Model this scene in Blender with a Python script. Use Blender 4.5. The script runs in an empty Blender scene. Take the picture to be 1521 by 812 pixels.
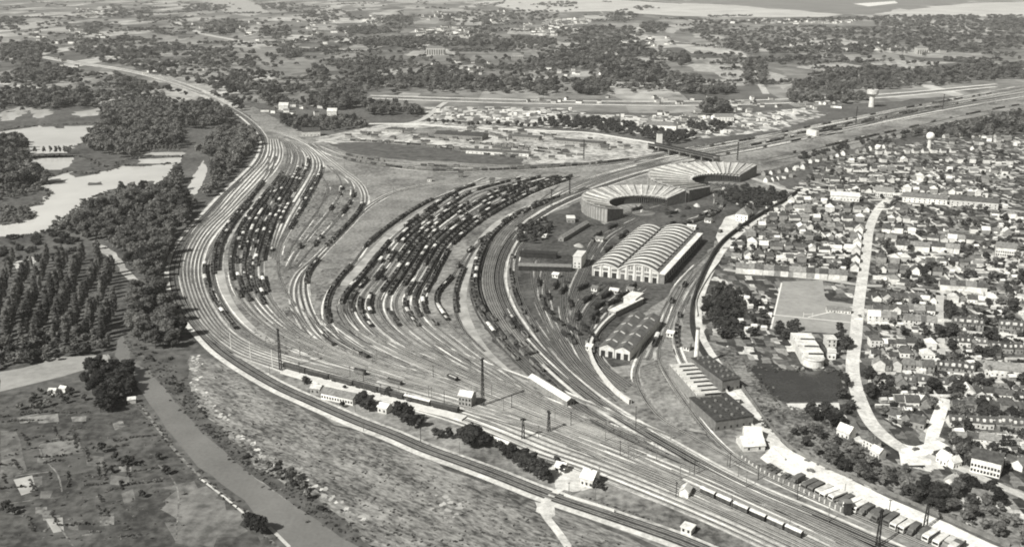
import bpy, math, random
import numpy as np
from mathutils import Vector, geometry

random.seed(7)
rng = np.random.default_rng(7)
SC = bpy.context.scene
COL = SC.collection

# ------------------------------------------------------------------ camera geometry (survey of the aerial view)
H, FPX, HY = 260.0, 1450.0, -45.0
TH = math.atan((406 - HY) / FPX)
CT, ST = math.cos(TH), math.sin(TH)


def P(x, y, z=0.0):
    """map position of a survey point, on the level z"""
    d = (x - 760.5, FPX * CT + (406 - y) * ST, -FPX * ST + (406 - y) * CT)
    t = (z - H) / d[2]
    return Vector((d[0] * t, d[1] * t))


def scr(X, Y, Z=0.0):
    v = Y * CT - (Z - H) * ST
    u = Y * ST + (Z - H) * CT
    return 760.5 + FPX * X / v, 406 - FPX * u / v, FPX / v


ONES = ['', 'first', 'second', 'third', 'fourth', 'fifth', 'sixth', 'seventh', 'eighth', 'ninth', 'tenth', 'eleventh',
        'twelfth', 'thirteenth', 'fourteenth', 'fifteenth', 'sixteenth', 'seventeenth', 'eighteenth', 'nineteenth']
TENS = {2: 'twent', 3: 'thirt', 4: 'fort', 5: 'fift', 6: 'sixt', 7: 'sevent', 8: 'eight', 9: 'ninet'}


def ordw(n):
    if n < 20:
        return ONES[n]
    t, o = divmod(n, 10)
    if t > 9:
        return str(n) + 'th'
    return TENS[t] + ('ieth' if o == 0 else 'y-' + ONES[o])


# ------------------------------------------------------------------ materials
def tint(v):
    return (v, v * 0.988, v * 0.935, 1)


MATS = {}


def mat(name, lo, hi=None, scale=0.2, detail=4, rnd=0.0, rough=0.9, spec=0.2, scale2=None, amt2=0.5, contrast=(0.35, 0.65),
        metallic=0.0, obj=False, stretch=None, bump=0.0, leafy=0.0):
    if name in MATS:
        return MATS[name]
    hi = lo if hi is None else hi
    m = bpy.data.materials.new(name)
    m.use_nodes = True
    nt = m.node_tree
    b = nt.nodes['Principled BSDF']
    b.inputs['Roughness'].default_value = rough
    b.inputs['Specular IOR Level'].default_value = spec
    b.inputs['Metallic'].default_value = metallic
    L = nt.links.new
    if obj:
        tc = nt.nodes.new('ShaderNodeTexCoord')
        vec = tc.outputs['Object']
    else:
        g = nt.nodes.new('ShaderNodeNewGeometry')
        vec = g.outputs['Position']
    if stretch:
        mp = nt.nodes.new('ShaderNodeMapping')
        mp.vector_type = 'TEXTURE'
        mp.inputs['Rotation'].default_value = (0, 0, stretch[0])
        mp.inputs['Scale'].default_value = (stretch[1], stretch[2], 1)
        L(vec, mp.inputs['Vector'])
        vec = mp.outputs['Vector']
    n = nt.nodes.new('ShaderNodeTexNoise')
    n.inputs['Scale'].default_value = scale
    n.inputs['Detail'].default_value = detail
    n.inputs['Roughness'].default_value = 0.65
    L(vec, n.inputs['Vector'])
    fac = n.outputs['Fac']
    if scale2:
        n2 = nt.nodes.new('ShaderNodeTexNoise')
        n2.inputs['Scale'].default_value = scale2
        n2.inputs['Detail'].default_value = 3
        n2.inputs['Roughness'].default_value = 0.6
        L(vec, n2.inputs['Vector'])
        mx = nt.nodes.new('ShaderNodeMix')
        mx.inputs[0].default_value = amt2
        L(fac, mx.inputs[2])
        L(n2.outputs['Fac'], mx.inputs[3])
        fac = mx.outputs[0]
    r = nt.nodes.new('ShaderNodeValToRGB')
    r.color_ramp.elements[0].position, r.color_ramp.elements[1].position = contrast
    r.color_ramp.elements[0].color, r.color_ramp.elements[1].color = tint(lo), tint(hi)
    L(fac, r.inputs['Fac'])
    out = r.outputs['Color']
    if rnd:
        oi = nt.nodes.new('ShaderNodeObjectInfo')
        mr = nt.nodes.new('ShaderNodeMapRange')
        mr.inputs[3].default_value, mr.inputs[4].default_value = 1 - rnd, 1 + rnd
        L(oi.outputs['Random'], mr.inputs[0])
        mm = nt.nodes.new('ShaderNodeVectorMath')
        mm.operation = 'SCALE'
        L(out, mm.inputs[0])
        L(mr.outputs[0], mm.inputs['Scale'])
        out = mm.outputs[0]
    L(out, b.inputs['Base Color'])
    if leafy:
        tr = nt.nodes.new('ShaderNodeBsdfTranslucent')
        L(out, tr.inputs['Color'])
        ms = nt.nodes.new('ShaderNodeMixShader')
        ms.inputs[0].default_value = leafy
        L(b.outputs[0], ms.inputs[1])
        L(tr.outputs[0], ms.inputs[2])
        L(ms.outputs[0], nt.nodes['Material Output'].inputs['Surface'])
    if bump:
        bp = nt.nodes.new('ShaderNodeBump')
        bp.inputs['Strength'].default_value = bump
        bp.inputs['Distance'].default_value = 1.0
        L(fac, bp.inputs['Height'])
        L(bp.outputs[0], b.inputs['Normal'])
    MATS[name] = m
    return m


def vor_mat(name, vals, scale, sx=1.0, sy=1.0, rot=0.0, nscale=0.3, namt=0.35, warp=0.0):
    """patchwork of plots: voronoi cells, each with its own tone, roughened by noise"""
    m = bpy.data.materials.new(name)
    m.use_nodes = True
    nt = m.node_tree
    b = nt.nodes['Principled BSDF']
    b.inputs['Roughness'].default_value = 0.95
    b.inputs['Specular IOR Level'].default_value = 0.1
    L = nt.links.new
    g = nt.nodes.new('ShaderNodeNewGeometry')
    mp = nt.nodes.new('ShaderNodeMapping')
    mp.inputs['Rotation'].default_value = (0, 0, rot)
    mp.inputs['Scale'].default_value = (sx, sy, 1)
    L(g.outputs['Position'], mp.inputs['Vector'])
    vec = mp.outputs['Vector']
    v = nt.nodes.new('ShaderNodeTexVoronoi')
    v.inputs['Scale'].default_value = scale
    v.distance = 'CHEBYCHEV'
    v.inputs['Randomness'].default_value = 0.85
    L(vec, v.inputs['Vector'])
    sep = nt.nodes.new('ShaderNodeSeparateColor')
    L(v.outputs['Color'], sep.inputs[0])
    r = nt.nodes.new('ShaderNodeValToRGB')
    r.color_ramp.interpolation = 'CONSTANT'
    el = r.color_ramp.elements
    while len(el) < len(vals):
        el.new(0.5)
    for i, x in enumerate(vals):
        el[i].position = i / len(vals)
        el[i].color = tint(x)
    L(sep.outputs[0], r.inputs['Fac'])
    n = nt.nodes.new('ShaderNodeTexNoise')
    n.inputs['Scale'].default_value = nscale
    n.inputs['Detail'].default_value = 5
    n.inputs['Roughness'].default_value = 0.7
    L(g.outputs['Position'], n.inputs['Vector'])
    mr = nt.nodes.new('ShaderNodeMapRange')
    mr.inputs[1].default_value, mr.inputs[2].default_value = 0.3, 0.7
    mr.inputs[3].default_value, mr.inputs[4].default_value = 1 - namt, 1 + namt
    L(n.outputs['Fac'], mr.inputs[0])
    mm = nt.nodes.new('ShaderNodeVectorMath')
    mm.operation = 'SCALE'
    L(r.outputs['Color'], mm.inputs[0])
    L(mr.outputs[0], mm.inputs['Scale'])
    L(mm.outputs[0], b.inputs['Base Color'])
    MATS[name] = m
    return m


M_ground = mat('meadow_soil', 0.045, 0.16, 0.012, 7, scale2=0.16, amt2=0.5, contrast=(0.38, 0.62))
M_far = vor_mat('far_patchwork', [0.15, 0.24, 0.11, 0.36, 0.19, 0.28, 0.12, 0.2, 0.42, 0.16], 0.007, 1.0, 0.4, 0.1, 0.012, 0.55)
M_yard = mat('cinder_ground', 0.065, 0.36, 0.018, 8, scale2=0.22, amt2=0.45, contrast=(0.38, 0.62))
M_yard_pale = mat('pale_ballast', 0.24, 0.66, 0.03, 7, scale2=0.3, amt2=0.5, contrast=(0.38, 0.6))
M_yard_grey = mat('grey_ballast', 0.09, 0.33, 0.02, 8, scale2=0.3, amt2=0.5, contrast=(0.38, 0.62))
M_weeds = mat('weedy_ground', 0.05, 0.3, 0.03, 8, scale2=0.3, amt2=0.5, contrast=(0.4, 0.6))
M_soot = mat('sooty_ground', 0.024, 0.15, 0.02, 8, scale2=0.25, amt2=0.45, contrast=(0.4, 0.64))
M_dust = mat('dusty_path', 0.24, 0.5, 0.06, 5)
M_chalk = mat('chalk_track', 0.36, 0.76, 0.08, 7, scale2=0.4, amt2=0.4, contrast=(0.36, 0.6))
M_bright = mat('bright_gravel', 0.46, 0.86, 0.06, 8, scale2=0.5, amt2=0.4, contrast=(0.34, 0.56))
M_road = mat('pale_road', 0.34, 0.6, 0.08, 7, scale2=0.6, amt2=0.4, contrast=(0.36, 0.62))
SLOPE = math.atan2(P(750, 709).y - P(500, 612).y, P(750, 709).x - P(500, 612).x)
M_scrub = mat('rough_grass', 0.05, 0.36, 0.07, 9, scale2=0.5, amt2=0.5, contrast=(0.4, 0.62), stretch=(SLOPE, 2.6, 1.0))
M_bank = mat('bank_grass', 0.05, 0.14, 0.08, 6)
M_garden = mat('garden_grass', 0.04, 0.13, 0.025, 8, scale2=0.2, amt2=0.45, contrast=(0.4, 0.62))
M_town = vor_mat('garden_plots', [0.05, 0.15, 0.04, 0.3, 0.08, 0.045, 0.12, 0.55, 0.07, 0.2], 0.17, 1.0, 0.6, 0.08, 0.25, 0.55)
M_allot = vor_mat('allotment_plots', [0.12, 0.45, 0.2, 0.6, 0.1, 0.3, 0.5, 0.16], 0.09, 1.0, 0.5, 0.0, 0.2, 0.5)
M_pitch = mat('pitch_turf', 0.24, 0.38, 0.03, 6, scale2=0.2, amt2=0.4)
M_mown = mat('mown_grass', 0.09, 0.24, 0.04, 8, scale2=0.2, amt2=0.5, contrast=(0.4, 0.62))
M_white = mat('chalk_line', 0.75)
M_goods = mat('goods_yard_chalk', 0.13, 0.62, 0.02, 8, scale2=0.12, amt2=0.5, contrast=(0.4, 0.58))
M_field = mat('stubble_field', 0.42, 0.58, 0.004, 4)
M_fielddark = mat('ploughed_field', 0.16, 0.22, 0.004, 4)
M_bed = mat('track_bed', 0.045, 0.15, 0.05, 6, scale2=0.5, amt2=0.4, contrast=(0.4, 0.6))
M_beddark = mat('oily_track_bed', 0.028, 0.075, 0.1, 4)
M_rail = mat('rail_steel', 0.5, 0.62, 0.5, 2, rough=0.35, spec=0.5, metallic=0.3)
M_railold = mat('rusty_rail', 0.24, 0.34, 0.5, 2, rough=0.5, spec=0.4)
M_water = mat('canal_water', 0.15, 0.22, 0.03, 6, rough=0.08, spec=0.6, scale2=0.5, amt2=0.4, bump=0.12)
M_lake = mat('sky_sheen_lake_water', 0.6, 0.72, 0.01, 3, rough=0.04, spec=0.7)  # reflection of the bright low sky painted in as a pale base colour
M_pond = mat('dark_pond_water', 0.03, 0.065, 0.04, 6, rough=0.12, spec=0.4, scale2=0.5, amt2=0.4, bump=0.12)
M_leaf = mat('tree_leaves', 0.095, 0.2, 0.5, 2, rnd=0.4, leafy=0.4)
M_leafpale = mat('willow_leaves', 0.14, 0.26, 0.5, 2, rnd=0.3, leafy=0.4)
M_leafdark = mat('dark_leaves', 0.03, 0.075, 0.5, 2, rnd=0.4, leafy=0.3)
M_tuft = mat('dry_tufts', 0.12, 0.24, 0.5, 2)
M_bark = mat('bark', 0.06, 0.12, 1.5, 3)
M_wallpale = mat('pale_render', 0.52, 0.84, 0.3, 5, rnd=0.2)
M_wallgrey = mat('grey_brick', 0.2, 0.34, 0.5, 4, rnd=0.2)
M_roofdark = mat('dark_slate', 0.05, 0.11, 0.5, 4, rnd=0.3)
M_roofslate = mat('workshop_slate', 0.09, 0.17, 0.2, 4)
M_roofmid = mat('weathered_tile', 0.14, 0.26, 0.5, 4, rnd=0.25)
M_roofpale = mat('pale_sheet_roof', 0.38, 0.78, 0.12, 7, scale2=0.7, amt2=0.4, rnd=0.15, contrast=(0.34, 0.58))
M_dimglass = mat('dusty_glazing', 0.16, 0.26, 0.4, 2, rough=0.3, spec=0.4)
M_glass = mat('window_glass', 0.03, rough=0.15, spec=0.5)
M_black = mat('sooty_steel', 0.022, 0.045, 0.4, 3)
M_iron = mat('painted_iron', 0.10, 0.15, 0.4, 3)
M_concrete = mat('pale_concrete', 0.55, 0.72, 0.3, 4)
M_stone = mat('sooty_brick', 0.13, 0.22, 0.3, 4)
M_wagdark = mat('wagon_planks', 0.035, 0.1, 0.4, 3, rnd=0.5)
M_wagmid = mat('weathered_wagon', 0.12, 0.26, 0.4, 3, rnd=0.3)
M_wagpale = mat('pale_wagon_roof', 0.50, 0.78, 0.4, 3, rnd=0.25)
M_coal = mat('coal_load', 0.015, 0.035, 1.2, 3)
M_sand = mat('chalk_load', 0.5, 0.7, 0.6, 3)
M_rhroof = mat('roundhouse_felt', 0.22, 0.58, 0.05, 6, scale2=0.3, amt2=0.5, contrast=(0.36, 0.62))
M_rhwall = mat('roundhouse_brick', 0.24, 0.36, 0.15, 4)


# ------------------------------------------------------------------ mesh building
class MB:
    def __init__(self):
        self.v, self.f, self.m = [], [], []

    def face(self, pts, mi=0):
        n = len(self.v)
        self.v += [tuple(p) for p in pts]
        self.f.append(tuple(range(n, n + len(pts))))
        self.m.append(mi)

    def raw(self, vs, fs, mi=0):
        n = len(self.v)
        self.v += [tuple(p) for p in vs]
        self.f += [tuple(i + n for i in f) for f in fs]
        self.m += [mi] * len(fs)

    def box(self, x0, y0, z0, x1, y1, z1, mi=0, bottom=True):
        vs = [(x0, y0, z0), (x1, y0, z0), (x1, y1, z0), (x0, y1, z0), (x0, y0, z1), (x1, y0, z1), (x1, y1, z1), (x0, y1, z1)]
        fs = [(0, 1, 5, 4), (1, 2, 6, 5), (2, 3, 7, 6), (3, 0, 4, 7), (4, 5, 6, 7)]
        if bottom:
            fs.append((3, 2, 1, 0))
        self.raw(vs, fs, mi)

    def cyl(self, cx, cy, z0, z1, r0, r1, n=10, mi=0, cap=True):
        vs = []
        for z, r in ((z0, r0), (z1, r1)):
            vs += [(cx + r * math.cos(2 * math.pi * k / n), cy + r * math.sin(2 * math.pi * k / n), z) for k in range(n)]
        fs = [(k, (k + 1) % n, n + (k + 1) % n, n + k) for k in range(n)]
        if cap:
            fs += [tuple(range(n - 1, -1, -1)), tuple(range(n, 2 * n))]
        self.raw(vs, fs, mi)

    def beam(self, a, b, w, mi=0):
        a, b = Vector(a), Vector(b)
        d = (b - a).normalized()
        s = d.cross(Vector((0, 0, 1)))
        if s.length < 1e-3:
            s = Vector((1, 0, 0))
        s = s.normalized() * w / 2
        t = s.cross(d).normalized() * w / 2
        vs = [p + q for p in (a, b) for q in (-s - t, s - t, s + t, -s + t)]
        self.raw(vs, [(0, 1, 5, 4), (1, 2, 6, 5), (2, 3, 7, 6), (3, 0, 4, 7), (3, 2, 1, 0), (4, 5, 6, 7)], mi)

    def prism(self, prof, y0, y1, mi=0, capmi=None):
        """profile in x,z run along y"""
        n = len(prof)
        vs = [(x, y0, z) for x, z in prof] + [(x, y1, z) for x, z in prof]
        self.raw(vs, [(k, (k + 1) % n, n + (k + 1) % n, n + k) for k in range(n)], mi)
        self.raw(vs, [tuple(range(n - 1, -1, -1)), tuple(range(n, 2 * n))], mi if capmi is None else capmi)

    def mesh(self, name, mats):
        me = bpy.data.meshes.new(name)
        me.from_pydata(self.v, [], self.f)
        for x in (mats if isinstance(mats, (list, tuple)) else [mats]):
            me.materials.append(x)
        if any(self.m):
            me.polygons.foreach_set('material_index', self.m)
        me.update()
        return me

    def build(self, name, mats, parent=None, **kw):
        return add(name, self.mesh(name, mats), parent, **kw)


def add(name, me, parent=None, loc=None, rot=0.0, scale=None, label=None, cat=None, group=None, kind=None):
    o = bpy.data.objects.new(name, me)
    COL.objects.link(o)
    if parent is not None:
        o.parent = parent
    if loc is not None:
        o.location = loc if len(loc) == 3 else (loc[0], loc[1], 0)
    if rot:
        o.rotation_euler = (0, 0, rot)
    if scale is not None:
        o.scale = scale if hasattr(scale, '__len__') else (scale,) * 3
    if label:
        o['label'] = label
    if cat:
        o['category'] = cat
    if group:
        o['group'] = group
    if kind:
        o['kind'] = kind
    return o


def thing(name, label, cat, loc=(0, 0, 0), rot=0.0, group=None, scale=None):
    return add(name, None, None, loc, rot, scale, label, cat, group)


def np_mesh(name, V, Q, mats, mi=None):
    """fast mesh from vertex array and face array (quads or triangles)"""
    me = bpy.data.meshes.new(name)
    k = Q.shape[1]
    me.vertices.add(len(V))
    me.vertices.foreach_set('co', np.asarray(V, dtype=np.float32).ravel())
    me.loops.add(Q.size)
    me.loops.foreach_set('vertex_index', Q.ravel().astype(np.int32))
    me.polygons.add(len(Q))
    me.polygons.foreach_set('loop_start', np.arange(0, Q.size, k, dtype=np.int32))
    me.polygons.foreach_set('loop_total', np.full(len(Q), k, dtype=np.int32))
    for x in mats:
        me.materials.append(x)
    if mi is not None:
        me.polygons.foreach_set('material_index', mi.astype(np.int32))
    me.update(calc_edges=True)
    return me


# ------------------------------------------------------------------ lines on the map
def smooth(pts, step=4.0, win=3):
    """spline through map points, evenly resampled"""
    p = [Vector(q) for q in pts]
    p = [p[0] * 2 - p[1]] + p + [p[-1] * 2 - p[-2]]
    out = []
    for i in range(1, len(p) - 2):
        a, b, c, d = p[i - 1], p[i], p[i + 1], p[i + 2]
        n = max(2, int((c - b).length / step))
        t01, t12, t23 = [max(1e-3, (u - v).length ** 0.5) for u, v in ((b, a), (c, b), (d, c))]
        m1 = (c - b + t12 * ((b - a) / t01 - (c - a) / (t01 + t12)))
        m2 = (c - b + t12 * ((d - c) / t23 - (d - b) / (t12 + t23)))
        for k in range(n):
            t = k / n
            out.append((2 * t ** 3 - 3 * t ** 2 + 1) * b + (t ** 3 - 2 * t ** 2 + t) * m1 + (-2 * t ** 3 + 3 * t ** 2) * c + (t ** 3 - t ** 2) * m2)
    out.append(p[-2])
    a = np.array([tuple(q) for q in out])
    seg = np.r_[0, np.cumsum(np.hypot(*np.diff(a, axis=0).T))]
    n = max(3, int(seg[-1] / step))
    s = np.linspace(0, seg[-1], n)
    a = np.c_[np.interp(s, seg, a[:, 0]), np.interp(s, seg, a[:, 1])]
    for _ in range(win):
        b = a.copy()
        b[1:-1] = (a[:-2] + a[1:-1] * 2 + a[2:]) / 4
        a = b
    return a


def path(px, step=4.0, win=6):
    return smooth([P(*q) for q in px], step, win)


def normals(a):
    d = np.gradient(a, axis=0)
    d /= np.maximum(1e-6, np.hypot(d[:, 0], d[:, 1]))[:, None]
    return np.c_[-d[:, 1], d[:, 0]], d


def offset(a, o):
    n, _ = normals(a)
    return a + n * o


def ribbon(mb, a, lo, hi, z, mi=0, thick=0.0):
    n, _ = normals(a)
    l, r = a + n * lo, a + n * hi
    V = [(x, y, z) for x, y in l] + [(x, y, z) for x, y in r]
    k = len(a)
    F = [(i + 1, i, k + i, k + i + 1) if hi < lo else (i, i + 1, k + i + 1, k + i)[::-1] for i in range(k - 1)]
    if thick:
        V += [(x, y, z - thick) for x, y in l] + [(x, y, z - thick) for x, y in r]
        F += [(i, i + 1, 2 * k + i + 1, 2 * k + i) for i in range(k - 1)] + [(k + i + 1, k + i, 3 * k + i, 3 * k + i + 1) for i in range(k - 1)]
    mb.raw(V, F, mi)


def sheet(name, px, z, m, jit=0.0, label=None, cat=None, sub=None, world=False):
    """flat patch of ground"""
    pts = [Vector(q) for q in px] if world else [P(*q) for q in px]
    out = []
    n = len(pts)
    for i in range(n):
        a, b = pts[i], pts[(i + 1) % n]
        k = max(1, min(60, int((b - a).length / (sub or 12)))) if jit else 1
        for j in range(k):
            q = a.lerp(b, j / k)
            if jit:
                q = q + Vector((random.gauss(0, jit), random.gauss(0, jit)))
            out.append(q)
    tri = geometry.tessellate_polygon([[Vector((p.x, p.y, 0)) for p in out]])
    me = bpy.data.meshes.new(name)
    fs = []
    for t in tri:
        a, b, c = (out[i] for i in t)
        fs.append(tuple(t) if (b - a).cross(c - a) > 0 else tuple(t)[::-1])
    me.from_pydata([(p.x, p.y, z) for p in out], [], fs)
    me.materials.append(m)
    me.update()
    return add(name, me, kind='structure', label=label, cat=cat)


def road(name, px, w, z, m, label=None, cat='road', win=4):
    a = path(px, 6.0, win)
    mb = MB()
    ribbon(mb, a, -w / 2, w / 2, z)
    return mb.build(name, m, kind='structure', label=label, cat=cat)


TRK = [0]


def track(a, bed=M_bed, rail=M_rail, w=2.7, label='railway track', rw=0.15):
    TRK[0] += 1
    z = 0.16 + 0.0035 * (TRK[0] % 40)
    mb = MB()
    ribbon(mb, a, -w / 2, w / 2, z)
    o = mb.build('railway_track', bed, kind='structure', label=label, cat='railway track')
    for s in (-0.74, 0.74):
        r = MB()
        ribbon(r, a, s - rw / 2, s + rw / 2, z + 0.16, thick=0.16)
        r.build('rail', rail, o)
    return a


def bundle(L, R, n, base=None, phrase='', bed=M_bed, rail=M_rail, w=2.7, z=0.1, pad=3.0, ts=None):
    """fan of tracks interpolated between two surveyed outer tracks; returns their paths"""
    a = path(L, 4.0, 6)
    b = path(R, 4.0, 6)
    k = max(len(a), len(b))

    def rs(q):
        u = np.linspace(0, 1, len(q))
        t = np.linspace(0, 1, k)
        return np.c_[np.interp(t, u, q[:, 0]), np.interp(t, u, q[:, 1])]

    # resample by matching surveyed stations
    a, b = [], []
    for i in range(len(L) - 1):
        pass
    A, B = [P(*q) for q in L], [P(*q) for q in R]
    outs = []
    for j in range(n):
        t = j / max(1, n - 1) if ts is None else ts[j]
        outs.append(smooth([u.lerp(v, t) for u, v in zip(A, B)], 4.0, 8))
    if base is not None:
        lo, hi = outs[0], outs[-1]
        kk = max(len(lo), len(hi))
        lo, hi = rs(lo), rs(hi)
        nl, _ = normals(lo)
        sgn = 1 if ((hi - lo) * nl).sum() > 0 else -1
        lo = lo - nl * pad * sgn
        nh, _ = normals(hi)
        hi = hi + nh * pad * sgn
        mb = MB()
        k2 = len(lo)
        V = [(x, y, z) for x, y in lo] + [(x, y, z) for x, y in hi]
        F = [(i, i + 1, k2 + i + 1, k2 + i) if sgn > 0 else (i + 1, i, k2 + i, k2 + i + 1) for i in range(k2 - 1)]
        mb.raw(V, F)
        mb.build('ballast_ground', base, kind='structure', label='ballast under the ' + phrase, cat='ballast')
    for j, q in enumerate(outs):
        track(q, bed, rail, w, ordw(j + 1) + ' track from the ponds in the ' + phrase)
    return outs


def streaks(outs, n, phrase, wts=(3, 2, 2), lo=25, hi=160, wd=(0.5, 1.5), ymax=None):
    """spilled ballast, trodden ways and oily patches lying between the tracks"""
    mb = MB()
    for _ in range(n):
        a = random.choice(outs)
        k = len(a)
        ln = int(random.uniform(lo, hi) / 4)
        if k < ln + 4:
            continue
        i = random.randrange(0, k - ln)
        if ymax and scr(*a[i + ln // 2])[1] > ymax:
            continue
        q = offset(a[i:i + ln], random.choice((-1, 1)) * random.uniform(1.9, 3.4))
        w_ = random.uniform(*wd)
        m_, d_ = normals(q)
        t = np.linspace(0, 1, len(q))
        h = w_ * np.sin(np.pi * np.clip(t, 0.02, 0.98)) ** 0.4 * (1 + 0.25 * rng.normal(size=len(q)))
        l, r = q - m_ * h[:, None] * 0.5, q + m_ * h[:, None] * 0.5
        z = 0.132 + random.random() * 0.02
        kk = len(q)
        mb.raw([(x, y, z) for x, y in r] + [(x, y, z) for x, y in l], [(j + 1, j, kk + j, kk + j + 1) for j in range(kk - 1)], random.choices((0, 1, 2), wts)[0])
    mb.build('ballast_streaks', [M_bright, M_dust, M_soot], kind='structure', label='streaks of ballast and soot between the ' + phrase, cat='ballast')


# ------------------------------------------------------------------ world, sun, haze, camera
SUN_AZ = Vector((-0.77, -0.64)).normalized()
SUN_EL = math.radians(43)
w = bpy.data.worlds.new('World')
SC.world = w
w.use_nodes = True
nt = w.node_tree
sky = nt.nodes.new('ShaderNodeTexSky')
sky.sky_type = 'NISHITA'
sky.sun_disc = False
sky.sun_elevation = SUN_EL
sky.sun_rotation = math.atan2(SUN_AZ.x, SUN_AZ.y) % (2 * math.pi)
sky.dust_density = 2.0
bw = nt.nodes.new('ShaderNodeRGBToBW')
tn = nt.nodes.new('ShaderNodeVectorMath')
tn.operation = 'SCALE'
tn.inputs[0].default_value = (1.0, 0.99, 0.95)
nt.links.new(sky.outputs[0], bw.inputs[0])
nt.links.new(bw.outputs[0], tn.inputs['Scale'])
bg = nt.nodes['Background']
nt.links.new(tn.outputs[0], bg.inputs[0])
bg.inputs[1].default_value = 0.05
sl = bpy.data.lights.new('sun', 'SUN')
sl.energy = 4.9
sl.angle = math.radians(0.5)
sl.color = (1.0, 0.985, 0.945)
so = bpy.data.objects.new('sun', sl)
COL.objects.link(so)
so.rotation_euler = Vector((-SUN_AZ.x * math.cos(SUN_EL), -SUN_AZ.y * math.cos(SUN_EL), -math.sin(SUN_EL))).to_track_quat('-Z', 'Y').to_euler()

cam = bpy.data.cameras.new('camera')
co = bpy.data.objects.new('camera', cam)
COL.objects.link(co)
co.location = (0, 0, H)
co.rotation_euler = (math.pi / 2 - TH, 0, 0)
cam.sensor_width = 36
cam.lens = FPX / 1521 * 36
cam.clip_start = 5
cam.clip_end = 60000
SC.camera = co
SC.view_settings.view_transform = 'Standard'
SC.view_settings.look = 'None'
SC.view_settings.exposure = 0.28
SC.view_settings.gamma = 1
SC.cycles.max_bounces = 4
SC.cycles.diffuse_bounces = 2
SC.cycles.volume_bounces = 0
SC.cycles.filter_width = 1.9

HAZE = 0.00004
if HAZE:
    hz = bpy.data.materials.new('haze_air')
    hz.use_nodes = True
    t = hz.node_tree
    t.nodes.remove(t.nodes['Principled BSDF'])
    pv = t.nodes.new('ShaderNodeVolumePrincipled')
    pv.inputs['Color'].default_value = (0.98, 0.97, 0.93, 1)
    pv.inputs['Density'].default_value = HAZE
    t.links.new(pv.outputs[0], t.nodes['Material Output'].inputs['Volume'])
    mb = MB()
    mb.box(-9000, -600, -12, 9000, 14500, 275)
    mb.build('haze', hz, kind='stuff', label='thin summer haze lying over the whole valley', cat='haze')

# ------------------------------------------------------------------ ground
sheet('ground', [(-11000, -900), (11000, -900), (11000, 16000), (-11000, 16000)], 0, M_ground, world=True,
      label='grassy valley floor round the railway yard', cat='ground')
sheet('far_land', [(-200, 172), (300, 150), (545, 160), (1000, 168), (1300, 152), (1800, 110), (1800, -32), (-300, -32)], 0.02, M_far, jit=6, sub=60,
      label='patchwork of hedged fields beyond the railway', cat='farmland')

YARD = [(330, 150), (372, 172), (388, 195), (385, 225), (365, 250), (330, 283), (300, 312), (272, 345), (256, 380), (251, 410), (255, 445), (272, 480), (300, 510),
        (340, 542), (400, 578), (500, 628), (640, 682), (800, 742), (940, 795), (1060, 845), (1600, 900), (1500, 822), (1330, 745), (1200, 690), (1130, 640),
        (1075, 570), (1040, 520), (1028, 470), (1040, 420), (1070, 370), (1120, 325), (1185, 290), (1130, 255), (1250, 225), (1400, 190), (1560, 155), (1560, 125),
        (1480, 130), (1400, 148), (1200, 195), (1050, 218), (960, 228), (800, 240), (620, 240), (520, 228), (470, 205), (420, 182), (380, 160)]
sheet('yard_ground', YARD, 0.03, M_yard, jit=1.0, label='pale cinder floor of the railway yard', cat='ground')
sheet('goods_yard_ground', [(462, 206), (530, 192), (580, 184), (640, 180), (760, 188), (900, 200), (985, 214), (958, 233), (900, 240), (780, 244), (600, 224), (500, 215)], 0.05, M_goods, jit=2,
      label='chalk white floor of the upper goods yard', cat='ground')
sheet('sooty_grass_strip', [(500, 212), (560, 211), (650, 218), (780, 233), (775, 246), (700, 243), (600, 236), (520, 224)], 0.08, M_bank, jit=2, label='dark grass strip below the goods yard', cat='grass')
sheet('sooty_grass_strip', [(590, 196), (650, 188), (715, 199), (700, 207), (640, 206)], 0.08, M_weeds, jit=2, label='weedy patch inside the goods yard', cat='grass')
sheet('depot_ground', [(768, 352), (800, 325), (860, 300), (900, 335), (960, 300), (1030, 270), (1095, 275), (1175, 292), (1100, 330), (1060, 362), (1005, 425), (955, 470), (935, 540),
                       (905, 545), (880, 560), (850, 555), (812, 510), (780, 462), (764, 420)], 0.06, M_soot, jit=1.5, label='soot black floor of the engine depot', cat='ground')
sheet('depot_ground', [(960, 470), (1000, 440), (1015, 480), (1000, 520), (985, 530), (965, 550), (940, 560), (935, 535)], 0.064, M_yard_grey, jit=1.5, label='grey floor beside the depot workshop', cat='ground')
sheet('waste_ground', [(478, 262), (525, 275), (535, 300), (500, 345), (455, 385), (425, 425), (412, 400), (430, 345), (462, 295)], 0.07, M_weeds, jit=2, label='weedy waste ground inside the western loop', cat='ground')
sheet('waste_ground', [(395, 455), (430, 455), (462, 490), (500, 530), (430, 530), (370, 500), (345, 455), (360, 452)], 0.07, M_weeds, jit=2, label='littered waste ground below the western sidings', cat='ground')
sheet('waste_ground', [(560, 290), (640, 270), (740, 258), (690, 272), (620, 305), (560, 345), (505, 395), (480, 380), (520, 335)], 0.07, M_yard_grey, jit=2, label='bare grey ground between loop and central sidings', cat='ground')
sheet('waste_ground', [(480, 400), (512, 395), (480, 440), (478, 478), (470, 470), (466, 430)], 0.07, M_weeds, jit=1.5, label='narrow weedy ground by the loop neck', cat='ground')
sheet('waste_ground', [(560, 500), (640, 495), (690, 520), (720, 560), (640, 552), (570, 530)], 0.07, M_weeds, jit=2, label='grassy ground below the central sidings', cat='ground')
sheet('waste_ground', [(880, 620), (960, 640), (1010, 680), (960, 672), (900, 645), (850, 605)], 0.07, M_weeds, jit=2, label='grassy wedge between the running lines', cat='ground')
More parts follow.
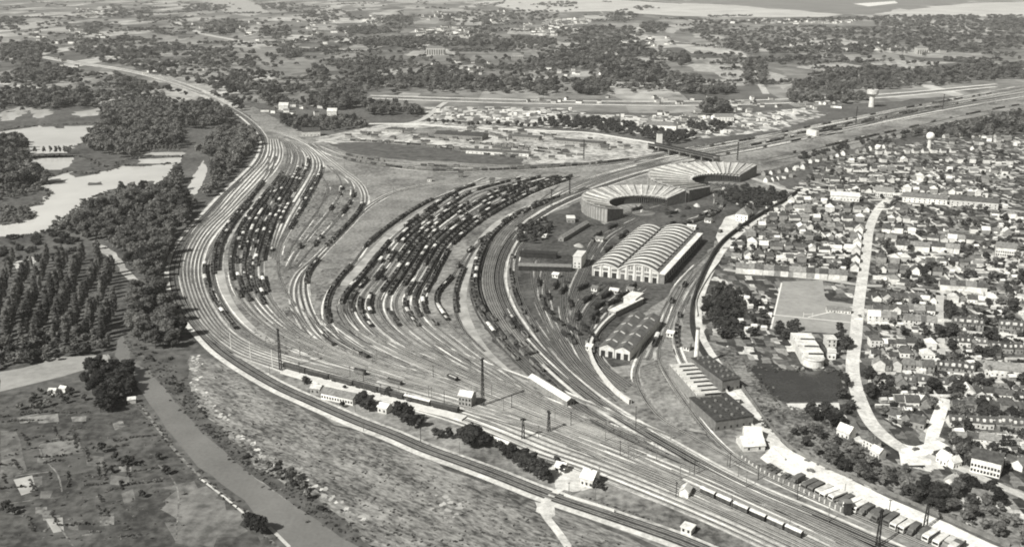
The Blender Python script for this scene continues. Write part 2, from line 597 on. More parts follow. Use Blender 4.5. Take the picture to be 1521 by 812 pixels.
sheet('station_forecourt', [(1128, 680), (1150, 662), (1174, 668), (1232, 698), (1322, 740), (1410, 778), (1490, 816), (1420, 816), (1330, 776), (1230, 730), (1160, 702)], 0.125, M_bright, jit=0.4,
      label='white station forecourt where vehicles park', cat='forecourt')
sheet('depot_ground', [(708, 462), (742, 468), (792, 512), (850, 566), (885, 602), (850, 606), (790, 562), (740, 518)], 0.105, M_soot, jit=1.2, label='soot black ground inside the great curve', cat='ground')
sheet('coal_quay', [(948, 545), (962, 538), (985, 540), (1002, 570), (1040, 630), (1038, 640), (1012, 632), (975, 600), (955, 575)], 0.12, M_yard_grey, jit=0.8, label='grey ash stage beside the curved depot line', cat='ground')

# foreground slopes
sheet('rough_slope', [(283, 528), (330, 545), (400, 585), (500, 634), (640, 688), (800, 748), (940, 800), (1090, 870), (560, 880), (500, 800), (420, 735), (345, 680), (300, 625), (283, 575)], 0.04, M_scrub, jit=2,
      label='rough grass slope between canal and railway', cat='ground')
sheet('canal_terrace', [(196, 512), (240, 520), (283, 530), (284, 575), (300, 612), (345, 655), (400, 705), (470, 738), (520, 775), (560, 830), (520, 812), (440, 750), (370, 700), (310, 640), (262, 588), (230, 556)], 0.045, M_bank, jit=1.5, label='dark overgrown terrace beside the canal', cat='ground')
scr_e = path([(283, 532), (287, 556), (292, 580), (318, 612), (345, 640), (372, 664), (410, 692), (450, 715), (490, 742), (530, 770)], 2, 2)
mbs = MB()
for _ in range(110):
    c = scr_e[min(len(scr_e) - 1, int(len(scr_e) * random.random() ** 1.5))] + np.array([random.gauss(2.0, 1.8), random.gauss(0.5, 1.8)])
    k = random.randint(5, 8)
    rr = random.uniform(0.5, 1.9)
    z = 0.075 + random.random() * 0.03
    mbs.face([(c[0] + rr * random.uniform(0.4, 1.3) * math.cos(2 * math.pi * j / k), c[1] + 1.6 * rr * random.uniform(0.4, 1.3) * math.sin(2 * math.pi * j / k), z) for j in range(k)])
for _ in range(26):
    c = P(random.gauss(672, 20), random.gauss(752, 14))
    k = random.randint(5, 8)
    rr = random.uniform(0.5, 2.2)
    mbs.face([(c[0] + rr * random.uniform(0.4, 1.3) * math.cos(2 * math.pi * j / k), c[1] + rr * random.uniform(0.4, 1.3) * math.sin(2 * math.pi * j / k), 0.076 + random.random() * 0.03) for j in range(k)])
mbs.m = [1 if random.random() < 0.6 or i >= 110 else 0 for i in range(len(mbs.f))]
mbs.build('chalk_scree', [M_chalk, M_dust], kind='structure', label='crumbling chalk scars along the lip of the slope', cat='ground')
sheet('canal', [(173, 528), (178, 505), (188, 492), (192, 505), (194, 530), (226, 558), (257, 592), (302, 641), (347, 683), (417, 738), (469, 770), (510, 797), (560, 830), (460, 840), (434, 812),
                (399, 787), (361, 742), (295, 693), (257, 648), (222, 599), (194, 561)], 0.05, M_water, jit=0.5, label='grey canal running towards the viewer', cat='water')
road('canal_path', [(183, 492), (196, 520), (232, 556), (264, 590), (308, 639), (353, 681), (423, 736), (475, 768), (560, 820)], 2.5, 0.08, M_bank, 'dark far bank of the canal', 'canal bank')
road('towpath', [(160, 528), (178, 556), (208, 600), (245, 650), (285, 696), (350, 748), (390, 790), (430, 830)], 1.6, 0.08, M_weeds, 'worn towpath along the near canal bank', 'path')
road('towpath', [(297, 710), (330, 735), (365, 764)], 1.2, 0.085, M_chalk, 'white path beside the foreground meadow', 'path')
road('towpath', [(400, 782), (430, 812)], 1.8, 0.085, M_road, 'white path running off below the canal bush', 'path')
sheet('canal_meadow', [(0, 553), (65, 540), (68, 530), (160, 527), (172, 545), (130, 548), (60, 566), (0, 582)], 0.05, M_pitch, jit=1, label='pale mown strip beside the poplars', cat='field')
sheet('garden_meadow', [(-60, 590), (120, 575), (200, 600), (250, 660), (290, 700), (370, 770), (400, 830), (-60, 840)], 0.03, M_garden, jit=1, label='dim garden meadow beside the canal', cat='field')
sheet('mown_meadow', [(250, 722), (290, 714), (355, 760), (370, 790), (300, 812), (262, 800), (245, 760)], 0.06, M_mown, jit=2.5, sub=5, label='light mown meadow near the canal bush', cat='field')
for i, q in enumerate(([(58, 660), (115, 650), (125, 672), (68, 680)], [(70, 684), (126, 676), (132, 700), (78, 708)], [(20, 712), (48, 706), (55, 728), (32, 735)], [(68, 770), (92, 768), (96, 788), (78, 790)], [(0, 640), (25, 640), (40, 700), (0, 712)],
                       [(85, 712), (120, 708), (110, 740), (75, 742)])):
    sheet('vegetable_plot', q, 0.07, (M_mown, M_bank, M_dust, M_dust, M_mown, M_garden)[i], jit=0.4, label=('grey', 'dark', 'bare white', 'bare pale', 'weedy', 'dull')[i] + ' vegetable plot in the canal gardens', cat='plot')
for q in ([(60, 657), (66, 652), (118, 645), (122, 648)], [(64, 666), (120, 659)], [(68, 675), (124, 667)], [(58, 657), (62, 680), (85, 700), (92, 730)], [(0, 711), (40, 703), (78, 700)], [(0, 750), (45, 742), (95, 738)], [(235, 690), (262, 718), (262, 800)], [(80, 520 + 250), (110, 812)]):
    road('garden_path', q, 0.8, 0.1, M_weeds, 'narrow trodden path between garden plots', 'path', 2)

PLT = random.Random(3)
for i in range(34):
    x, y = PLT.uniform(-5, 190), PLT.uniform(612, 790)
    if x + y * 0.1 > 225 + (y - 600) * 0.3:
        continue
    a_, b_ = PLT.uniform(12, 34), PLT.uniform(6, 18)
    sk = PLT.uniform(-3, 6)
    k = PLT.randrange(4)
    sheet('vegetable_plot', [(x, y), (x + a_, y - sk), (x + a_ + sk * 0.8, y - sk + b_), (x + sk * 0.8, y + b_)], 0.05 + 0.0006 * i, (M_mown, M_bank, M_garden, M_weeds)[k], jit=0.3, label=('mown', 'dark', 'grassy', 'weedy')[k] + ' garden plot in the canal gardens', cat='plot')
# lakes
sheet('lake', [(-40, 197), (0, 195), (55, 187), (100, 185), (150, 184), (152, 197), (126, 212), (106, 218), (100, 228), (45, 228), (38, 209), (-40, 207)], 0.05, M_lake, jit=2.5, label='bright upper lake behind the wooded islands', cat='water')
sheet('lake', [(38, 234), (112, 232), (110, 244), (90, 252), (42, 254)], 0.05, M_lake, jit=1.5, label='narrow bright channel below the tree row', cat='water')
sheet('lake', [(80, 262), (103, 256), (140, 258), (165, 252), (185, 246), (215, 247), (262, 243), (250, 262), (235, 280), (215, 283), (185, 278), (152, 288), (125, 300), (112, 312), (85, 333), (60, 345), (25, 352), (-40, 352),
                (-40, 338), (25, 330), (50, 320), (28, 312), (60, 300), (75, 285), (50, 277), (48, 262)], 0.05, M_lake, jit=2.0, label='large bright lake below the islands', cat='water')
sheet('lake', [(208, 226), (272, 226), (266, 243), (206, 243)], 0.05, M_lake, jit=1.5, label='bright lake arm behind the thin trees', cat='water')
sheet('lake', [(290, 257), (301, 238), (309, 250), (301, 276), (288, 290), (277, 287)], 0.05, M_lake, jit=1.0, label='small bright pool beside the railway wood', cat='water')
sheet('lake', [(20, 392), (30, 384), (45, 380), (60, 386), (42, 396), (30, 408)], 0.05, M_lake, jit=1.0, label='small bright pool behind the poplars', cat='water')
for q in ([(40, 165), (60, 160), (80, 168), (55, 176)], [(105, 168), (145, 160), (150, 170), (120, 174)], [(0, 168), (30, 158), (52, 160), (20, 178), (0, 180)]):
    sheet('lake', q, 0.05, M_lake, jit=4, label='small pale pool near the top lake', cat='water')

for q in ([(112, 230), (165, 226), (205, 230), (200, 240), (160, 248), (118, 254), (96, 250), (108, 242)], [(0, 231), (112, 230), (112, 234), (0, 236)], [(45, 233), (110, 230), (110, 233), (45, 236)], [(60, 268), (100, 266), (98, 272), (62, 275)], [(30, 284), (70, 280), (72, 286), (30, 292)], [(0, 300), (40, 296), (66, 302), (30, 312), (0, 316)], [(0, 320), (40, 318), (48, 326), (0, 334)], [(130, 272), (150, 270), (152, 274), (132, 276)],
          [(160, 283), (190, 276), (232, 284), (205, 292), (165, 294)], [(205, 232), (272, 230), (272, 234), (205, 236)], [(80, 188), (98, 187), (96, 191), (82, 191)], [(60, 183), (150, 178), (150, 186), (60, 189)], [(0, 184), (55, 178), (56, 188), (0, 196)], [(100, 257), (140, 250), (150, 258), (110, 264)], [(215, 270), (228, 268), (230, 275), (216, 277)]):
    sheet('marsh_bank', q, 0.11, M_bank, jit=2.0, sub=8, label='low marshy bank in the lakes', cat='marsh')
# far fields and roads
sheet('pale_field', [(700, 3), (850, -4), (1010, 6), (1068, 7), (1253, 22), (1219, 26), (1103, 26), (1000, 24), (900, 17), (790, 19)], 0.5, M_field, jit=10, sub=120, label='long pale cornfield on the skyline', cat='field')
sheet('pale_field', [(1267, 6), (1329, 2), (1334, 5), (1290, 10)], 0.5, M_white, label='small white field on the skyline', cat='field')
sheet('pale_field', [(1340, 13), (1450, 5), (1600, 1), (1600, 24), (1500, 25), (1377, 25), (1300, 22)], 0.5, M_field, jit=10, sub=120, label='broad pale field behind the dark wood', cat='field')
sheet('dark_field', [(1000, 4), (1100, -6), (1400, -8), (1440, 3), (1340, 11), (1300, 20), (1255, 21), (1070, 6)], 0.45, M_fielddark, label='dark ploughed field on the skyline', cat='field')
sheet('dark_field', [(1330, 12), (1360, 9), (1385, 11), (1350, 15)], 0.55, M_fielddark, label='dark strip between the pale fields', cat='field')
for q in ([(1022, 95), (1060, 96), (1100, 95), (1106, 125), (1075, 132), (1030, 122), (1075, 118), (1060, 108), (1030, 106)], [(1128, 104), (1160, 110), (1180, 125), (1165, 134), (1145, 125)], [(1180, 100), (1240, 92), (1280, 98), (1240, 108)],
          [(1290, 93), (1340, 90), (1420, 93), (1370, 98), (1300, 97)], [(180, 95), (260, 90), (265, 98), (240, 102)], [(300, 4), (350, -5), (380, 5), (400, 18), (370, 25), (340, 20)], [(560, 105), (600, 100), (598, 109), (555, 113)],
          [(670, 98), (705, 96), (700, 108), (680, 106)], [(775, 115), (830, 112), (825, 121), (780, 119)], [(845, 110), (880, 105), (885, 113), (850, 115)], [(940, 64), (985, 62), (1010, 70), (960, 74)], [(345, 62), (390, 66), (385, 73), (345, 70)],
          [(555, 0), (640, -12), (760, -10), (700, 2), (620, 6)], [(0, 38), (80, 30), (100, 36), (20, 46)], [(225, 98), (268, 92), (268, 100), (232, 102)], [(430, 25), (500, 10), (520, 20), (455, 32)], [(970, 40), (1010, 42), (1000, 50), (975, 47)]):
    sheet('pale_field', q, 0.3, M_dust, jit=4, sub=30, label='pale bare patch among the far hedges', cat='field')
road('far_road', [(-60, 117), (0, 124), (70, 133), (140, 141), (250, 152)], 22, 0.35, M_road, 'pale far road crossing behind the lakes', 'road')
road('far_road', [(262, 33), (280, 42), (303, 51), (340, 58), (400, 68), (480, 72), (560, 76)], 30, 0.4, M_road, 'pale road on the far hillside', 'road')
road('far_road', [(500, 74), (640, 78), (780, 80)], 12, 0.4, M_dust, 'thin road through the far village', 'road')
road('far_road', [(1104, 82), (1112, 95), (1122, 112), (1138, 140)], 15, 0.4, M_road, 'straight tree lined road beyond the railway', 'road')
road('far_road', [(1000, 62), (1060, 68), (1100, 82)], 14, 0.4, M_road, 'pale lane joining the straight road', 'road')
sheet('railway_embankment', [(545, 141), (700, 146), (850, 150), (1000, 151), (1150, 148), (1300, 141), (1480, 125), (1480, 129), (1300, 147), (1150, 155), (1000, 158), (850, 156), (700, 152), (545, 147)], 0.1, M_weeds, jit=1,
      label='grassy bank carrying the cross valley line', cat='embankment')
for k, q in enumerate(([(545, 142), (700, 146.5), (850, 150), (1000, 151), (1150, 148), (1300, 141), (1480, 125)], [(545, 146), (700, 151.5), (850, 155), (1000, 157), (1150, 154), (1300, 146), (1480, 129)])):
    road('railway_line', q, 9, 0.3, M_bright, ('far', 'near')[k] + ' side of the pale cross valley line', 'railway track')
road('yard_road', [(662, 152), (650, 160), (636, 172), (620, 180), (570, 190), (520, 200), (468, 212)], 11, 0.12, M_road, 'pale road curving under the cross valley line', 'road')
road('yard_road', [(540, 184), (600, 184), (700, 190), (800, 194), (870, 197), (930, 206), (985, 215)], 10, 0.125, M_white, 'white road along the goods yard hedge', 'road')
road('far_line', [(60, 84), (110, 93), (180, 103), (250, 120), (300, 138), (345, 160)], 34, 0.15, M_yard_pale, 'distant double line leaving for the hills', 'railway track')
sheet('allotments', [(600, 160), (680, 158), (830, 160), (880, 170), (960, 172), (1060, 172), (1200, 160), (1230, 170), (1150, 195), (1000, 210), (930, 196), (790, 188), (640, 178)], 0.06, M_allot, jit=2, label='white speckled allotments behind the goods yard', cat='allotments')

# town ground
sheet('town_ground', [(1190, 268), (1230, 235), (1400, 205), (1700, 170), (1800, 900), (1560, 860), (1440, 780), (1320, 735), (1200, 685), (1140, 640), (1090, 575), (1040, 505), (1036, 440), (1070, 375), (1120, 332)], 0.04, M_town, jit=1,
      label='patchwork of town gardens and yards', cat='ground')
sheet('hillside', [(1045, 505), (1090, 515), (1115, 550), (1165, 600), (1240, 605), (1262, 650), (1330, 690), (1400, 705), (1521, 770), (1521, 830), (1440, 785), (1330, 738), (1200, 686), (1130, 630), (1080, 560)], 0.08, M_weeds, jit=1.5, label='overgrown hillside above the station road', cat='ground')
sheet('football_pitch', [(1163, 418), (1222, 416), (1226, 446), (1272, 452), (1266, 497), (1144, 489)], 0.09, M_pitch, label='grey football field beside the main street', cat='football pitch')
for k, q in enumerate(([(1151, 467.5), (1269, 479.5)], [(1200, 471), (1271, 454.5)], [(1161, 420), (1145, 488)])):
    road('pitch_line', q, 1.3, 0.12, M_white, ('long', 'slanting', 'side')[k] + ' white path worn across the football field', 'marking', 0)
sheet('reservoir', [(1112, 546), (1180, 549), (1247, 551), (1252, 575), (1244, 596), (1167, 597), (1150, 592)], 0.10, M_pond, label='dark square reservoir beside the hillside', cat='water')
sheet('reservoir_bank', [(1167, 599), (1246, 598), (1250, 622), (1205, 606), (1175, 608)], 0.12, M_concrete, label='pale sloping bank below the reservoir', cat='ground')
ST_MAIN = [(1380, 262), (1352, 276), (1330, 290), (1312, 302), (1301, 316), (1292, 338), (1286, 380), (1280, 420), (1275, 455), (1271, 500), (1266, 545), (1270, 572), (1284, 610), (1300, 637), (1325, 657), (1350, 672)]
road('main_street', ST_MAIN, 9.0, 0.14, M_chalk, 'pale main street winding through the town', 'street')
road('side_street', [(1400, 425), (1395, 450), (1396, 490), (1397, 526)], 6.5, 0.13, M_road, 'short pale side street among the houses', 'street')
road('side_street', [(1284, 424), (1340, 426), (1420, 436), (1540, 442)], 7, 0.125, M_dust, 'cross street past the white terrace', 'street')
road('side_street', [(1512, 372), (1502, 400), (1512, 430), (1522, 460), (1540, 490)], 11, 0.13, M_road, 'wide pale street at the edge of town', 'street')
road('side_street', [(1075, 400), (1120, 406), (1200, 412), (1284, 424)], 7, 0.12, M_dust, 'dusty street in front of the long terrace', 'street')
road('side_street', [(1200, 268), (1260, 282), (1330, 292), (1420, 302), (1530, 316)], 7, 0.12, M_dust, 'upper street past the long roofs', 'street')
road('side_street', [(1345, 672), (1376, 668), (1402, 658)], 8.5, 0.15, M_bright, 'white branch street at the road junction', 'street')
road('side_street', [(1378, 672), (1384, 640), (1396, 606), (1404, 592)], 5.5, 0.146, M_bright, 'white lane climbing from the road junction', 'street')
road('side_street', [(1390, 650), (1400, 622), (1408, 594)], 2.8, 0.142, M_bright, 'white footpath beside the climbing lane', 'path')
road('side_street', [(1376, 676), (1420, 692), (1470, 715), (1540, 745)], 6, 0.135, M_road, 'pale street leaving the road junction', 'street')
sheet('street_junction', [(1332, 655), (1350, 662), (1382, 664), (1384, 690), (1340, 692), (1334, 676)], 0.13, M_bright, jit=0.6, label='white open road junction', cat='street')
road('side_street', [(1420, 712), (1428, 740), (1440, 782)], 2.4, 0.14, M_road, 'steep white path down the hillside', 'path')
STN = [(1195, 282), (1165, 304), (1122, 328), (1080, 362), (1056, 398), (1040, 436), (1034, 470), (1040, 502), (1062, 538), (1096, 585), (1130, 630), (1160, 668), (1220, 700), (1310, 742), (1400, 782), (1480, 818)]
road('station_road', STN, 8.5, 0.11, M_chalk, 'pale station road curving past the depot', 'street')
road('station_road', [(1108, 262), (1140, 272), (1170, 283), (1215, 286)], 9, 0.115, M_road, 'pale road from the bridge to the station road', 'street')
sheet('depot_yard', [(1062, 352), (1078, 322), (1092, 318), (1122, 328), (1085, 352), (1068, 362)], 0.13, M_chalk, jit=0.6, label='white yard in front of the depot house', cat='ground')
sheet('level_crossing_yard', [(812, 692), (838, 688), (878, 706), (880, 724), (850, 730), (826, 722)], 0.13, M_chalk, jit=0.8, sub=5, label='white yard beside the level crossing', cat='ground')
road('crossing_path', [(838, 722), (816, 738), (795, 752), (812, 768), (832, 792), (846, 815)], 4, 0.14, M_chalk, 'white footpath from the level crossing', 'path')
sheet('crossing_apron', [(795, 744), (822, 752), (828, 764), (815, 770), (795, 760)], 0.135, M_chalk, jit=0.6, sub=4, label='white trodden apron by the crossing path', cat='ground')

# ------------------------------------------------------------------ tracks
TR = {}
A0 = [(60, 84), (110, 93), (180, 103), (250, 120), (300, 138), (341, 160), (368, 178), (386, 196), (393, 210), (391, 225), (384, 240), (370, 256), (352, 273), (334, 290), (314, 312), (286, 343), (270, 365), (262, 385), (259, 405), (262, 428), (269, 448), (280, 466), (299, 490),
      (325, 517), (352, 537), (376, 552), (400, 566), (427, 580), (455, 592), (500, 612), (543, 630), (587, 646), (626, 664), (677, 682), (750, 709), (799, 729), (839, 743), (888, 759), (947, 779), (1006, 799), (1060, 822), (1150, 862)]
pa = path(A0, 4, 8)
mb = MB()
ribbon(mb, pa, -8.5, -4.6, 0.07)
mb.build('cess_path', M_chalk, kind='structure', label='chalky path along the outer double line', cat='path')
mb = MB()
ribbon(mb, pa, 4.4, 6.6, 0.07)
mb.build('cess_path', M_yard_pale, kind='structure', label='pale ballast inside the outer double line', cat='path')
mb = MB()
ribbon(mb, pa, -4.4, 4.4, 0.1)
mb.build('ballast_ground', M_beddark, kind='structure', label='oily ballast of the outer double line', cat='ballast')
TR['A'] = [track(offset(pa, s), M_bed, M_railold, 2.6, l + ' track of the outer double line') for s, l in ((-2, 'outer'), (2, 'inner'))]

BL = [(396, 207), (395, 225), (388, 240), (366, 263), (343, 288), (317, 318), (296, 337), (281, 359), (271, 384), (269, 405), (273, 428), (288, 466), (307, 491), (329, 511), (352, 526), (406, 545), (477, 570), (546, 590), (620, 608), (685, 628), (756, 656), (793, 672), (849, 690), (908, 713), (977, 741), (1046, 770), (1102, 795), (1170, 828)]
BR = [(414, 207), (418, 225), (415, 240), (398, 263), (375, 288), (347, 316), (326, 337), (309, 359), (299, 383), (297, 405), (301, 428), (313, 456), (337, 489), (368, 511), (404, 524), (463, 541), (546, 560), (610, 576), (680, 596), (740, 614), (810, 640), (850, 656), (905, 676), (965, 698), (1035, 726), (1105, 756), (1165, 784), (1230, 812)]
TR['B'] = bundle(BL, BR, 6, M_yard_pale, 'western running lines', w=2.3, pad=3)
D0 = [(400, 232), (396, 256), (374, 288), (352, 315), (332, 341), (315, 369), (304, 395), (305, 418), (314, 442), (330, 466), (349, 489), (378, 510), (430, 532), (500, 552), (560, 566)]
TR['D'] = [track(path(D0), label='track beside the western running lines')]
D1 = [(410, 232), (402, 256), (384, 280), (366, 302), (349, 322), (334, 342), (323, 362), (317, 385), (316, 408), (324, 436), (342, 466), (368, 492), (400, 512), (460, 532)]
TR['D'] += [track(path(D1), M_beddark, label='long track of dark wagons beside the service road')]
road('service_road', [(392, 286), (370, 312), (345, 343), (331, 366), (327, 389), (328, 409), (332, 428), (341, 449), (356, 471), (378, 492), (410, 512)], 7, 0.14, M_dust, 'pale service road between the western sidings', 'road')
EL = [(412, 203), (424, 216), (427, 235), (418, 258), (396, 286), (374, 314), (356, 340), (347, 365), (342, 389), (343, 409), (349, 430), (362, 450), (384, 474), (420, 500), (470, 525), (540, 548)]
ER = [(416, 203), (436, 214), (449, 228), (450, 246), (440, 270), (424, 298), (411, 322), (402, 344), (394, 368), (389, 389), (389, 409), (395, 432), (406, 452), (424, 474), (456, 500), (500, 520), (560, 542)]
ER = ER[:9] + ER[9:13] + [(424, 474), (460, 502), (556, 540)]
TR['E'] = bundle(EL, ER, 6, M_yard, 'western sidings', w=2.6, pad=2.5)
FL = [(421, 206), (442, 217), (455, 230), (457, 246), (449, 264), (433, 288), (418, 312), (408, 336), (402, 360), (398, 380)]
FR = [(424, 206), (458, 219), (474, 234), (478, 250), (470, 270), (456, 296), (442, 320), (430, 342), (418, 364), (412, 388)]
TR['F'] = bundle(FL, FR, 5, M_yard_pale, 'inner western sidings', w=2.3, pad=2)
TR['X'] = [track(path([(430, 335), (420, 358), (414, 380), (413, 402), (418, 418), (425, 434), (440, 455)]), label='track curving from the inner western sidings')]
G = [(400, 193), (423, 199), (457, 213), (490, 238), (514, 257), (532, 271), (541, 286), (541, 303), (530, 322), (508, 346), (486, 368), (465, 388), (447, 404), (437, 424), (437, 446), (445, 470), (462, 496), (484, 514), (520, 534), (580, 556), (640, 574), (700, 592), (760, 614)]
pg = path(G)
mb = MB()
ribbon(mb, pg, -4.5, 4.5, 0.1)
mb.build('ballast_ground', M_yard_pale, kind='structure', label='pale ballast of the western loop', cat='ballast')
TR['G'] = [track(offset(pg, s), M_bed, M_rail, 2.3, l + ' track of the western loop') for s, l in ((-2.1, 'outer'), (2.1, 'inner'))]
Hh = [(722, 270), (660, 273), (622, 277), (589, 285), (559, 299), (530, 322), (505, 348), (484, 370), (466, 390), (454, 407), (450, 426), (454, 450), (464, 474), (480, 497), (500, 514), (530, 530), (590, 550), (660, 572), (720, 590), (790, 616), (850, 644), (930, 676), (1010, 712)]
ph = path(Hh)
mb = MB()
ribbon(mb, ph, -4.5, 4.5, 0.104)
mb.build('ballast_ground', M_yard_pale, kind='structure', label='pale ballast of the connecting curve', cat='ballast')
TR['H'] = [track(offset(ph, s), M_beddark, M_rail, 2.3, l + ' track of the connecting curve') for s, l in ((-2.1, 'inner'), (2.1, 'outer'))]
I0 = [(722, 264), (680, 282), (640, 298), (618, 310), (590, 328), (565, 347), (543, 367), (521, 396), (505, 414), (489, 438), (484, 460), (488, 480), (502, 500), (524, 516), (560, 534), (620, 556), (690, 580), (760, 604)]
TR['I'] = [track(path(I0), M_beddark, label='track at the left edge of the central sidings')]
road('service_road', [(742, 264), (700, 280), (650, 302), (610, 326), (578, 350), (552, 378), (530, 402), (508, 424)], 9, 0.14, M_dust, 'pale service road beside the central sidings', 'road')
JL = [(770, 262), (715, 274), (687, 281), (656, 299), (618, 325), (587, 350), (560, 382), (536, 412), (513, 438), (506, 455), (511, 471), (524, 488), (545, 505), (590, 528), (650, 552), (720, 580), (800, 612), (880, 645)]
JR = [(862, 262), (806, 281), (756, 304), (722, 324), (698, 341), (672, 364), (656, 390), (643, 415), (630, 438), (628, 453), (635, 470), (650, 487), (672, 504), (706, 530), (752, 560), (810, 594), (870, 628), (940, 660)]
TR['J'] = bundle(JL, JR, 10, M_yard, 'central sidings', w=2.5, pad=2.5)
K1 = [(830, 276), (776, 318), (735, 345), (705, 366), (684, 390), (669, 415), (652, 433), (647, 448), (655, 465), (668, 482), (694, 508), (740, 545), (800, 586), (870, 624)]
TR['K'] = [track(path(K1), label='short track right of the central sidings')]
K1b = [(720, 352), (700, 378), (688, 402), (679, 425), (675, 447), (678, 468), (690, 492), (720, 522)]
TR['K'] += [track(path(K1b), M_beddark, label='curved dark track right of the central sidings')]
road('service_road', [(830, 286), (790, 304), (744, 328), (718, 352), (702, 378), (694, 402), (688, 425), (686, 448), (690, 468), (700, 492), (720, 522), (756, 556), (800, 590), (860, 630), (920, 662)], 8, 0.13, M_dust, 'pale service road inside the great curve', 'road')
KL = [(870, 278), (798, 305), (756, 325), (728, 348), (714, 372), (705, 396), (701, 420), (703, 442), (711, 464), (728, 490), (754, 522), (790, 556), (836, 594), (900, 634), (980, 672), (1060, 706), (1150, 748), (1240, 790), (1310, 826)]
KR = [(876, 280), (804, 307), (762, 328), (736, 350), (722, 372), (714, 396), (711, 420), (715, 442), (725, 464), (748, 494), (780, 530), (820, 566), (864, 604), (926, 642), (1000, 678), (1076, 712), (1164, 752), (1252, 792), (1322, 828)]
TR['KK'] = bundle(KL, KR, 3, M_soot, 'dark inner side of the great curve', bed=M_beddark, rail=M_railold, w=2.6, pad=2.5)
ML = [(1560, 125), (1400, 153), (1220, 193), (1060, 221), (940, 246), (865, 269), (808, 296), (767, 323), (742, 346), (728, 370), (721, 395), (719, 420), (724, 445), (735, 468), (756, 500), (790, 536)]
MR = [(1560, 132), (1400, 158), (1245, 192), (1112, 220), (985, 244), (912, 263), (858, 285), (810, 307), (769, 335), (746, 365), (735, 391), (732, 419), (740, 449), (756, 479), (782, 512), (812, 542)]
TR['M'] = bundle(ML, MR, 5, M_yard_grey, 'main lines of the great curve', w=2.2, pad=3)
L0 = [(1560, 138), (1400, 165), (1250, 196), (1120, 223), (1000, 245), (920, 268), (868, 287), (819, 309), (777, 337), (754, 366), (744, 390), (741, 419), (749, 449), (766, 479), (792, 513), (840, 559), (888, 597), (947, 634), (1006, 668), (1069, 703), (1138, 736), (1207, 764), (1256, 786), (1330, 818), (1420, 858)]
pl = path(L0, 4, 8)
mb = MB()
ribbon(mb, pl, -4.4, 4.4, 0.1)
mb.build('ballast_ground', M_beddark, kind='structure', label='oily ballast on the outside of the great curve', cat='ballast')
for o, wd in ((-6.4, 2.6), (6.4, 2.0)):
    mb = MB()
    ribbon(mb, pl, o - wd / 2, o + wd / 2, 0.12)
    mb.build('cess_path', M_chalk, kind='structure', label='white cess beside the great curve', cat='path')
TR['L'] = [track(offset(pl, s), M_beddark, M_rail, 2.5, l + ' track on the outside of the great curve') for s, l in ((-2, 'inner'), (2, 'outer'))]
PL_ = [(690, 606), (790, 636), (860, 664), (930, 694), (1000, 724), (1080, 760), (1160, 796), (1240, 834)]
PR_ = [(760, 600), (850, 636), (930, 666), (1000, 694), (1070, 724), (1150, 760), (1230, 796), (1300, 830)]
TR['P'] = bundle(PL_, PR_, 5, None, 'station throat lines', w=2.4)
Q1 = [(404, 524), (470, 548), (540, 566), (620, 588), (700, 612)]
TR['Q'] = [track(path([(x + 12 * k, y - 6.5 * k) for x, y in Q1[:2]] + [(x + 16 * k, y - 4.5 * k) for x, y in Q1[2:]]), label=ordw(k + 1) + ' ladder track above the station sidings') for k in range(1, 5)]
Q2 = [(560, 535), (640, 566), (720, 596), (800, 628), (900, 668)]
TR['Q'] += [track(path([(x + 34 * k, y - 6 * k) for x, y in Q2]), label=ordw(k + 1) + ' ladder track below the central sidings') for k in range(0, 4)]
S1 = [(1010, 690), (1070, 716), (1140, 748), (1220, 784), (1300, 822)]
TR['S'] = [track(path([(x - 14 * k, y + 8 * k) for x, y in S1]), label=ordw(k + 1) + ' track left of the station wall lines') for k in range(0, 4)]
sheet('cess_path', [(860, 672), (1000, 738), (1100, 782), (1150, 806), (1130, 806), (1040, 770), (940, 728), (850, 690)], 0.085, M_chalk, jit=0.8, label='white ballast strip left of the station throat', cat='path')
# depot tracks
NS = [[(790, 345), (772, 372), (766, 400), (772, 435), (788, 470), (815, 510), (850, 548), (900, 590)],
      [(800, 372), (790, 400), (796, 440), (814, 480), (838, 520), (868, 556), (915, 596)],
      [(815, 398), (810, 430), (818, 470), (838, 512), (864, 548), (910, 588)],
      [(838, 400), (834, 432), (836, 470), (850, 508), (874, 544), (920, 584)],
      [(893, 420), (864, 446), (852, 476), (856, 508), (878, 542), (925, 580)],
      [(906, 424), (876, 452), (862, 482), (864, 512), (884, 542), (930, 578)],
      [(940, 424), (906, 450), (880, 486), (876, 515), (890, 540), (935, 574)],
      [(960, 424), (922, 455), (893, 492), (886, 516), (896, 540), (938, 572)],
      [(935, 330), (895, 345), (872, 372), (862, 400), (850, 430), (842, 470)],
      [(952, 325), (905, 352), (882, 385), (868, 415), (856, 446), (846, 482)],
      [(960, 345), (1010, 330), (1050, 318), (1064, 302), (1062, 285)], [(975, 350), (1020, 334), (1060, 320), (1074, 304), (1068, 285)], [(930, 318), (985, 302), (1020, 292), (1050, 283)]]
TR['N'] = [track(path(q), M_beddark, M_railold, 2.4, ordw(i + 1) + ' track of the sooty engine depot', 0.2) for i, q in enumerate(NS)]
OS = [[(1062, 368), (1036, 392), (1006, 424), (985, 460), (966, 498), (951, 533), (944, 559), (952, 583), (968, 607), (988, 627), (1026, 647), (1062, 668), (1100, 690), (1160, 718), (1250, 758), (1400, 822)],
      [(1068, 372), (1044, 396), (1018, 428), (1000, 465), (984, 500), (978, 530), (990, 556), (1008, 584), (1028, 612), (1050, 640), (1078, 668), (1104, 688), (1164, 714), (1254, 754), (1404, 818)],
      [(1040, 410), (1022, 440), (1009, 470), (1004, 500), (1008, 524), (1022, 552), (1050, 596)], [(1010, 425), (992, 460), (978, 498), (962, 535)], [(1030, 402), (1008, 440), (994, 476), (982, 510)], [(955, 545), (985, 580), (1010, 612), (1036, 638)]]
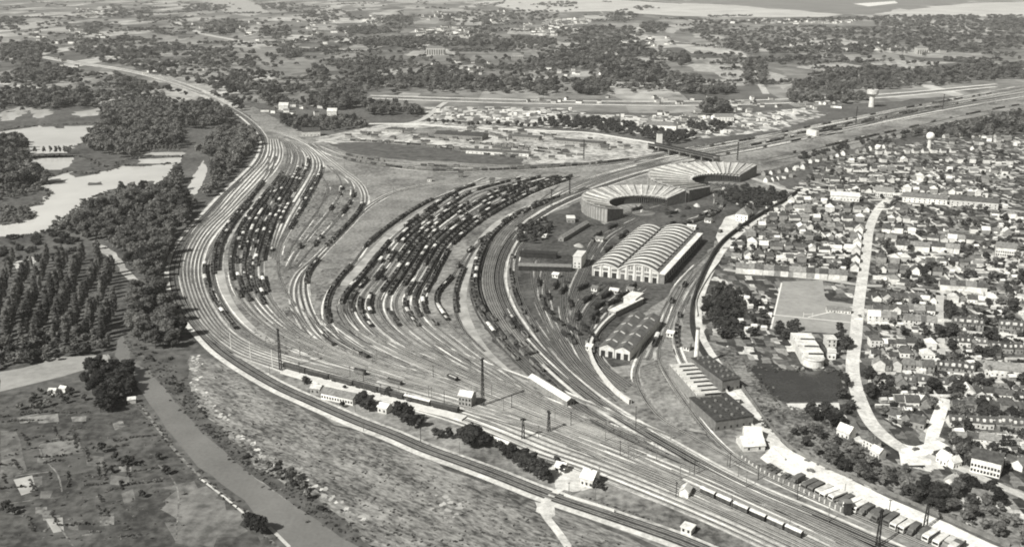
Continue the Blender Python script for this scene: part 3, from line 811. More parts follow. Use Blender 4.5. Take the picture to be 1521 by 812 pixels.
TR['O'] = [track(path(q), M_bed, M_rail, 2.4, ordw(i + 1) + ' track curving between depot and station road') for i, q in enumerate(OS)]
RL = [(620, 238), (760, 246), (860, 243), (950, 232), (1060, 214), (1200, 190), (1400, 150), (1560, 120)]
TR['R'] = [track(path([(x, y + 3.2 * k) for x, y in RL]), M_bed, M_rail, 2.4, ordw(k + 1) + ' track of the northern running lines') for k in range(0, 3)]
TR['R'] += [track(path(q), M_bed, M_rail, 2.4, l) for q, l in (([(457, 211), (500, 233), (560, 245), (640, 254), (760, 252), (850, 247), (940, 237)], 'track along the top of the yard'),
            ([(470, 214), (520, 232), (590, 243), (680, 249), (780, 249), (860, 245)], 'second track along the top of the yard'),
            ([(500, 208), (600, 214), (700, 224), (790, 236), (860, 238)], 'front track of the goods yard'), ([(520, 201), (620, 204), (720, 212), (830, 224), (920, 226)], 'middle track of the goods yard'),
            ([(560, 194), (660, 197), (760, 203), (860, 213), (950, 220)], 'rear track of the goods yard'))]
TR['V'] = [track(path(q), M_beddark, M_railold, 2.6, l) for q, l in (([(1130, 238), (1230, 217), (1330, 195), (1430, 172), (1560, 148)], 'branch line on the southern embankment'), ([(1134, 243), (1230, 222), (1330, 200), (1430, 178), (1560, 154)], 'second branch line on the southern embankment'))]

NE = path([(1560, 131), (1400, 157), (1250, 187), (1120, 214), (1030, 232), (960, 248)])
TR['NE'] = [track(offset(NE, s), M_bed if i % 2 else M_beddark, M_rail, 2.4, ordw(i + 1) + ' added track of the north eastern fan') for i, s in enumerate((-34, -28, -17, -11, -5, 2, 8, 14, 20))]
streaks(TR['NE'], 160, 'north eastern fan', (6, 3, 5), 80, 420, (1.2, 3.8), 235)
T1 = bundle([(430, 452), (478, 506), (556, 544), (650, 576), (760, 612), (860, 648)], [(556, 500), (622, 526), (704, 562), (790, 602), (884, 644), (960, 676)], 7, None, 'ladder below the sidings', w=2.3)
T2 = bundle([(404, 500), (470, 530), (550, 556), (640, 580), (740, 606)], [(440, 490), (520, 528), (600, 556), (690, 586), (780, 618)], 3, None, 'ladder beside the running lines', w=2.3)
TR['T'] = T1 + T2
TR['W'] = [track(path(q), M_bed, M_railold, 2.3, l) for q, l in (([(486, 246), (504, 264), (506, 286), (488, 316), (462, 348), (438, 378), (426, 402)], 'first thin siding inside the western loop'), ([(498, 254), (520, 270), (524, 292), (506, 320), (480, 350), (455, 378), (438, 398)], 'second thin siding inside the western loop'), ([(478, 262), (488, 280), (476, 306), (452, 340), (434, 366), (422, 388)], 'third thin siding inside the western loop'))]
NX = [track(offset(path(q), s), M_beddark, M_railold, 2.3, 'extra %s track of the sooty engine depot' % ordw(i + 1), 0.2) for i, (q, s) in enumerate([(NS[0], -4.6), (NS[1], 4.4), (NS[2], -4.2), (NS[3], 4.4), (NS[5], -4.3), (NS[7], -4.4), (NS[8], 4.6), (NS[9], -4.6)])]
TR['N'] += NX
streaks(TR['T'], 240, 'ladder tracks', (5, 3, 4), 20, 110)
streaks(TR['W'], 60, 'thin sidings in the loop', (3, 3, 2), 15, 60)
streaks(TR['B'], 220, 'western running lines', (6, 3, 1), 40, 220)
streaks(TR['E'], 110, 'western sidings', (2, 3, 2))
streaks(TR['F'], 60, 'inner western sidings', (5, 3, 1))
streaks(TR['J'], 260, 'central sidings', (3, 3, 3))
streaks(TR['M'] + TR['L'], 90, 'main curve', (5, 3, 2), 40, 200)
streaks(TR['P'] + TR['S'] + TR['Q'] + TR['H'] + TR['I'], 520, 'station throat lines', (6, 3, 4), 20, 140)
streaks(TR['N'], 200, 'depot tracks', (1, 3, 2), 15, 70)
streaks(TR['O'], 80, 'station road tracks', (3, 3, 2), 20, 90)
streaks(TR['R'] + TR['V'] + TR['G'] + TR['D'], 120, 'upper yard tracks', (4, 3, 2), 30, 160)
sheet('grove_path_ground', [(146, 362), (160, 366), (185, 392), (212, 424), (214, 434), (203, 432), (176, 398), (150, 374)], 0.08, M_dust, jit=0.8, label='pale sandy path through the railway wood', cat='path')

# ribbed ash stage between the two curved depot tracks
qa, qb = TR['O'][0], TR['O'][1]
ya = [i for i, q in enumerate(qa) if 548 < scr(*q)[1] < 640 and scr(*q)[0] < 1030]
yb = [i for i, q in enumerate(qb) if 532 < scr(*q)[1] < 652 and scr(*q)[0] < 1060]
n_ = 130
ia, ib = np.linspace(ya[0], ya[-1], n_), np.linspace(yb[0], yb[-1], n_)
A_ = np.c_[np.interp(ia, np.arange(len(qa)), qa[:, 0]), np.interp(ia, np.arange(len(qa)), qa[:, 1])]
B_ = np.c_[np.interp(ib, np.arange(len(qb)), qb[:, 0]), np.interp(ib, np.arange(len(qb)), qb[:, 1])]
mb = MB()
hh = 0.5 + 0.55 * np.sin(np.arange(n_) * 2 * math.pi / 5.0)
V = []
for s_, f_ in ((0.1, 0), (0.14, 1), (0.5, 1.2), (0.86, 1), (0.9, 0)):
    V += [(*(A_[i] * (1 - s_) + B_[i] * s_), 0.13 + f_ * (0.35 + hh[i])) for i in range(n_)]
mb.raw(V, [(r * n_ + i, r * n_ + i + 1, (r + 1) * n_ + i + 1, (r + 1) * n_ + i) for r in range(4) for i in range(n_ - 1)])
o = mb.build('ash_stage', M_yard_grey, label='long ribbed ash bank between the two curved depot tracks', cat='ash bank')
streaks(TR['M'] + TR['L'] + TR['R'][:3], 420, 'north eastern approach lines', (6, 2, 3), 80, 400, (1.5, 4.5), 235)
streaks(TR['R'][3:], 140, 'goods yard tracks', (3, 3, 4), 20, 120, (1.0, 3.5))
for i_, q_ in enumerate(([(300, 136), (250, 118), (180, 101), (110, 91.5)], [(302, 141), (250, 123), (180, 105.5), (110, 95)])):
    track(path(q_), M_beddark, M_rail, 5.0, ('far', 'near')[i_] + ' track of the distant double line', 0.4)
TR['R'] += [track(path(q), M_beddark, M_railold, 2.4, l) for q, l in (([(580, 190), (680, 193), (780, 198), (870, 206), (950, 217)], 'rearmost track of the goods yard'), ([(640, 207), (740, 217), (830, 229), (900, 232)], 'short middle track of the goods yard'), ([(540, 210), (640, 219), (740, 232), (800, 239)], 'track along the dark grass of goods yard'))]

# ------------------------------------------------------------------ rolling stock
WL = 8.6


def wheelset(mb, n=10):
    """two wheels turned with their axle as one solid of revolution"""
    prof = [(-0.82, 0.5), (-0.68, 0.5), (-0.66, 0.12), (0.66, 0.12), (0.68, 0.5), (0.82, 0.5)]
    vs = [(r * math.cos(2 * math.pi * k / n), y, 0.5 + r * math.sin(2 * math.pi * k / n)) for y, r in prof for k in range(n)]
    fs = [(i * n + k, i * n + (k + 1) % n, (i + 1) * n + (k + 1) % n, (i + 1) * n + k) for i in range(5) for k in range(n)]
    mb.raw(vs, fs + [tuple(range(n - 1, -1, -1)), tuple(range(5 * n, 6 * n))])


def open_body(mb, L=WL, h=1.5, mi=0):
    mb.box(-L / 2, -1.35, 0.85, L / 2, 1.35, 1.2, mi)
    z0, z1 = 1.2, 1.2 + h
    mb.box(-L / 2, -1.38, z0, L / 2, -1.26, z1, mi)
    mb.box(-L / 2, 1.26, z0, L / 2, 1.38, z1, mi)
    mb.box(-L / 2, -1.26, z0, -L / 2 + 0.12, 1.26, z1, mi)
    mb.box(L / 2 - 0.12, -1.26, z0, L / 2, 1.26, z1, mi)
    for x in (-L / 2 - 0.35, L / 2 + 0.1):
        for y in (-0.9, 0.7):
            mb.box(x, y, 0.9, x + 0.25, y + 0.2, 1.1, mi)


def load_shape(mb, L=WL, z=1.9, mi=0, heap=0.5):
    x0, x1 = -L / 2 + 0.13, L / 2 - 0.13
    xs = [x0, x0 + 1.2, -1.0, 1.0, x1 - 1.2, x1]
    top = [z, z + heap, z + heap * 0.6, z + heap, z + heap * 0.9, z]
    for i in range(5):
        for (ya, za), (yb, zb) in (((-1.25, 0), (0, 1)), ((0, 1), (1.25, 0))):
            a, b = top[i], top[i + 1]
            mb.face([(xs[i], ya, z if za == 0 else a), (xs[i + 1], ya, z if za == 0 else b), (xs[i + 1], yb, z if zb == 0 else b), (xs[i], yb, z if zb == 0 else a)], mi)


def roof_prof(w=1.5, z=3.2, rise=0.55, n=6, t=0.12):
    up = [(-w + 2 * w * k / n, z + rise * (1 - (2 * k / n - 1) ** 2)) for k in range(n + 1)]
    return [(x, q + t) for x, q in up] + [(x, q) for x, q in reversed(up)]


def roof_shape(mb, L=WL, z=3.2, mi=0, w=1.5, rise=0.55):
    pr = roof_prof(w, z, rise)
    n = len(pr)
    vs = [(-L / 2 - 0.1, -a, b) for a, b in pr] + [(L / 2 + 0.1, -a, b) for a, b in pr]
    mb.raw(vs, [(k, (k + 1) % n, n + (k + 1) % n, n + k) for k in range(n)] + [tuple(range(n - 1, -1, -1)), tuple(range(n, 2 * n))], mi)


def covered_body(mb, L=WL, mi=0, h=3.25):
    mb.box(-L / 2, -1.35, 0.85, L / 2, 1.35, h, mi)
    mb.box(-0.9, -1.42, 1.15, 0.9, 1.42, h - 0.2, mi)
    for x in (-L / 2 - 0.35, L / 2 + 0.1):
        for y in (-0.9, 0.7):
            mb.box(x, y, 0.9, x + 0.25, y + 0.2, 1.1, mi)


def tank_body(mb, mi=0):
    mb.box(-WL / 2, -1.2, 0.85, WL / 2, 1.2, 1.15, mi)
    n = 12
    vs = [(s * (WL / 2 - 0.4), 1.15 * math.cos(2 * math.pi * k / n), 2.3 + 1.15 * math.sin(2 * math.pi * k / n)) for s in (-1, 1) for k in range(n)]
    mb.raw(vs, [(k, (k + 1) % n, n + (k + 1) % n, n + k) for k in range(n)] + [tuple(range(n - 1, -1, -1)), tuple(range(n, 2 * n))], mi)
    mb.cyl(0, 0, 3.35, 3.8, 0.4, 0.4, 8, mi)


# variant: (name, category, phrase, body fn, body mat, second part name, second fn, second mat)
VAR = {
    'empty': ('open_wagon', 'open wagon', 'dark empty open wagon', open_body, M_wagdark, None, None, None),
    'coal': ('open_wagon', 'open wagon', 'open wagon heaped with coal', open_body, M_wagmid, 'load', load_shape, M_coal),
    'chalk': ('open_wagon', 'open wagon', 'open wagon with pale load', open_body, M_wagdark, 'load', load_shape, M_sand),
    'white': ('covered_wagon', 'covered wagon', 'white roofed covered wagon', covered_body, M_wagdark, 'roof', roof_shape, M_wagpale),
    'grey': ('covered_wagon', 'covered wagon', 'dark roofed covered wagon', covered_body, M_wagmid, 'roof', roof_shape, M_wagdark),
    'tank': ('tank_wagon', 'tank wagon', 'black tank wagon', tank_body, M_black, None, None, None),
}
WM = {}
for k, (nm, ct, ph_, bf, bm_, pn, pf, pm) in VAR.items():
    far = MB()
    bf(far)
    far.box(-WL / 2 + 0.5, -0.85, 0.0, WL / 2 - 0.5, 0.85, 0.84)
    if pf:
        pf(far, mi=1)
    b = MB()
    bf(b)
    wh = MB()
    wheelset(wh, 10)
    WM[k] = {'far': far.mesh(nm, [bm_, pm] if pm else [bm_]), 'farmb': far, 'body': b.mesh('body', bm_), 'wheels': wh.mesh('wheelset', M_black), 'ms': [bm_, pm or bm_]}
    if pf:
        q = MB()
        pf(q)
        WM[k]['part'] = (pn, q.mesh(pn, pm))

WAG = []


def row(a, y0, y1, mix, phrase, fill=1.0, pitch=9.6, gap=0.0, z=0.36):
    """string of wagons standing on a track between two stations"""
    ys = np.array([scr(x, y)[1] for x, y in a])
    seg = np.r_[0, np.cumsum(np.hypot(*np.diff(a, axis=0).T))]
    ok = (ys >= min(y0, y1)) & (ys <= max(y0, y1))
    if not ok.any():
        return
    s0, s1 = seg[ok].min(), seg[ok].max()
    s = s0 + pitch / 2
    lst = []
    while s < s1 - pitch / 2:
        if random.random() < gap:
            s += pitch * random.randint(2, 6)
            continue
        f = random.choice((0.9, 0.95, 1.0, 1.0, 1.12, 1.3)) if pitch < 10 else 1.0
        s += pitch * (f - 1) / 2
        x, y = np.interp(s, seg, a[:, 0]), np.interp(s, seg, a[:, 1])
        x2, y2 = np.interp(s + 2, seg, a[:, 0]), np.interp(s + 2, seg, a[:, 1])
        if random.random() < fill:
            lst.append((x, y, math.atan2(y2 - y, x2 - x), random.choices(list(mix), list(mix.values()))[0], f))
        s += pitch * (1 + f) / 2
    lst.sort(key=lambda q: -scr(q[0], q[1])[1])
    for i, (x, y, r, v, f) in enumerate(lst):
        WAG.append((scr(x, y)[2], v, x, y, z, r, '%s, %s from near end, %s' % (VAR[v][2], ordw(i + 1), phrase), f))


DARK = dict(empty=6, coal=7, chalk=0.5, white=0.4, grey=3, tank=0.5)
MIX = dict(empty=6, coal=6, chalk=0.8, white=1.9, grey=6, tank=0.8)
PALE = dict(empty=3, coal=2, chalk=2, white=6, grey=2)
row(TR['D'][0], 392, 492, dict(empty=5, coal=5, chalk=1, white=2, grey=3), 'row beside the western running lines', 0.95, gap=0.05)
row(TR['D'][1], 270, 410, DARK, 'long dark row beside service road', 1)
row(offset(TR['D'][1], 4.2), 300, 408, DARK, 'second dark row beside service road', 1)
for i, q in enumerate(TR['E']):
    row(q, (256, 262, 264, 256, 250, 246)[i], (446, 452, 440, 456, 440, 436)[i], MIX, ordw(i + 1) + ' row of western sidings', 0.97, gap=0.055)
row(TR['F'][0], 236, 330, MIX, 'first row of inner western sidings', 0.95, gap=0.06)
row(TR['F'][1], 300, 384, PALE, 'second row of inner western sidings', 0.9, gap=0.1)
row(TR['F'][4], 248, 345, MIX, 'last row of inner western sidings', 1, gap=0.03)
row(TR['F'][3], 262, 300, DARK, 'fourth row of inner western sidings', 0.9)
row(TR['G'][0], 300, 372, MIX, 'row on the western loop', 1, gap=0.03)
row(TR['H'][1], 384, 424, DARK, 'short row on connecting curve', 1)
row(TR['I'][0], 296, 372, DARK, 'leftmost row of central sidings', 1)
row(TR['I'][0], 394, 482, DARK, 'lower leftmost row of central sidings', 1)
for i, q in enumerate(TR['J']):
    row(q, (276, 290, 266, 280, 264, 272, 262, 264, 262, 266, 290)[i], (492, 466, 488, 470, 440, 486, 450, 492, 476, 496, 500)[i], MIX, ordw(i + 1) + ' row of central sidings', 0.97, gap=0.06)
row(TR['K'][0], 410, 482, dict(white=5, chalk=2, empty=3), 'curved pale row right of central sidings', 1)
row(TR['K'][0], 300, 400, MIX, 'row right of central sidings', 0.95, gap=0.12)
row(TR['K'][1], 398, 470, DARK, 'dark row inside the great curve', 0.95, gap=0.08)
row(TR['KK'][0], 292, 560, MIX, 'first row along the great curve', 1, gap=0.04)
row(TR['KK'][1], 300, 470, DARK, 'second row along the great curve', 1, gap=0.05)
row(TR['KK'][1], 478, 590, DARK, 'lower second row along great curve', 1, gap=0.12)
row(TR['KK'][2], 470, 600, MIX, 'third row along the great curve', 1, gap=0.1)
for k in range(1, 4):
    row(offset(TR['KK'][2], 4.5 * k) if False else offset(TR['M'][0], 4.4 * k - 2), 470, 530, DARK, ordw(k) + ' short row inside great curve', 0.85, gap=0.15)
row(TR['R'][3], 236, 253.2, DARK, 'row along top of the yard', 1)
row(TR['R'][4], 230, 249, DARK, 'second row along top of the yard', 0.9, gap=0.1)
row(TR['R'][5], 209, 236, MIX, 'front row of the goods yard', 0.9, gap=0.15)
row(TR['R'][6], 202, 225, MIX, 'middle row of the goods yard', 0.9, gap=0.2)
row(TR['R'][7], 194.5, 219, MIX, 'rear row of the goods yard', 0.9, gap=0.2)
row(TR['M'][0], 195, 215, DARK, 'row on the north eastern approach', 1, gap=0.15)
row(TR['V'][0], 150, 232, DARK, 'row on the southern embankment', 1, gap=0.25)
row(TR['R'][2], 160, 200, DARK, 'row on the northern running lines', 0.9, gap=0.3)
row(TR['N'][11], 300, 345, DARK, 'row beside the turntable sheds', 0.9, gap=0.1)
row(TR['N'][6], 430, 530, dict(empty=3, coal=5), 'row in the sooty depot', 0.5, gap=0.3)
row(TR['N'][3], 420, 520, dict(empty=3, coal=5), 'row left of the sooty depot', 0.4, gap=0.35)
row(TR['O'][3], 440, 525, dict(coal=3, empty=3, white=1), 'row beside the depot workshop', 0.7, gap=0.2)
row(TR['O'][4], 420, 500, dict(coal=3, empty=3), 'row behind the depot workshop', 0.6, gap=0.25)
row(TR['Q'][0], 552, 585, MIX, 'row on the upper ladder track', 0.8, gap=0.3)
row(TR['S'][2], 729, 808, dict(white=1), 'white topped train below the throat', 1, pitch=10.0)
row(TR['B'][2], 560, 590, MIX, 'row in the western running lines', 0.7, gap=0.3)

row(TR['W'][0], 268, 372, MIX, 'first thin siding inside western loop', 0.5, gap=0.2)
row(TR['W'][1], 285, 380, MIX, 'second thin siding inside western loop', 0.5, gap=0.25)
row(TR['T'][1], 520, 580, MIX, 'second track of the ladder', 0.6, gap=0.35)
row(TR['T'][4], 520, 590, MIX, 'fifth track of the ladder', 0.5, gap=0.4)
row(TR['N'][13], 380, 540, dict(empty=3, coal=4, white=1), 'first extra depot track', 0.5, gap=0.2)
row(TR['N'][15], 400, 560, dict(empty=3, coal=4, grey=1), 'third extra depot track', 0.4, gap=0.3)
row(TR['NE'][1], 140, 235, DARK, 'second track of north eastern fan', 0.9, gap=0.3)
row(TR['NE'][6], 150, 225, MIX, 'seventh track of north eastern fan', 0.9, gap=0.3)
row(TR['R'][8], 196, 216, MIX, 'rearmost row of the goods yard', 0.9, gap=0.25)
row(TR['R'][9], 208, 231, MIX, 'short middle row of the goods yard', 0.9, gap=0.2)
row(TR['R'][10], 211, 238, DARK, 'row along dark grass of goods yard', 0.9, gap=0.3)
row(TR['L'][0], 205, 240, DARK, 'row outside the great curve', 0.9, gap=0.4)
row(TR['P'][3], 640, 700, MIX, 'row in the station throat', 0.5, gap=0.4)
row(TR['Q'][5], 560, 600, DARK, 'row on the lower ladder track', 0.6, gap=0.4)
row(TR['H'][0], 500, 530, MIX, 'row on the connecting curve', 0.8, gap=0.3)
row(TR['N'][8], 345, 440, dict(empty=3, coal=3), 'row behind the sooty depot', 0.4, gap=0.3)
row(TR['N'][10], 300, 340, dict(coal=3, empty=3, white=1), 'row beside the roundhouse coal', 0.8, gap=0.2)
row(TR['O'][2], 430, 560, dict(coal=3, empty=3, white=1), 'row along the depot loop', 0.6, gap=0.3)
WAG.sort(key=lambda q: -q[0])
cnt = {}
left = {}
for sc_, v, x, y, z, r, lab, f in WAG:
    nm, ct = VAR[v][0], VAR[v][1]
    cnt[nm] = cnt.get(nm, 0) + 1
    if cnt[nm] > 300:
        left.setdefault(v, []).append((x, y, z, r))
        continue
    g = {'open_wagon': 'open wagons in the yard', 'covered_wagon': 'covered wagons in the yard', 'tank_wagon': 'tank wagons in the yard'}[nm]
    if sc_ > 1.62:
        t = thing(nm, lab, ct, (x, y, z), r, g, (f, 1, 1))
        add('body', WM[v]['body'], t)
        add('wheelset', WM[v]['wheels'], t, (-2.6, 0, 0))
        add('wheelset', WM[v]['wheels'], t, (2.6, 0, 0))
        if 'part' in WM[v]:
            add(WM[v]['part'][0], WM[v]['part'][1], t)
    else:
        add(nm, WM[v]['far'], None, (x, y, z), r, (f, 1, 1), lab, ct, g)
if left:
    mats_, mb = [], MB()
    for v, items in left.items():
        src = WM[v]['farmb']
        base = len(mats_)
        mats_ += WM[v]['ms']
        V = np.array(src.v)
        for x, y, z, r in items:
            c, s = math.cos(r), math.sin(r)
            n0 = len(mb.v)
            mb.v += [(x + c * p[0] - s * p[1], y + s * p[0] + c * p[1], z + p[2]) for p in src.v]
            mb.f += [tuple(i + n0 for i in f) for f in src.f]
            mb.m += [base + i for i in src.m]
    mb.build('distant_wagons', mats_, label='mass of farther wagons filling the sidings', cat='wagons', kind='stuff')

# ------------------------------------------------------------------ buildings


def frame_at(fl, fr):
    a, b = P(*fl), P(*fr)
    d = b - a
    return a, d.length, math.atan2(d.y, d.x)


def gable(mb, w, d, h, rh, over=0.5, t=0.25, along='x', mi=0):
    """two roof slabs, ridge along x or y"""
    if along == 'x':
        for s in (0, 1):
            y0, y1 = (-over, d / 2) if s == 0 else (d + over, d / 2)
            z0 = h - over * rh / (d / 2)
            pts = [(-over, y0, z0), (w + over, y0, z0), (w + over, y1, h + rh), (-over, y1, h + rh)]
            if s:
                pts = pts[::-1]
            slab(mb, pts, t, mi)
    else:
        for s in (0, 1):
            x0, x1 = (-over, w / 2) if s == 0 else (w + over, w / 2)
            z0 = h - over * rh / (w / 2)
            pts = [(x0, d + over, z0), (x0, -over, z0), (x1, -over, h + rh), (x1, d + over, h + rh)]
            if s:
                pts = pts[::-1]
            slab(mb, pts, t, mi)


def slab(mb, pts, t, mi=0):
    up = [(x, y, z + t) for x, y, z in pts]
    n = len(pts)
    mb.raw(list(pts) + up, [tuple(range(n, 2 * n)), tuple(range(n - 1, -1, -1))] + [(k, (k + 1) % n, n + (k + 1) % n, n + k) for k in range(n)], mi)


def hip(mb, w, d, h, rh, over=0.5, mi=0):
    e = [(-over, -over, h), (w + over, -over, h), (w + over, d + over, h), (-over, d + over, h)]
    if w >= d:
        r0, r1 = (d / 2, d / 2, h + rh), (w - d / 2, d / 2, h + rh)
        f = [[e[0], e[1], r1, r0], [e[1], e[2], r1], [e[2], e[3], r0, r1], [e[3], e[0], r0]]
    else:
        r0, r1 = (w / 2, w / 2, h + rh), (w / 2, d - w / 2, h + rh)
        f = [[e[0], e[1], r0], [e[1], e[2], r1, r0], [e[2], e[3], r1], [e[3], e[0], r0, r1]]
    for q in f:
        mb.face(q, mi)
    mb.face(e[::-1], mi)


def walls(mb, w, d, h, rh=0, along='x', mi=0):
    mb.box(0, 0, 0, w, d, h, mi)
    if rh:
        if along == 'x':
            for x in (0.0, w):
                q = [(x, 0, h), (x, d, h), (x, d / 2, h + rh - 0.05)]
                mb.face(q if x else q[::-1], mi)
        else:
            for y in (0.0, d):
                q = [(0, y, h), (w, y, h), (w / 2, y, h + rh - 0.05)]
                mb.face(q if not y else q[::-1], mi)


def win_mesh(name, w, h, m, depth=0.08):
    b = MB()
    b.box(0, -depth, 0, w, 0.0, h)
    return b.mesh(name, m)


WIN = win_mesh('window', 1.1, 1.5, M_glass)
DOOR = win_mesh('door', 1.2, 2.2, M_iron)
BIGDOOR = win_mesh('door', 3.2, 4.5, M_black)
BIGWIN = win_mesh('window', 2.4, 2.2, M_glass)


def hall(name, label, cat, fl, fr, depth, h, roof='gable', rh=2.0, along='x', mw=M_wallpale, mr=M_roofmid, win=0, wrows=1, doors=0, wm=None, dm=None, side=0, chim=0, vents=0, base=0.0, strips=0):
    a, w_, r = frame_at(fl, fr)
    t = thing(name, label, cat, (a.x, a.y, base), r)
    b = MB()
    walls(b, w_, depth, h, rh if roof == 'gable' else 0, along)
    tw = b.build('wall', mw, t)
    b = MB()
    if roof == 'gable':
        gable(b, w_, depth, h, rh, along=along)
    elif roof == 'hip':
        hip(b, w_, depth, h + 0.02, rh)
    elif roof == 'saw':
        n = int(rh)
        for k in range(n):
            y0, y1 = depth * k / n, depth * (k + 1) / n
            q = [(0, y0 + 0.6, h + 1.1), (w_, y0 + 0.6, h + 1.1), (w_, y1, h), (0, y1, h)]
            slab(b, q, 0.2)
            for x in (0.02, w_ - 0.02):
                b.face([(x, y0 + 0.2, h), (x, y0 + 0.62, h + 1.1), (x, y1, h)])
    else:
        b.box(-0.4, -0.4, h + 0.005, w_ + 0.4, depth + 0.4, h + 0.5)
    tr = b.build('roof', mr, t)
    if roof == 'saw':
        for k in range(int(rh)):
            y0 = depth * k / int(rh)
            g = MB()
            g.box(w_ * 0.03, y0 + 0.1, h - 0.3, w_ * 0.3, y0 + 0.55, h + 1.25)
            g.build('riser', mr, tr)
            g = MB()
            g.box(w_ * 0.3, y0 + 0.1, h - 0.3, w_ * 0.97, y0 + 0.55, h + 1.2)
            g.build('skylight', M_glass, tr)
    dw = doors * 5.0
    for k in range(doors):
        add('door', dm or BIGDOOR, tw, (w_ * (k + 0.5) / doors - 1.6, -0.01, 0.02))
    z = 1.0 if not doors else 5.4
    for rr in range(wrows):
        for k in range(win):
            add('window', wm or WIN, tw, (w_ * (k + 0.5) / win - 0.55, -0.01, z + rr * 2.9))
    for k in range(side):
        o = add('window', wm or WIN, tw, (w_ + 0.01, depth * (k + 0.4) / side, 1.2))
        o.rotation_euler = (0, 0, math.pi / 2)
    for k in range(chim):
        b = MB()
        b.box(w_ * (k + 0.6) / max(1, chim) - 0.4, depth * 0.5 - 0.4, h + rh * 0.5, w_ * (k + 0.6) / max(1, chim) + 0.4, depth * 0.5 + 0.4, h + rh + 1.3)
        b.build('chimney', M_wallgrey, tr)
    if vents:
        for i in range(vents):
            for j in range(3):
                b = MB()
                x, y = w_ * (j + 0.7) / 3.4, depth * (i + 0.5) / vents
                b.box(x - 0.5, y - 0.9, h + 0.505, x + 0.5, y + 0.9, h + 1.7)
                b.build('roof_vent', M_stone, tr)
    if strips:
        for k in range(strips):
            y = depth * (k + 0.6) / (strips + 0.2)
            for s in (0, 1):
                xa, xb = (w_ * 0.12, w_ * 0.42) if s == 0 else (w_ * 0.58, w_ * 0.88)
                za, zb = h + rh * (1 - abs(xa / (w_ / 2) - 1)) + 0.26, h + rh * (1 - abs(xb / (w_ / 2) - 1)) + 0.26
                g = MB()
                slab(g, [(xa, y - 0.8, za), (xb, y - 0.8, zb), (xb, y + 0.8, zb), (xa, y + 0.8, za)], 0.15)
                g.build('skylight', M_roofpale, tr)
    return t


# roundhouses
def roundhouse(label, c, R, r, a0, a1, ho, hi, n, amp, mroof):
    t = thing('roundhouse', label, 'roundhouse', (c[0], c[1], 0))
    an = [math.radians(a0 + (a1 - a0) * k / (2 * n)) for k in range(2 * n + 1)]
    roof, ridge = MB(), MB()
    eo, ei = R + 1.0, r - 1.2
    for k in range(2 * n):
        q = []
        for aa, kk in ((an[k], k), (an[k + 1], k + 1)):
            dz = amp if kk % 2 else 0.0
            q.append(((eo * math.cos(aa), eo * math.sin(aa), ho + 0.3 + dz * 0.6), (ei * math.cos(aa), ei * math.sin(aa), hi + 0.3 + dz)))
        roof.face([q[0][0], q[1][0], q[1][1], q[0][1]])
        roof.face([(x, y, z - 0.35) for x, y, z in (q[0][1], q[1][1], q[1][0], q[0][0])])
    ro = roof.build('roof', mroof, t)
    # raised roof lights along each bay
    for k in range(1, 2 * n, 2):
        aa = an[k]
        b = MB()
        p = [((R - 1.5) * math.cos(aa), (R - 1.5) * math.sin(aa), ho + 0.75 + amp * 0.6), ((r + 2) * math.cos(aa), (r + 2) * math.sin(aa), hi + 0.75 + amp)]
        b.beam(p[0], p[1], 0.9)
        b.build('roof_light', M_roofpale if k % 4 == 1 else M_roofmid, ro)
    wall = MB()
    for k in range(2 * n):
        p, q = (R * math.cos(an[k]), R * math.sin(an[k])), (R * math.cos(an[k + 1]), R * math.sin(an[k + 1]))
        wall.face([(p[0], p[1], 0), (q[0], q[1], 0), (q[0], q[1], ho), (p[0], p[1], ho)])
    ow = wall.build('outer_wall', M_rhwall, t)
    for k in range(0, 2 * n + 1):
        b = MB()
        p = ((R + 0.25) * math.cos(an[k]), (R + 0.25) * math.sin(an[k]))
        b.cyl(p[0], p[1], 0, ho - 0.4, 0.55, 0.55, 6)
        b.build('buttress', M_wallgrey, ow)
    inn = MB()
    for k in range(2 * n):
        p, q = (r * math.cos(an[k]), r * math.sin(an[k])), (r * math.cos(an[k + 1]), r * math.sin(an[k + 1]))
        inn.face([(q[0], q[1], hi - 1.2), (p[0], p[1], hi - 1.2), (p[0], p[1], hi), (q[0], q[1], hi)])
    inn.build('fascia', M_roofpale, t)
    for k in range(0, 2 * n + 1):
        b = MB()
        b.cyl(r * math.cos(an[k]), r * math.sin(an[k]), 0, hi - 0.1, 0.4, 0.35, 6)
        b.build('column', M_iron, t)
    for aa in (an[0], an[-1]):
        b = MB()
        cx, sy = math.cos(aa), math.sin(aa)
        tx, ty = (-sy, cx) if aa == an[-1] else (sy, -cx)
        q = [(r * cx, r * sy, 0), (R * cx, R * sy, 0), (R * cx, R * sy, ho + 0.25), (r * cx, r * sy, hi + 0.25)]
        b.face(q)
        b.face([(x + tx * 0.4, y + ty * 0.4, z) for x, y, z in q][::-1])
        b.build('end_wall', M_stone, t)
    fl = MB()
    for k in range(2 * n):
        fl.face([((r - 2) * math.cos(an[k]), (r - 2) * math.sin(an[k]), 0.1), (R * math.cos(an[k]), R * math.sin(an[k]), 0.1), (R * math.cos(an[k + 1]), R * math.sin(an[k + 1]), 0.1), ((r - 2) * math.cos(an[k + 1]), (r - 2) * math.sin(an[k + 1]), 0.1)])
    fl.build('floor', M_beddark, t)
    return t


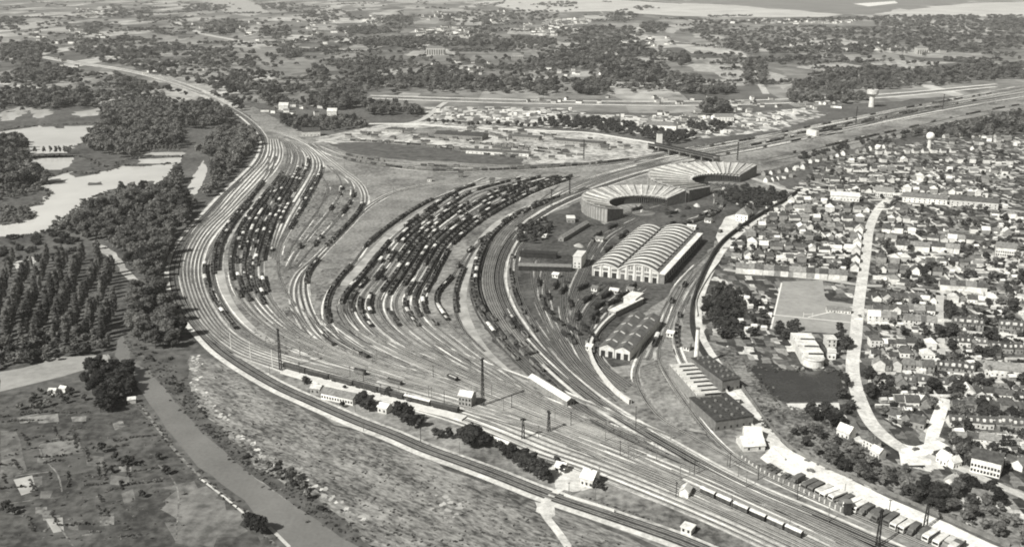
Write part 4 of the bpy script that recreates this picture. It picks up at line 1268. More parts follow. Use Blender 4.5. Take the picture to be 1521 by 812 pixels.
roundhouse('nearer horseshoe roundhouse with smooth pale roof sloping inward', (147, 1073), 68, 38.5, 36, 229, 15, 9, 26, 0.5, M_rhroof)
roundhouse('farther and larger roundhouse with strongly ribbed pale roof', (266, 1193), 96, 43, 54, 232, 14, 9, 30, 1.6, M_rhroof)
for lab, c, ln, z, rt in (('turntable bridge in the nearer roundhouse yard', (147, 1062), 24, 0.6, 0.5), ('turntable bridge in the farther roundhouse yard', (262, 1180), 26, 0.6, 0.2)):
    t = thing('turntable', lab, 'turntable', (c[0], c[1], 0), rt)
    b = MB()
    b.cyl(0, 0, 0.1, 0.35, ln / 2 + 1, ln / 2 + 1, 32)
    b.build('pit', M_stone, t)
    b = MB()
    b.box(-ln / 2, -1.8, 0.4, ln / 2, 1.8, 0.9)
    b.build('bridge_deck', M_iron, t)
    for s in (-0.75, 0.75):
        b = MB()
        b.box(-ln / 2, s - 0.08, 0.9, ln / 2, s + 0.08, 1.05)
        b.build('rail', M_rail, t)
    b = MB()
    b.box(-1.2, 2.0, 0.4, 1.2, 4.2, 3.2)
    b.build('control_cabin', M_wallpale, t)
for i, (c, R0, R1, a0, a1, n) in enumerate((((147, 1065), 14, 38, 40, 225, 14), ((263, 1185), 15, 42, 58, 228, 16))):
    for k in range(n):
        aa = math.radians(a0 + (a1 - a0) * k / (n - 1))
        p = np.array([[c[0] + (R0 + (R1 - R0) * s) * math.cos(aa), c[1] + (R0 + (R1 - R0) * s) * math.sin(aa)] for s in np.linspace(0, 1, 6)])
        track(p, M_beddark, M_railold, 2.2, ordw(k + 1) + ' spoke track of the ' + ('nearer', 'farther')[i] + ' roundhouse')

# great engine shed with two barrel vaults
FLs, FRs = P(880, 409), P(978, 421)
ud = (FRs - FLs)
SW = ud.length
rs_ = math.atan2(ud.y, ud.x)
shed = thing('engine_shed', 'big engine shed of two ribbed barrel vaults with white front', 'engine shed', (FLs.x, FLs.y, 0), rs_)
SD = 150.0
VA = [(0.0, SW * 0.40, 8.0, 3.8), (SW * 0.40, SW, 9.0, 6.2)]


def arc(x0, x1, h, rise, n=14):
    return [(x0 + (x1 - x0) * k / n, h + rise * (1 - (2 * k / n - 1) ** 2)) for k in range(n + 1)]


for vi, (x0, x1, h, rise) in enumerate(VA):
    pr = arc(x0, x1, h, rise)
    b = MB()
    for (xa, za), (xb, zb) in zip(pr[:-1], pr[1:]):
        b.face([(xa, 0, za), (xb, 0, zb), (xb, SD, zb), (xa, SD, za)])
    vr = b.build('vault_roof', M_stone, shed)
    nb = 14
    for k in range(nb):
        y0 = SD * (k + 0.45) / nb
        g = MB()
        for (xa, za), (xb, zb) in zip(pr[1:-2], pr[2:-1]):
            up = 1.1
            g.face([(xa, y0, za + up), (xb, y0, zb + up), (xb, y0 + 5.2, zb + up), (xa, y0 + 5.2, za + up)])
            g.face([(xa, y0, za), (xb, y0, zb), (xb, y0, zb + up), (xa, y0, za + up)])
            g.face([(xb, y0 + 5.2, zb), (xa, y0 + 5.2, za), (xa, y0 + 5.2, za + up), (xb, y0 + 5.2, zb + up)])
        g.m = [0, 1, 1] * (len(g.f) // 3)
        g.build('roof_monitor', [M_roofpale, M_glass], vr)
    f = MB()
    f.face([(x0 + 0.02, -0.02, 0)] + [(x1 - 0.02, -0.02, 0)] + [(x, -0.02, z) for x, z in reversed(pr)])
    f.face([(x0, SD, 0)] + [(x, SD, z) for x, z in pr] + [(x1, SD, 0)])
    fa = f.build('facade', M_wallpale, shed)
    e = MB()
    for (xa, za), (xb, zb) in zip(pr[:-1], pr[1:]):
        e.beam((xa, -0.5, za + 0.35), (xb, -0.5, zb + 0.35), 1.0)
    e.build('arched_gable_rim', M_concrete, shed)
    nd = 3 if vi == 0 else 5
    wv = (x1 - x0) / nd
    for k in range(nd + 1):
        p = MB()
        x = x0 + wv * k
        zt = h + rise * (1 - (2 * k / nd - 1) ** 2)
        p.box(x - 0.55 if k else x, -0.7, 0, x + 0.55 if k < nd else x, -0.06, zt)
        p.build('pilaster', M_concrete, fa)
    for k in range(nd):
        x = x0 + wv * k
        d_ = MB()
        d_.box(x + wv * 0.24, -0.14, 0.02, x + wv * 0.76, -0.06, 4.8)
        d_.build('door', M_black if (vi == 0 or k > 2) else M_iron, fa)
        d_ = MB()
        d_.box(x + wv * 0.2, -0.14, 6.1, x + wv * 0.8, -0.06, 8.4)
        d_.build('window', M_dimglass, fa)
        if vi == 1 and 0 < k < 4:
            for m_ in range(2):
                d_ = MB()
                zt = 9.6
                d_.box(x + wv * (0.2 + 0.33 * m_), -0.14, zt, x + wv * (0.42 + 0.33 * m_), -0.06, zt + 3.4)
                d_.build('window', M_dimglass, fa)
b = MB()
b.box(SW + 0.002, 0, 0, SW + 5, SD, 8.2)
sa = b.build('side_aisle', M_wallgrey, shed)
b = MB()
b.box(SW - 0.4, -0.6, 8.6, SW + 5.6, SD, 9.0)
b.build('side_aisle_roof', M_roofpale, shed)
b = MB()
b.box(-0.4, 0, 0, 0, SD, 9)
b.build('side_wall', M_wallpale, shed)
for k in range(18):
    b = MB()
    b.box(SW + 5.003, SD * (k + 0.3) / 18, 2, SW + 5.06, SD * (k + 0.7) / 18, 6.5)
    b.build('window', M_glass, sa)

# other railway buildings
hall('workshop', 'long dark roofed workshop of two bays beside the depot tracks', 'workshop', (890, 528), (912, 531.5), 76, 7, 'gable', 2.6, 'y', M_wallpale, M_roofslate, 0, 1, 2, strips=4)
hall('workshop', 'second dark roofed workshop bay, its right wall in shadow', 'workshop', (913, 532), (935, 535.6), 76, 7, 'gable', 2.6, 'y', M_wallpale, M_roofslate, 0, 1, 2, strips=4)
hall('carriage_shed', 'white flat roofed shed curving off the depot wall', 'shed', (904, 469), (914, 471.5), 42, 4.5, 'flat', 0, 'x', M_wallgrey, M_roofpale, 2)
hall('office_block', 'small white office block at the end of the white shed', 'office', (926, 452), (943, 455), 17, 6, 'flat', 0, 'x', M_wallpale, M_roofpale, 3)
hall('boiler_house', 'white sawtooth roofed boiler house beside the tall chimney', 'boiler house', (1035, 606), (1071, 603), 52, 8, 'saw', 8, 'x', M_wallgrey, M_roofpale, 4)
hall('coal_store', 'dark flat roofed store with rows of vents below boiler house', 'store', (1062, 640), (1118, 632), 34, 6.5, 'flat', 0, 'x', M_stone, M_roofdark, 6, vents=5)
hall('coal_store', 'dark flat roofed store with vents behind the boiler house', 'store', (1072, 582), (1098, 578), 40, 8, 'flat', 0, 'x', M_stone, M_roofdark, 4, vents=5)
hall('lodge', 'small white lodge between the two dark vented stores', 'lodge', (1076, 603), (1098, 601), 10, 4, 'flat', 0, 'x', M_wallpale, M_wallpale, 2)
hall('market_tent', 'upper white peaked shed at the forecourt end', 'shed', (1106, 654), (1131, 655), 10, 3.5, 'gable', 3.2, 'x', M_wallpale, M_roofpale, 2)
hall('market_tent', 'lower white peaked shed at the forecourt end', 'shed', (1104, 671), (1136, 669), 12, 3.5, 'gable', 3.4, 'x', M_wallpale, M_roofpale, 2)
hall('depot_house', 'white house with dark hipped roof in the depot yard', 'house', (1092, 328), (1110, 330), 22, 8, 'hip', 6, 'x', M_wallpale, M_roofmid, 3, 2, chim=1)
hall('long_shed', 'long pale roofed shed left of the nearer roundhouse', 'shed', (829, 358), (837, 359), 70, 4, 'gable', 1.6, 'y', M_wallgrey, M_roofmid, 1)
hall('sand_house', 'small white roofed hut behind the long shed', 'hut', (842, 331), (854, 331), 12, 5, 'flat', 0, 'x', M_wallgrey, M_roofpale, 2)
hall('coaling_stage', 'white coaling tower beside the sooty depot tracks', 'coaling tower', (851, 398), (863, 399), 20, 11, 'flat', 0, 'x', M_concrete, M_concrete, 2, 2)
hall('coal_bunker', 'rear long dark coal bunker in the depot', 'bunker', (772, 382), (826, 385), 9, 4.5, 'flat', 0, 'x', M_black, M_black)
hall('coal_bunker', 'front long dark coal bunker with pale rim', 'bunker', (770, 402), (848, 404), 8, 4.5, 'flat', 0, 'x', M_black, M_roofmid)
hall('depot_office', 'small white two storey office behind the engine shed', 'office', (949, 352), (968, 354), 12, 8, 'flat', 0, 'x', M_wallpale, M_roofpale, 3, 2)
hall('signal_box', 'white roofed signal box among the station lines', 'signal box', (681, 602), (700, 605), 8, 7, 'gable', 2.2, 'x', M_wallgrey, M_roofpale, 4, 2)
hall('station_building', 'long white station building with a row of dark windows', 'station building', (477, 592), (524, 602), 8, 4.5, 'gable', 2.0, 'x', M_wallpale, M_roofmid, 12)
hall('waiting_shelter', 'small white roofed shelter left of the station building', 'shelter', (461, 584), (475, 586), 6, 4, 'gable', 1.4, 'x', M_wallgrey, M_roofpale, 2)
hall('lamp_room', 'small white hut between two big round trees', 'hut', (561, 612), (574, 615), 7, 4, 'gable', 1.5, 'x', M_wallpale, M_roofpale, 2)
hall('goods_shed', 'long white roofed goods shed within the great curve', 'shed', (842, 604), (853, 601), 44, 4.0, 'gable', 1.6, 'y', M_wallgrey, M_roofpale, 2)
hall('platelayers_hut', 'white arched hut among the station throat lines', 'hut', (1009, 737), (1022, 740), 6, 3.5, 'gable', 2, 'y', M_wallpale, M_roofpale, 0, 1, 0)
hall('platelayers_hut', 'white flat hut beside the outer double line', 'hut', (1011, 790), (1026, 795), 5, 3, 'flat', 0, 'x', M_wallpale, M_roofpale, 2)
hall('platelayers_hut', 'long white roofed hut below the round trees', 'hut', (730, 661), (752, 669), 5, 3.2, 'gable', 1.3, 'x', M_wallgrey, M_roofpale, 4)
hall('crossing_house', 'white crossing keeper house by the level crossing', 'house', (862, 720), (880, 725), 9, 5, 'gable', 3, 'x', M_wallpale, M_roofpale, 3, chim=1)
hall('crossing_house', 'small white shed beside the crossing keeper house', 'shed', (824, 700), (838, 703), 6, 3, 'gable', 2, 'x', M_wallpale, M_roofpale, 2)
hall('yard_cabin', 'small grey cabin on the bare ground above central sidings', 'cabin', (635, 270), (641, 270), 5, 4, 'flat', 0, 'x', M_wallpale, M_roofdark, 2)
hall('yard_cabin', 'dark tall cabin beside the top yard tracks', 'cabin', (681, 264), (688, 264), 6, 7, 'flat', 0, 'x', M_stone, M_roofdark, 2)
hall('yard_cabin', 'dark low cabin above the central sidings', 'cabin', (727, 272), (735, 272), 7, 5, 'hip', 2, 'x', M_stone, M_roofdark, 2)
hall('round_fronted_hall', 'white hall behind the reservoir with bands across its roof', 'hall', (1190, 540), (1222, 541), 42, 7, 'saw', 3, 'x', M_wallpale, M_roofpale, 4)
t = thing('boathouse_apse', 'white rounded porch on the front of the reservoir hall', 'porch', (*P(1207, 541), 0))
b = MB()
b.cyl(0, 0, 0, 5.5, 7.2, 7.2, 24)
b.build('wall', M_wallpale, t)
b = MB()
b.cyl(0, 0, 5.505, 6.2, 7.8, 7.0, 24)
b.build('roof', M_roofpale, t)
hall('pump_house', 'upper narrow white pump house right of the hall', 'pump house', (1228, 516), (1242, 516), 9, 6, 'flat', 0, 'x', M_wallpale, M_roofpale, 2, 2)
hall('pump_house', 'lower narrow white pump house right of the hall', 'pump house', (1229, 533), (1241, 534), 7, 5, 'flat', 0, 'x', M_wallpale, M_roofpale, 2, 1)
for lab, fl, fr, d_, h_, mr in (('long pale sided terrace with dark roof on the upper street, right end', (1410, 306), (1482, 312), 14, 8, M_roofdark), ('pale sided terrace with grey roof on the upper street', (1340, 300), (1406, 305), 13, 7, M_roofmid),
                             ('white terrace with pale roof on the upper street', (1233, 297), (1276, 300), 12, 6, M_roofpale), ('tall white house block at the upper street bend', (1300, 294), (1326, 296), 14, 9, M_roofmid),
                             ('big white block on its own at the edge of town', (1478, 380), (1508, 383), 14, 9, M_roofmid), ('large tenement with lit white windows above the hillside', (1440, 700), (1484, 711), 12, 9, M_roofdark),
                             ('long low terrace with dormers near the right edge', (1462, 558), (1530, 565), 9, 6, M_roofmid)):
    hall('terrace', lab, 'terrace', fl, fr, d_, h_, 'gable', 3.5, 'x', M_wallpale, mr, 9, 2 if h_ > 6 else 1, chim=3)
hall('goods_shed', 'grey sided goods shed in the upper goods yard', 'shed', (645, 205), (716, 209), 30, 7, 'gable', 3, 'x', M_wallgrey, M_roofdark, 6)
hall('goods_shed', 'long low white sided shed in the goods yard', 'shed', (692, 228), (785, 233), 14, 5, 'gable', 2, 'x', M_wallpale, M_roofdark, 14)
hall('goods_shed', 'dark roofed transit shed in the middle goods yard', 'shed', (755, 206), (800, 209), 16, 5, 'gable', 2, 'x', M_wallgrey, M_roofdark, 5)
hall('goods_shed', 'dark roofed transit shed at the right of the goods yard', 'shed', (822, 212), (895, 218), 16, 5, 'gable', 2, 'x', M_wallgrey, M_roofdark, 6)
hall('goods_shed', 'low dark stack shed at the left of goods yard', 'shed', (572, 196), (598, 197), 16, 5, 'hip', 2, 'x', M_wallgrey, M_roofdark, 3)
hall('school', 'long pale institution with dark roof behind the bridge', 'school', (956, 194), (1004, 196), 26, 10, 'hip', 5, 'x', M_wallpale, M_roofmid, 9, 2)
hall('school', 'long grey roofed institution in the trees by allotments', 'school', (1062, 180), (1090, 180), 22, 8, 'gable', 4, 'x', M_wallpale, M_roofmid, 6, 2)
hall('farmhouse', 'dark roofed house by the fork of the western tracks', 'house', (449, 203), (476, 202), 16, 8, 'gable', 5, 'x', M_wallpale, M_roofdark, 5)
hall('farmhouse', 'white cottage above the fork of the western tracks', 'house', (486, 172), (500, 172), 16, 8, 'gable', 5, 'x', M_wallpale, M_roofpale, 3)
hall('farmhouse', 'tall white cottage beside the far tracks', 'house', (414, 164), (428, 164), 16, 9, 'gable', 5, 'x', M_wallpale, M_roofpale, 3)
M_block = mat('weathered_stucco', 0.34, 0.52, 0.2, 4)
FARWIN = win_mesh('window', 3.0, 4.0, M_glass)
hall('mansion', 'large pale block of flats standing in the far trees', 'building', (633, 82), (661, 82), 30, 22, 'hip', 6, 'x', M_block, M_roofmid, 8, 5, wm=FARWIN)
hall('mansion', 'pale low block in the far trees', 'building', (760, 88), (778, 88), 30, 12, 'hip', 5, 'x', M_block, M_roofmid, 6, 2, wm=FARWIN)
hall('mansion', 'pale tall block in the wood beside far right village', 'building', (1362, 81), (1378, 81), 26, 20, 'hip', 6, 'x', M_block, M_roofmid, 5, 4, wm=FARWIN)

for i, (px, w_, lab) in enumerate((((800, 352), 8, 'pale hut by the sooty trees'), ((878, 432), 6, 'white hut before the left vault'), ((905, 436), 9, 'long pale hut before the great vault doors'), ((930, 434), 7, 'small white hut before the right vault doors'), ((820, 412), 6, 'small hut below the front bunker'), ((884, 358), 8, 'pale hut behind the left vault'), ((1020, 340), 9, 'low hut behind the engine shed'), ((1046, 330), 7, 'white hut near the depot house'), ((870, 520), 6, 'small pale hut on the depot throat'), ((1000, 300), 7, 'pale hut in the roundhouse yard'), ((990, 500), 7, 'white hut between the loop tracks'), ((1015, 520), 6, 'small white hut above the boiler house'))):
    hall('depot_hut', lab, 'hut', px, (px[0] + w_ * 1.4, px[1] + 1.5), 6, 3.2, 'gable', 1.3, 'x', M_wallpale, M_roofmid if i % 2 else M_roofpale, 2)

# bent shed wall, bridge, towers, chimney
t = thing('tall_chimney', 'tall white factory chimney rising beside the boiler house', 'chimney', (*P(1033.5, 543), 0))
b = MB()
b.cyl(0, 0, 0, 27, 1.8, 1.25, 16)
b.build('shaft', M_wallpale, t)
b = MB()
b.cyl(0, 0, 27.0, 27.9, 1.45, 1.45, 16)
b.build('cap', M_stone, t)
b = MB()
b.box(-2.2, -2.2, 0, 2.2, 2.2, 3)
b.build('plinth', M_stone, t)

ba, bb = P(962, 222), P(1058, 243)
d = bb - ba
t = thing('road_bridge', 'dark girder road bridge crossing the northern running lines', 'bridge', (ba.x, ba.y, 0), math.atan2(d.y, d.x))
Lb = d.length
b = MB()
b.box(0, 0, 6.5, Lb, 14, 7.4)
b.build('deck', M_yard_grey, t)
for y in (0, 13.2):
    b = MB()
    b.box(0, y, 7.402, Lb, y + 0.8, 10.0)
    b.build('girder', M_black, t)
for k in range(7):
    b = MB()
    b.box(Lb * k / 6 - 1.2, 0.6, 0, Lb * k / 6 + 1.2, 13.4, 6.48)
    b.build('pier', M_stone, t)
t = thing('bridge_tower', 'square pale tower with dark flank beside the road bridge', 'tower', (*P(979, 217), 0))
b = MB()
b.box(-4, -4, 0, 4, 4, 20)
b.build('wall', M_concrete, t)
b = MB()
b.box(-4.5, -4.5, 20.01, 4.5, 4.5, 21)
b.build('roof', M_roofdark, t)
ba, bb = P(1212, 203), P(1246, 190)
t = thing('rail_bridge', 'small white parapet bridge carrying the embankment line', 'bridge', (ba.x, ba.y, 0), 0.5)
b = MB()
b.box(0, 0, 0, 6, 22, 9)
b.build('abutment', M_concrete, t)
b = MB()
b.box(6.01, 2, 6.5, 60, 9, 8.5)
b.build('deck', M_black, t)


def water_tower(label, px, h, r, sphere=False):
    t = thing('water_tower', label, 'water tower', (*P(*px), 0))
    b = MB()
    b.cyl(0, 0, 0, h * 0.62, r * 0.5, r * 0.42, 16)
    b.build('shaft', M_concrete, t)
    b = MB()
    if sphere:
        for k in range(8):
            a0, a1 = -math.pi / 2 + math.pi * k / 8, -math.pi / 2 + math.pi * (k + 1) / 8
            b.cyl(0, 0, h * 0.8 + r * math.sin(a0), h * 0.8 + r * math.sin(a1), max(0.01, r * math.cos(a0)), max(0.01, r * math.cos(a1)), 18, cap=False)
    else:
        b.cyl(0, 0, h * 0.62, h * 0.76, r * 0.45, r, 18)
        b.cyl(0, 0, h * 0.761, h, r, r, 18)
    b.build('tank', M_wallpale, t)
    b = MB()
    b.cyl(0, 0, h * (1.0 if not sphere else 0.8 + r / h) + 0.01, h + r * (0.15 if not sphere else 0.3) + 1, r * 0.25, r * 0.1, 8)
    b.build('finial', M_roofdark, t)


water_tower('white mushroom water tower beside the north eastern tracks', (1294, 159), 34, 11)
water_tower('white round water tower above the upper town', (1379, 226), 30, 6, True)

# station retaining wall with pillars
wp = path([(1094, 672), (1114, 687), (1138, 703), (1166, 717), (1197, 732), (1228, 748), (1258, 763)], 3, 2)
t = thing('retaining_wall', 'long dark retaining wall with pale pillars below the forecourt', 'wall')
b = MB()
n_, _ = normals(wp)
k = len(wp)
hz_ = np.linspace(1.6, 2.8, k)
V = []
for o in (-0.4, 0.4):
    q = wp + n_ * o
    V += [(x, y, 0) for x, y in q] + [(x, y, h) for (x, y), h in zip(q, hz_)]
F = [(i, i + 1, k + i + 1, k + i) for i in range(k - 1)] + [(2 * k + i + 1, 2 * k + i, 3 * k + i, 3 * k + i + 1) for i in range(k - 1)] + [(k + i, k + i + 1, 3 * k + i + 1, 3 * k + i) for i in range(k - 1)]
b.raw(V, F)
b.build('wall', M_stone, t)
for i in range(2, k - 1, max(1, k // 26)):
    b = MB()
    s = -1
    x, y = wp[i] + n_[i] * s * 0.75
    b.cyl(x, y, 0, hz_[i] - 0.3, 0.42, 0.42, 6)
    b.build('pillar', M_concrete, t)
x, y = wp[-1]
t = thing('ramp_shadow_block', 'short black block standing for the ramp shadow at retaining wall end', 'tower', (x, y, 0))  # black box added in place of the ramp's dark shadow
b = MB()
b.box(-1.5, -1.5, 0, 1.5, 1.5, 7)
b.build('wall', M_black, t)
b = MB()
b.box(-1.9, -1.9, 7.01, 1.9, 1.9, 7.5)
b.build('roof', M_stone, t)


def wall_line(name, label, cat, px, h, m, th=0.5, posts=0, pm=None, z0=0):
    a = path(px, 4, 3)
    t = thing(name, label, cat)
    b = MB()
    n_, _ = normals(a)
    k = len(a)
    V = []
    for o in (-th / 2, th / 2):
        q = a + n_ * o
        V += [(x, y, z0) for x, y in q] + [(x, y, h) for x, y in q]
    F = [(i, i + 1, k + i + 1, k + i) for i in range(k - 1)] + [(2 * k + i + 1, 2 * k + i, 3 * k + i, 3 * k + i + 1) for i in range(k - 1)] + [(k + i, k + i + 1, 3 * k + i + 1, 3 * k + i) for i in range(k - 1)]
    b.raw(V, F)
    b.build('wall' if cat != 'fence' else 'panel', m, t)
    if posts:
        for i in range(0, k, posts):
            c = MB()
            c.cyl(a[i][0], a[i][1], z0, h + 0.4, 0.22, 0.2, 6)
            c.build('post', pm or M_concrete, t)
    return t


wall_line('boundary_wall', 'long black boundary wall left of the station road', 'wall', [(1188, 284), (1158, 304), (1114, 330), (1072, 362), (1050, 396), (1034, 434), (1026, 468), (1030, 500), (1050, 536), (1082, 582)], 4.0, M_black, 1.6)
wall_line('boundary_wall', 'pale wall along the lower side of station road', 'wall', [(1068, 566), (1100, 610), (1138, 658), (1166, 684)], 1.6, M_concrete, 0.6)
wall_line('roadside_wall', 'long grey wall along the hillside above the forecourt', 'wall', [(1078, 540), (1112, 590), (1148, 640), (1182, 672), (1240, 700), (1330, 738), (1420, 778), (1500, 812)], 2.2, M_stone, 0.6, 6, M_stone)
wall_line('curved_wall', 'pale curved wall round the end of the workshop', 'wall', [(934, 456), (905, 476), (884, 500), (876, 520), (882, 542), (898, 566), (918, 588), (936, 600)], 3.2, M_concrete, 1.8)
wall_line('garden_wall', 'white wall behind the football field road', 'wall', [(1036, 470), (1034, 448), (1052, 412), (1070, 388)], 1.6, M_concrete, 0.5)
wall_line('garden_wall', 'long white wall in front of the cross street cottages', 'wall', [(1288, 480), (1328, 484)], 2.6, M_wallpale, 0.8)
wall_line('garden_wall', 'long white wall right of the narrow passage', 'wall', [(1344, 487), (1388, 492)], 2.6, M_wallpale, 0.8)
wall_line('garden_wall', 'white wall below the first pair of dormer houses', 'wall', [(1405, 492), (1420, 494)], 2.6, M_wallpale, 0.8)
wall_line('garden_wall', 'white wall below the second pair of dormer houses', 'wall', [(1440, 496), (1458, 498)], 2.6, M_wallpale, 0.8)
wall_line('garden_wall', 'white wall below the dormer house at right edge', 'wall', [(1484, 498), (1510, 502)], 2.6, M_wallpale, 0.8)
wall_line('garden_wall', 'white wall in front of the long dormer terrace', 'wall', [(1404, 556), (1442, 561)], 2.4, M_wallpale, 0.8)
wall_line('garden_wall', 'white wall left of the dormer terrace', 'wall', [(1352, 551), (1380, 553)], 2.4, M_wallpale, 0.8)
wall_line('station_fence', 'white paling fence in front of the station throat', 'fence', [(838, 736), (866, 746), (890, 752), (912, 760)], 1.6, M_concrete, 0.3, 2)

# station platforms, canopies
plat = path([(421, 552), (500, 574), (575, 594), (640, 610), (690, 622)], 4, 2)
t = thing('platform', 'pale station platform beside the dark carriages', 'platform')
b = MB()
ribbon(b, offset(plat, 0), -3.2, 3.2, 1.0, thick=1.0)
b.build('deck', M_concrete, t)
b = MB()
ribbon(b, offset(plat, 0), -3.3, -2.9, 1.05)
b.build('edge_line', M_white, t)

# passenger carriages standing in the station
ca = path([(418, 546), (500, 567), (575, 587), (650, 606), (720, 622)], 3, 2)
seg = np.r_[0, np.cumsum(np.hypot(*np.diff(ca, axis=0).T))]
PC = {}
b = MB()
b.box(-9.6, -1.4, 1.1, 9.6, 1.4, 3.5)
PC['body'] = b.mesh('body', M_wagdark)
b = MB()
roof_shape(b, 19.3, 3.5, 0, 1.45, 0.5)
PC['roof'] = b.mesh('roof', M_roofdark)
PC['roof2'] = b.mesh('roof', M_wagpale)
b = MB()
b.box(-9.0, -1.43, 2.2, 9.0, 1.43, 3.0)
PC['window_band'] = b.mesh('window_band', M_glass)
b = MB()
b.box(-1.6, -1.1, 0.15, 1.6, 1.1, 1.08)
PC['bogie'] = b.mesh('bogie', M_black)
s, i = 12.0, 0
while s < seg[-1] - 10 and i < 8:
    x, y = np.interp(s, seg, ca[:, 0]), np.interp(s, seg, ca[:, 1])
    x2, y2 = np.interp(s + 3, seg, ca[:, 0]), np.interp(s + 3, seg, ca[:, 1])
    pale = i in (5,)
    t = thing('passenger_carriage', '%s passenger carriage, %s from left in the station train' % ('pale roofed' if pale else 'dark', ordw(i + 1)), 'carriage', (x, y, 0.3), math.atan2(y2 - y, x2 - x), 'carriages of the station train')
    add('body', PC['body'], t)
    add('roof', PC['roof2' if pale else 'roof'], t)
    add('window_band', PC['window_band'], t)
    add('bogie', PC['bogie'], t, (-6.5, 0, 0))
    add('bogie', PC['bogie'], t, (6.5, 0, 0))
    s += 20.4
    i += 1

# steam locomotives about the depot
b = MB()
LO = {}
b.cyl(0, 0, 0, 1, 1, 1, 4)


def loco_parts():
    n = 14
    bo = MB()
    vs = [(x, 0.95 * math.cos(2 * math.pi * k / n), 2.5 + 0.95 * math.sin(2 * math.pi * k / n)) for x in (-1.5, 6.2) for k in range(n)]
    bo.raw(vs, [(k, (k + 1) % n, n + (k + 1) % n, n + k) for k in range(n)] + [tuple(range(n - 1, -1, -1)), tuple(range(n, 2 * n))])
    bo.box(-4.2, -1.2, 1.1, 6.6, 1.2, 1.5)
    LO['boiler'] = bo.mesh('boiler', M_black)
    c = MB()
    c.box(-4.2, -1.4, 1.5, -1.5, 1.4, 3.6)
    c.box(-4.5, -1.5, 3.6, -1.3, 1.5, 3.85)
    LO['cab'] = c.mesh('cab', M_black)
    c = MB()
    c.cyl(5.2, 0, 3.3, 4.3, 0.35, 0.42, 10)
    LO['smokestack'] = c.mesh('smokestack', M_black)
    c = MB()
    c.cyl(2.2, 0, 3.3, 3.9, 0.45, 0.3, 10)
    LO['dome'] = c.mesh('dome', M_black)
    c = MB()
    c.box(-11.2, -1.35, 1.1, -4.9, 1.35, 3.0)
    LO['tender'] = c.mesh('tender', M_wagdark)
    c = MB()
    c.box(-10.8, -1.1, 3.01, -5.4, 1.1, 3.4)
    LO['coal'] = c.mesh('coal', M_coal)
    w_ = MB()
    for x in (-2.4, -0.4, 1.6, 3.6):
        for y in (-0.75, 0.75):
            vs = [(x + 0.85 * math.cos(2 * math.pi * k / 12), y + s, 0.85 + 0.85 * math.sin(2 * math.pi * k / 12)) for s in (-0.07, 0.07) for k in range(12)]
            w_.raw(vs, [(k, (k + 1) % 12, 12 + (k + 1) % 12, 12 + k) for k in range(12)] + [tuple(range(12)), tuple(range(23, 11, -1))])
    LO['driving_wheels'] = w_.mesh('driving_wheels', M_black)


loco_parts()
LOC = [((838, 432), 1.2, 'black steam locomotive nearest the coal bunkers'), ((868, 428), 0.9, 'black steam locomotive before the small vault'), ((885, 470), 1.1, 'black steam locomotive below the engine shed doors'), ((858, 470), 1.4, 'black steam locomotive in the middle of the depot'),
       ((840, 500), 2.0, 'black steam locomotive at the lower depot throat'), ((902, 440), 0.9, 'black steam locomotive between the two shed vaults'), ((940, 428), 1.0, 'black steam locomotive outside the great vault doors'), ((985, 288), 0.6, 'black steam locomotive outside the nearer roundhouse'),
       ((1035, 285), 0.4, 'black steam locomotive outside the farther roundhouse'), ((813, 440), 1.6, 'black steam locomotive left in the depot smoke'), ((1000, 318), 0.4, 'black steam locomotive by the roundhouse coal heap'), ((925, 352), 1.0, 'black steam locomotive behind the small vault')]
for px, r, lab in LOC:
    t = thing('steam_locomotive', lab, 'locomotive', (*P(*px), 0.3), r, 'steam locomotives about the depot')
    for k, me in LO.items():
        add(k, me, t)

LW = ['just below the front coal bunker', 'on the middle depot tracks below the coaling tower', 'left of the long pale hut before the shed', 'below the white huts before the great vault', 'halfway between great vault and white curved wall', 'low in the middle of the depot', 'beside the carriage shed curve, left side',
      'left of the workshop curved wall', 'along the left depot edge above its throat', 'one track right of the left depot edge', 'nearest the office block of the white shed', 'at the left end of the front bunker', 'along the left wall of the engine shed', 'between long shed and small vault', 'behind the small vault, furthest from its doors',
      'at the nearer turntable, left side', 'at the nearer turntable, right side', 'between the two roundhouses', 'at the farther turntable', 'just outside the nearer roundhouse end wall']
for i, (px, r) in enumerate((((826, 425), 1.3), ((846, 450), 1.6), ((874, 446), 1.0), ((893, 455), 0.9), ((914, 450), 0.8), ((850, 492), 2.0), ((866, 486), 1.7), ((878, 500), 1.8), ((812, 462), 1.9), ((826, 478), 2.0), ((928, 440), 0.8), ((800, 420), 1.5), ((905, 372), 1.0), ((890, 350), 1.1), ((912, 338), 0.9), ((968, 300), 0.5), ((1000, 290), 0.3), ((1012, 278), 0.3), ((1045, 275), 0.2), ((948, 312), 0.7))):
    t = thing('steam_locomotive', 'black steam locomotive ' + LW[i], 'locomotive', (*P(*px), 0.3), r, 'steam locomotives about the depot')
    for k, me in LO.items():
        add(k, me, t)
CH = []
for s_ in range(3):
    b = MB()
    r_ = random.Random(s_)
    rings = [(1.0, 0), (0.72, 0.42), (0.36, 0.8), (0.1, 0.98)]
    V = [(q * (1 + r_.uniform(-0.12, 0.12)) * 5 * math.cos(2 * math.pi * k / 12), q * (1 + r_.uniform(-0.12, 0.12)) * 3 * math.sin(2 * math.pi * k / 12), z * 2.6) for q, z in rings for k in range(12)]
    b.raw(V, [(i * 12 + k, i * 12 + (k + 1) % 12, (i + 1) * 12 + (k + 1) % 12, (i + 1) * 12 + k) for i in range(3) for k in range(12)] + [tuple(range(36, 48))])
    CH.append((b.mesh('coal_heap', M_coal), b.mesh('ash_heap', M_dust)))
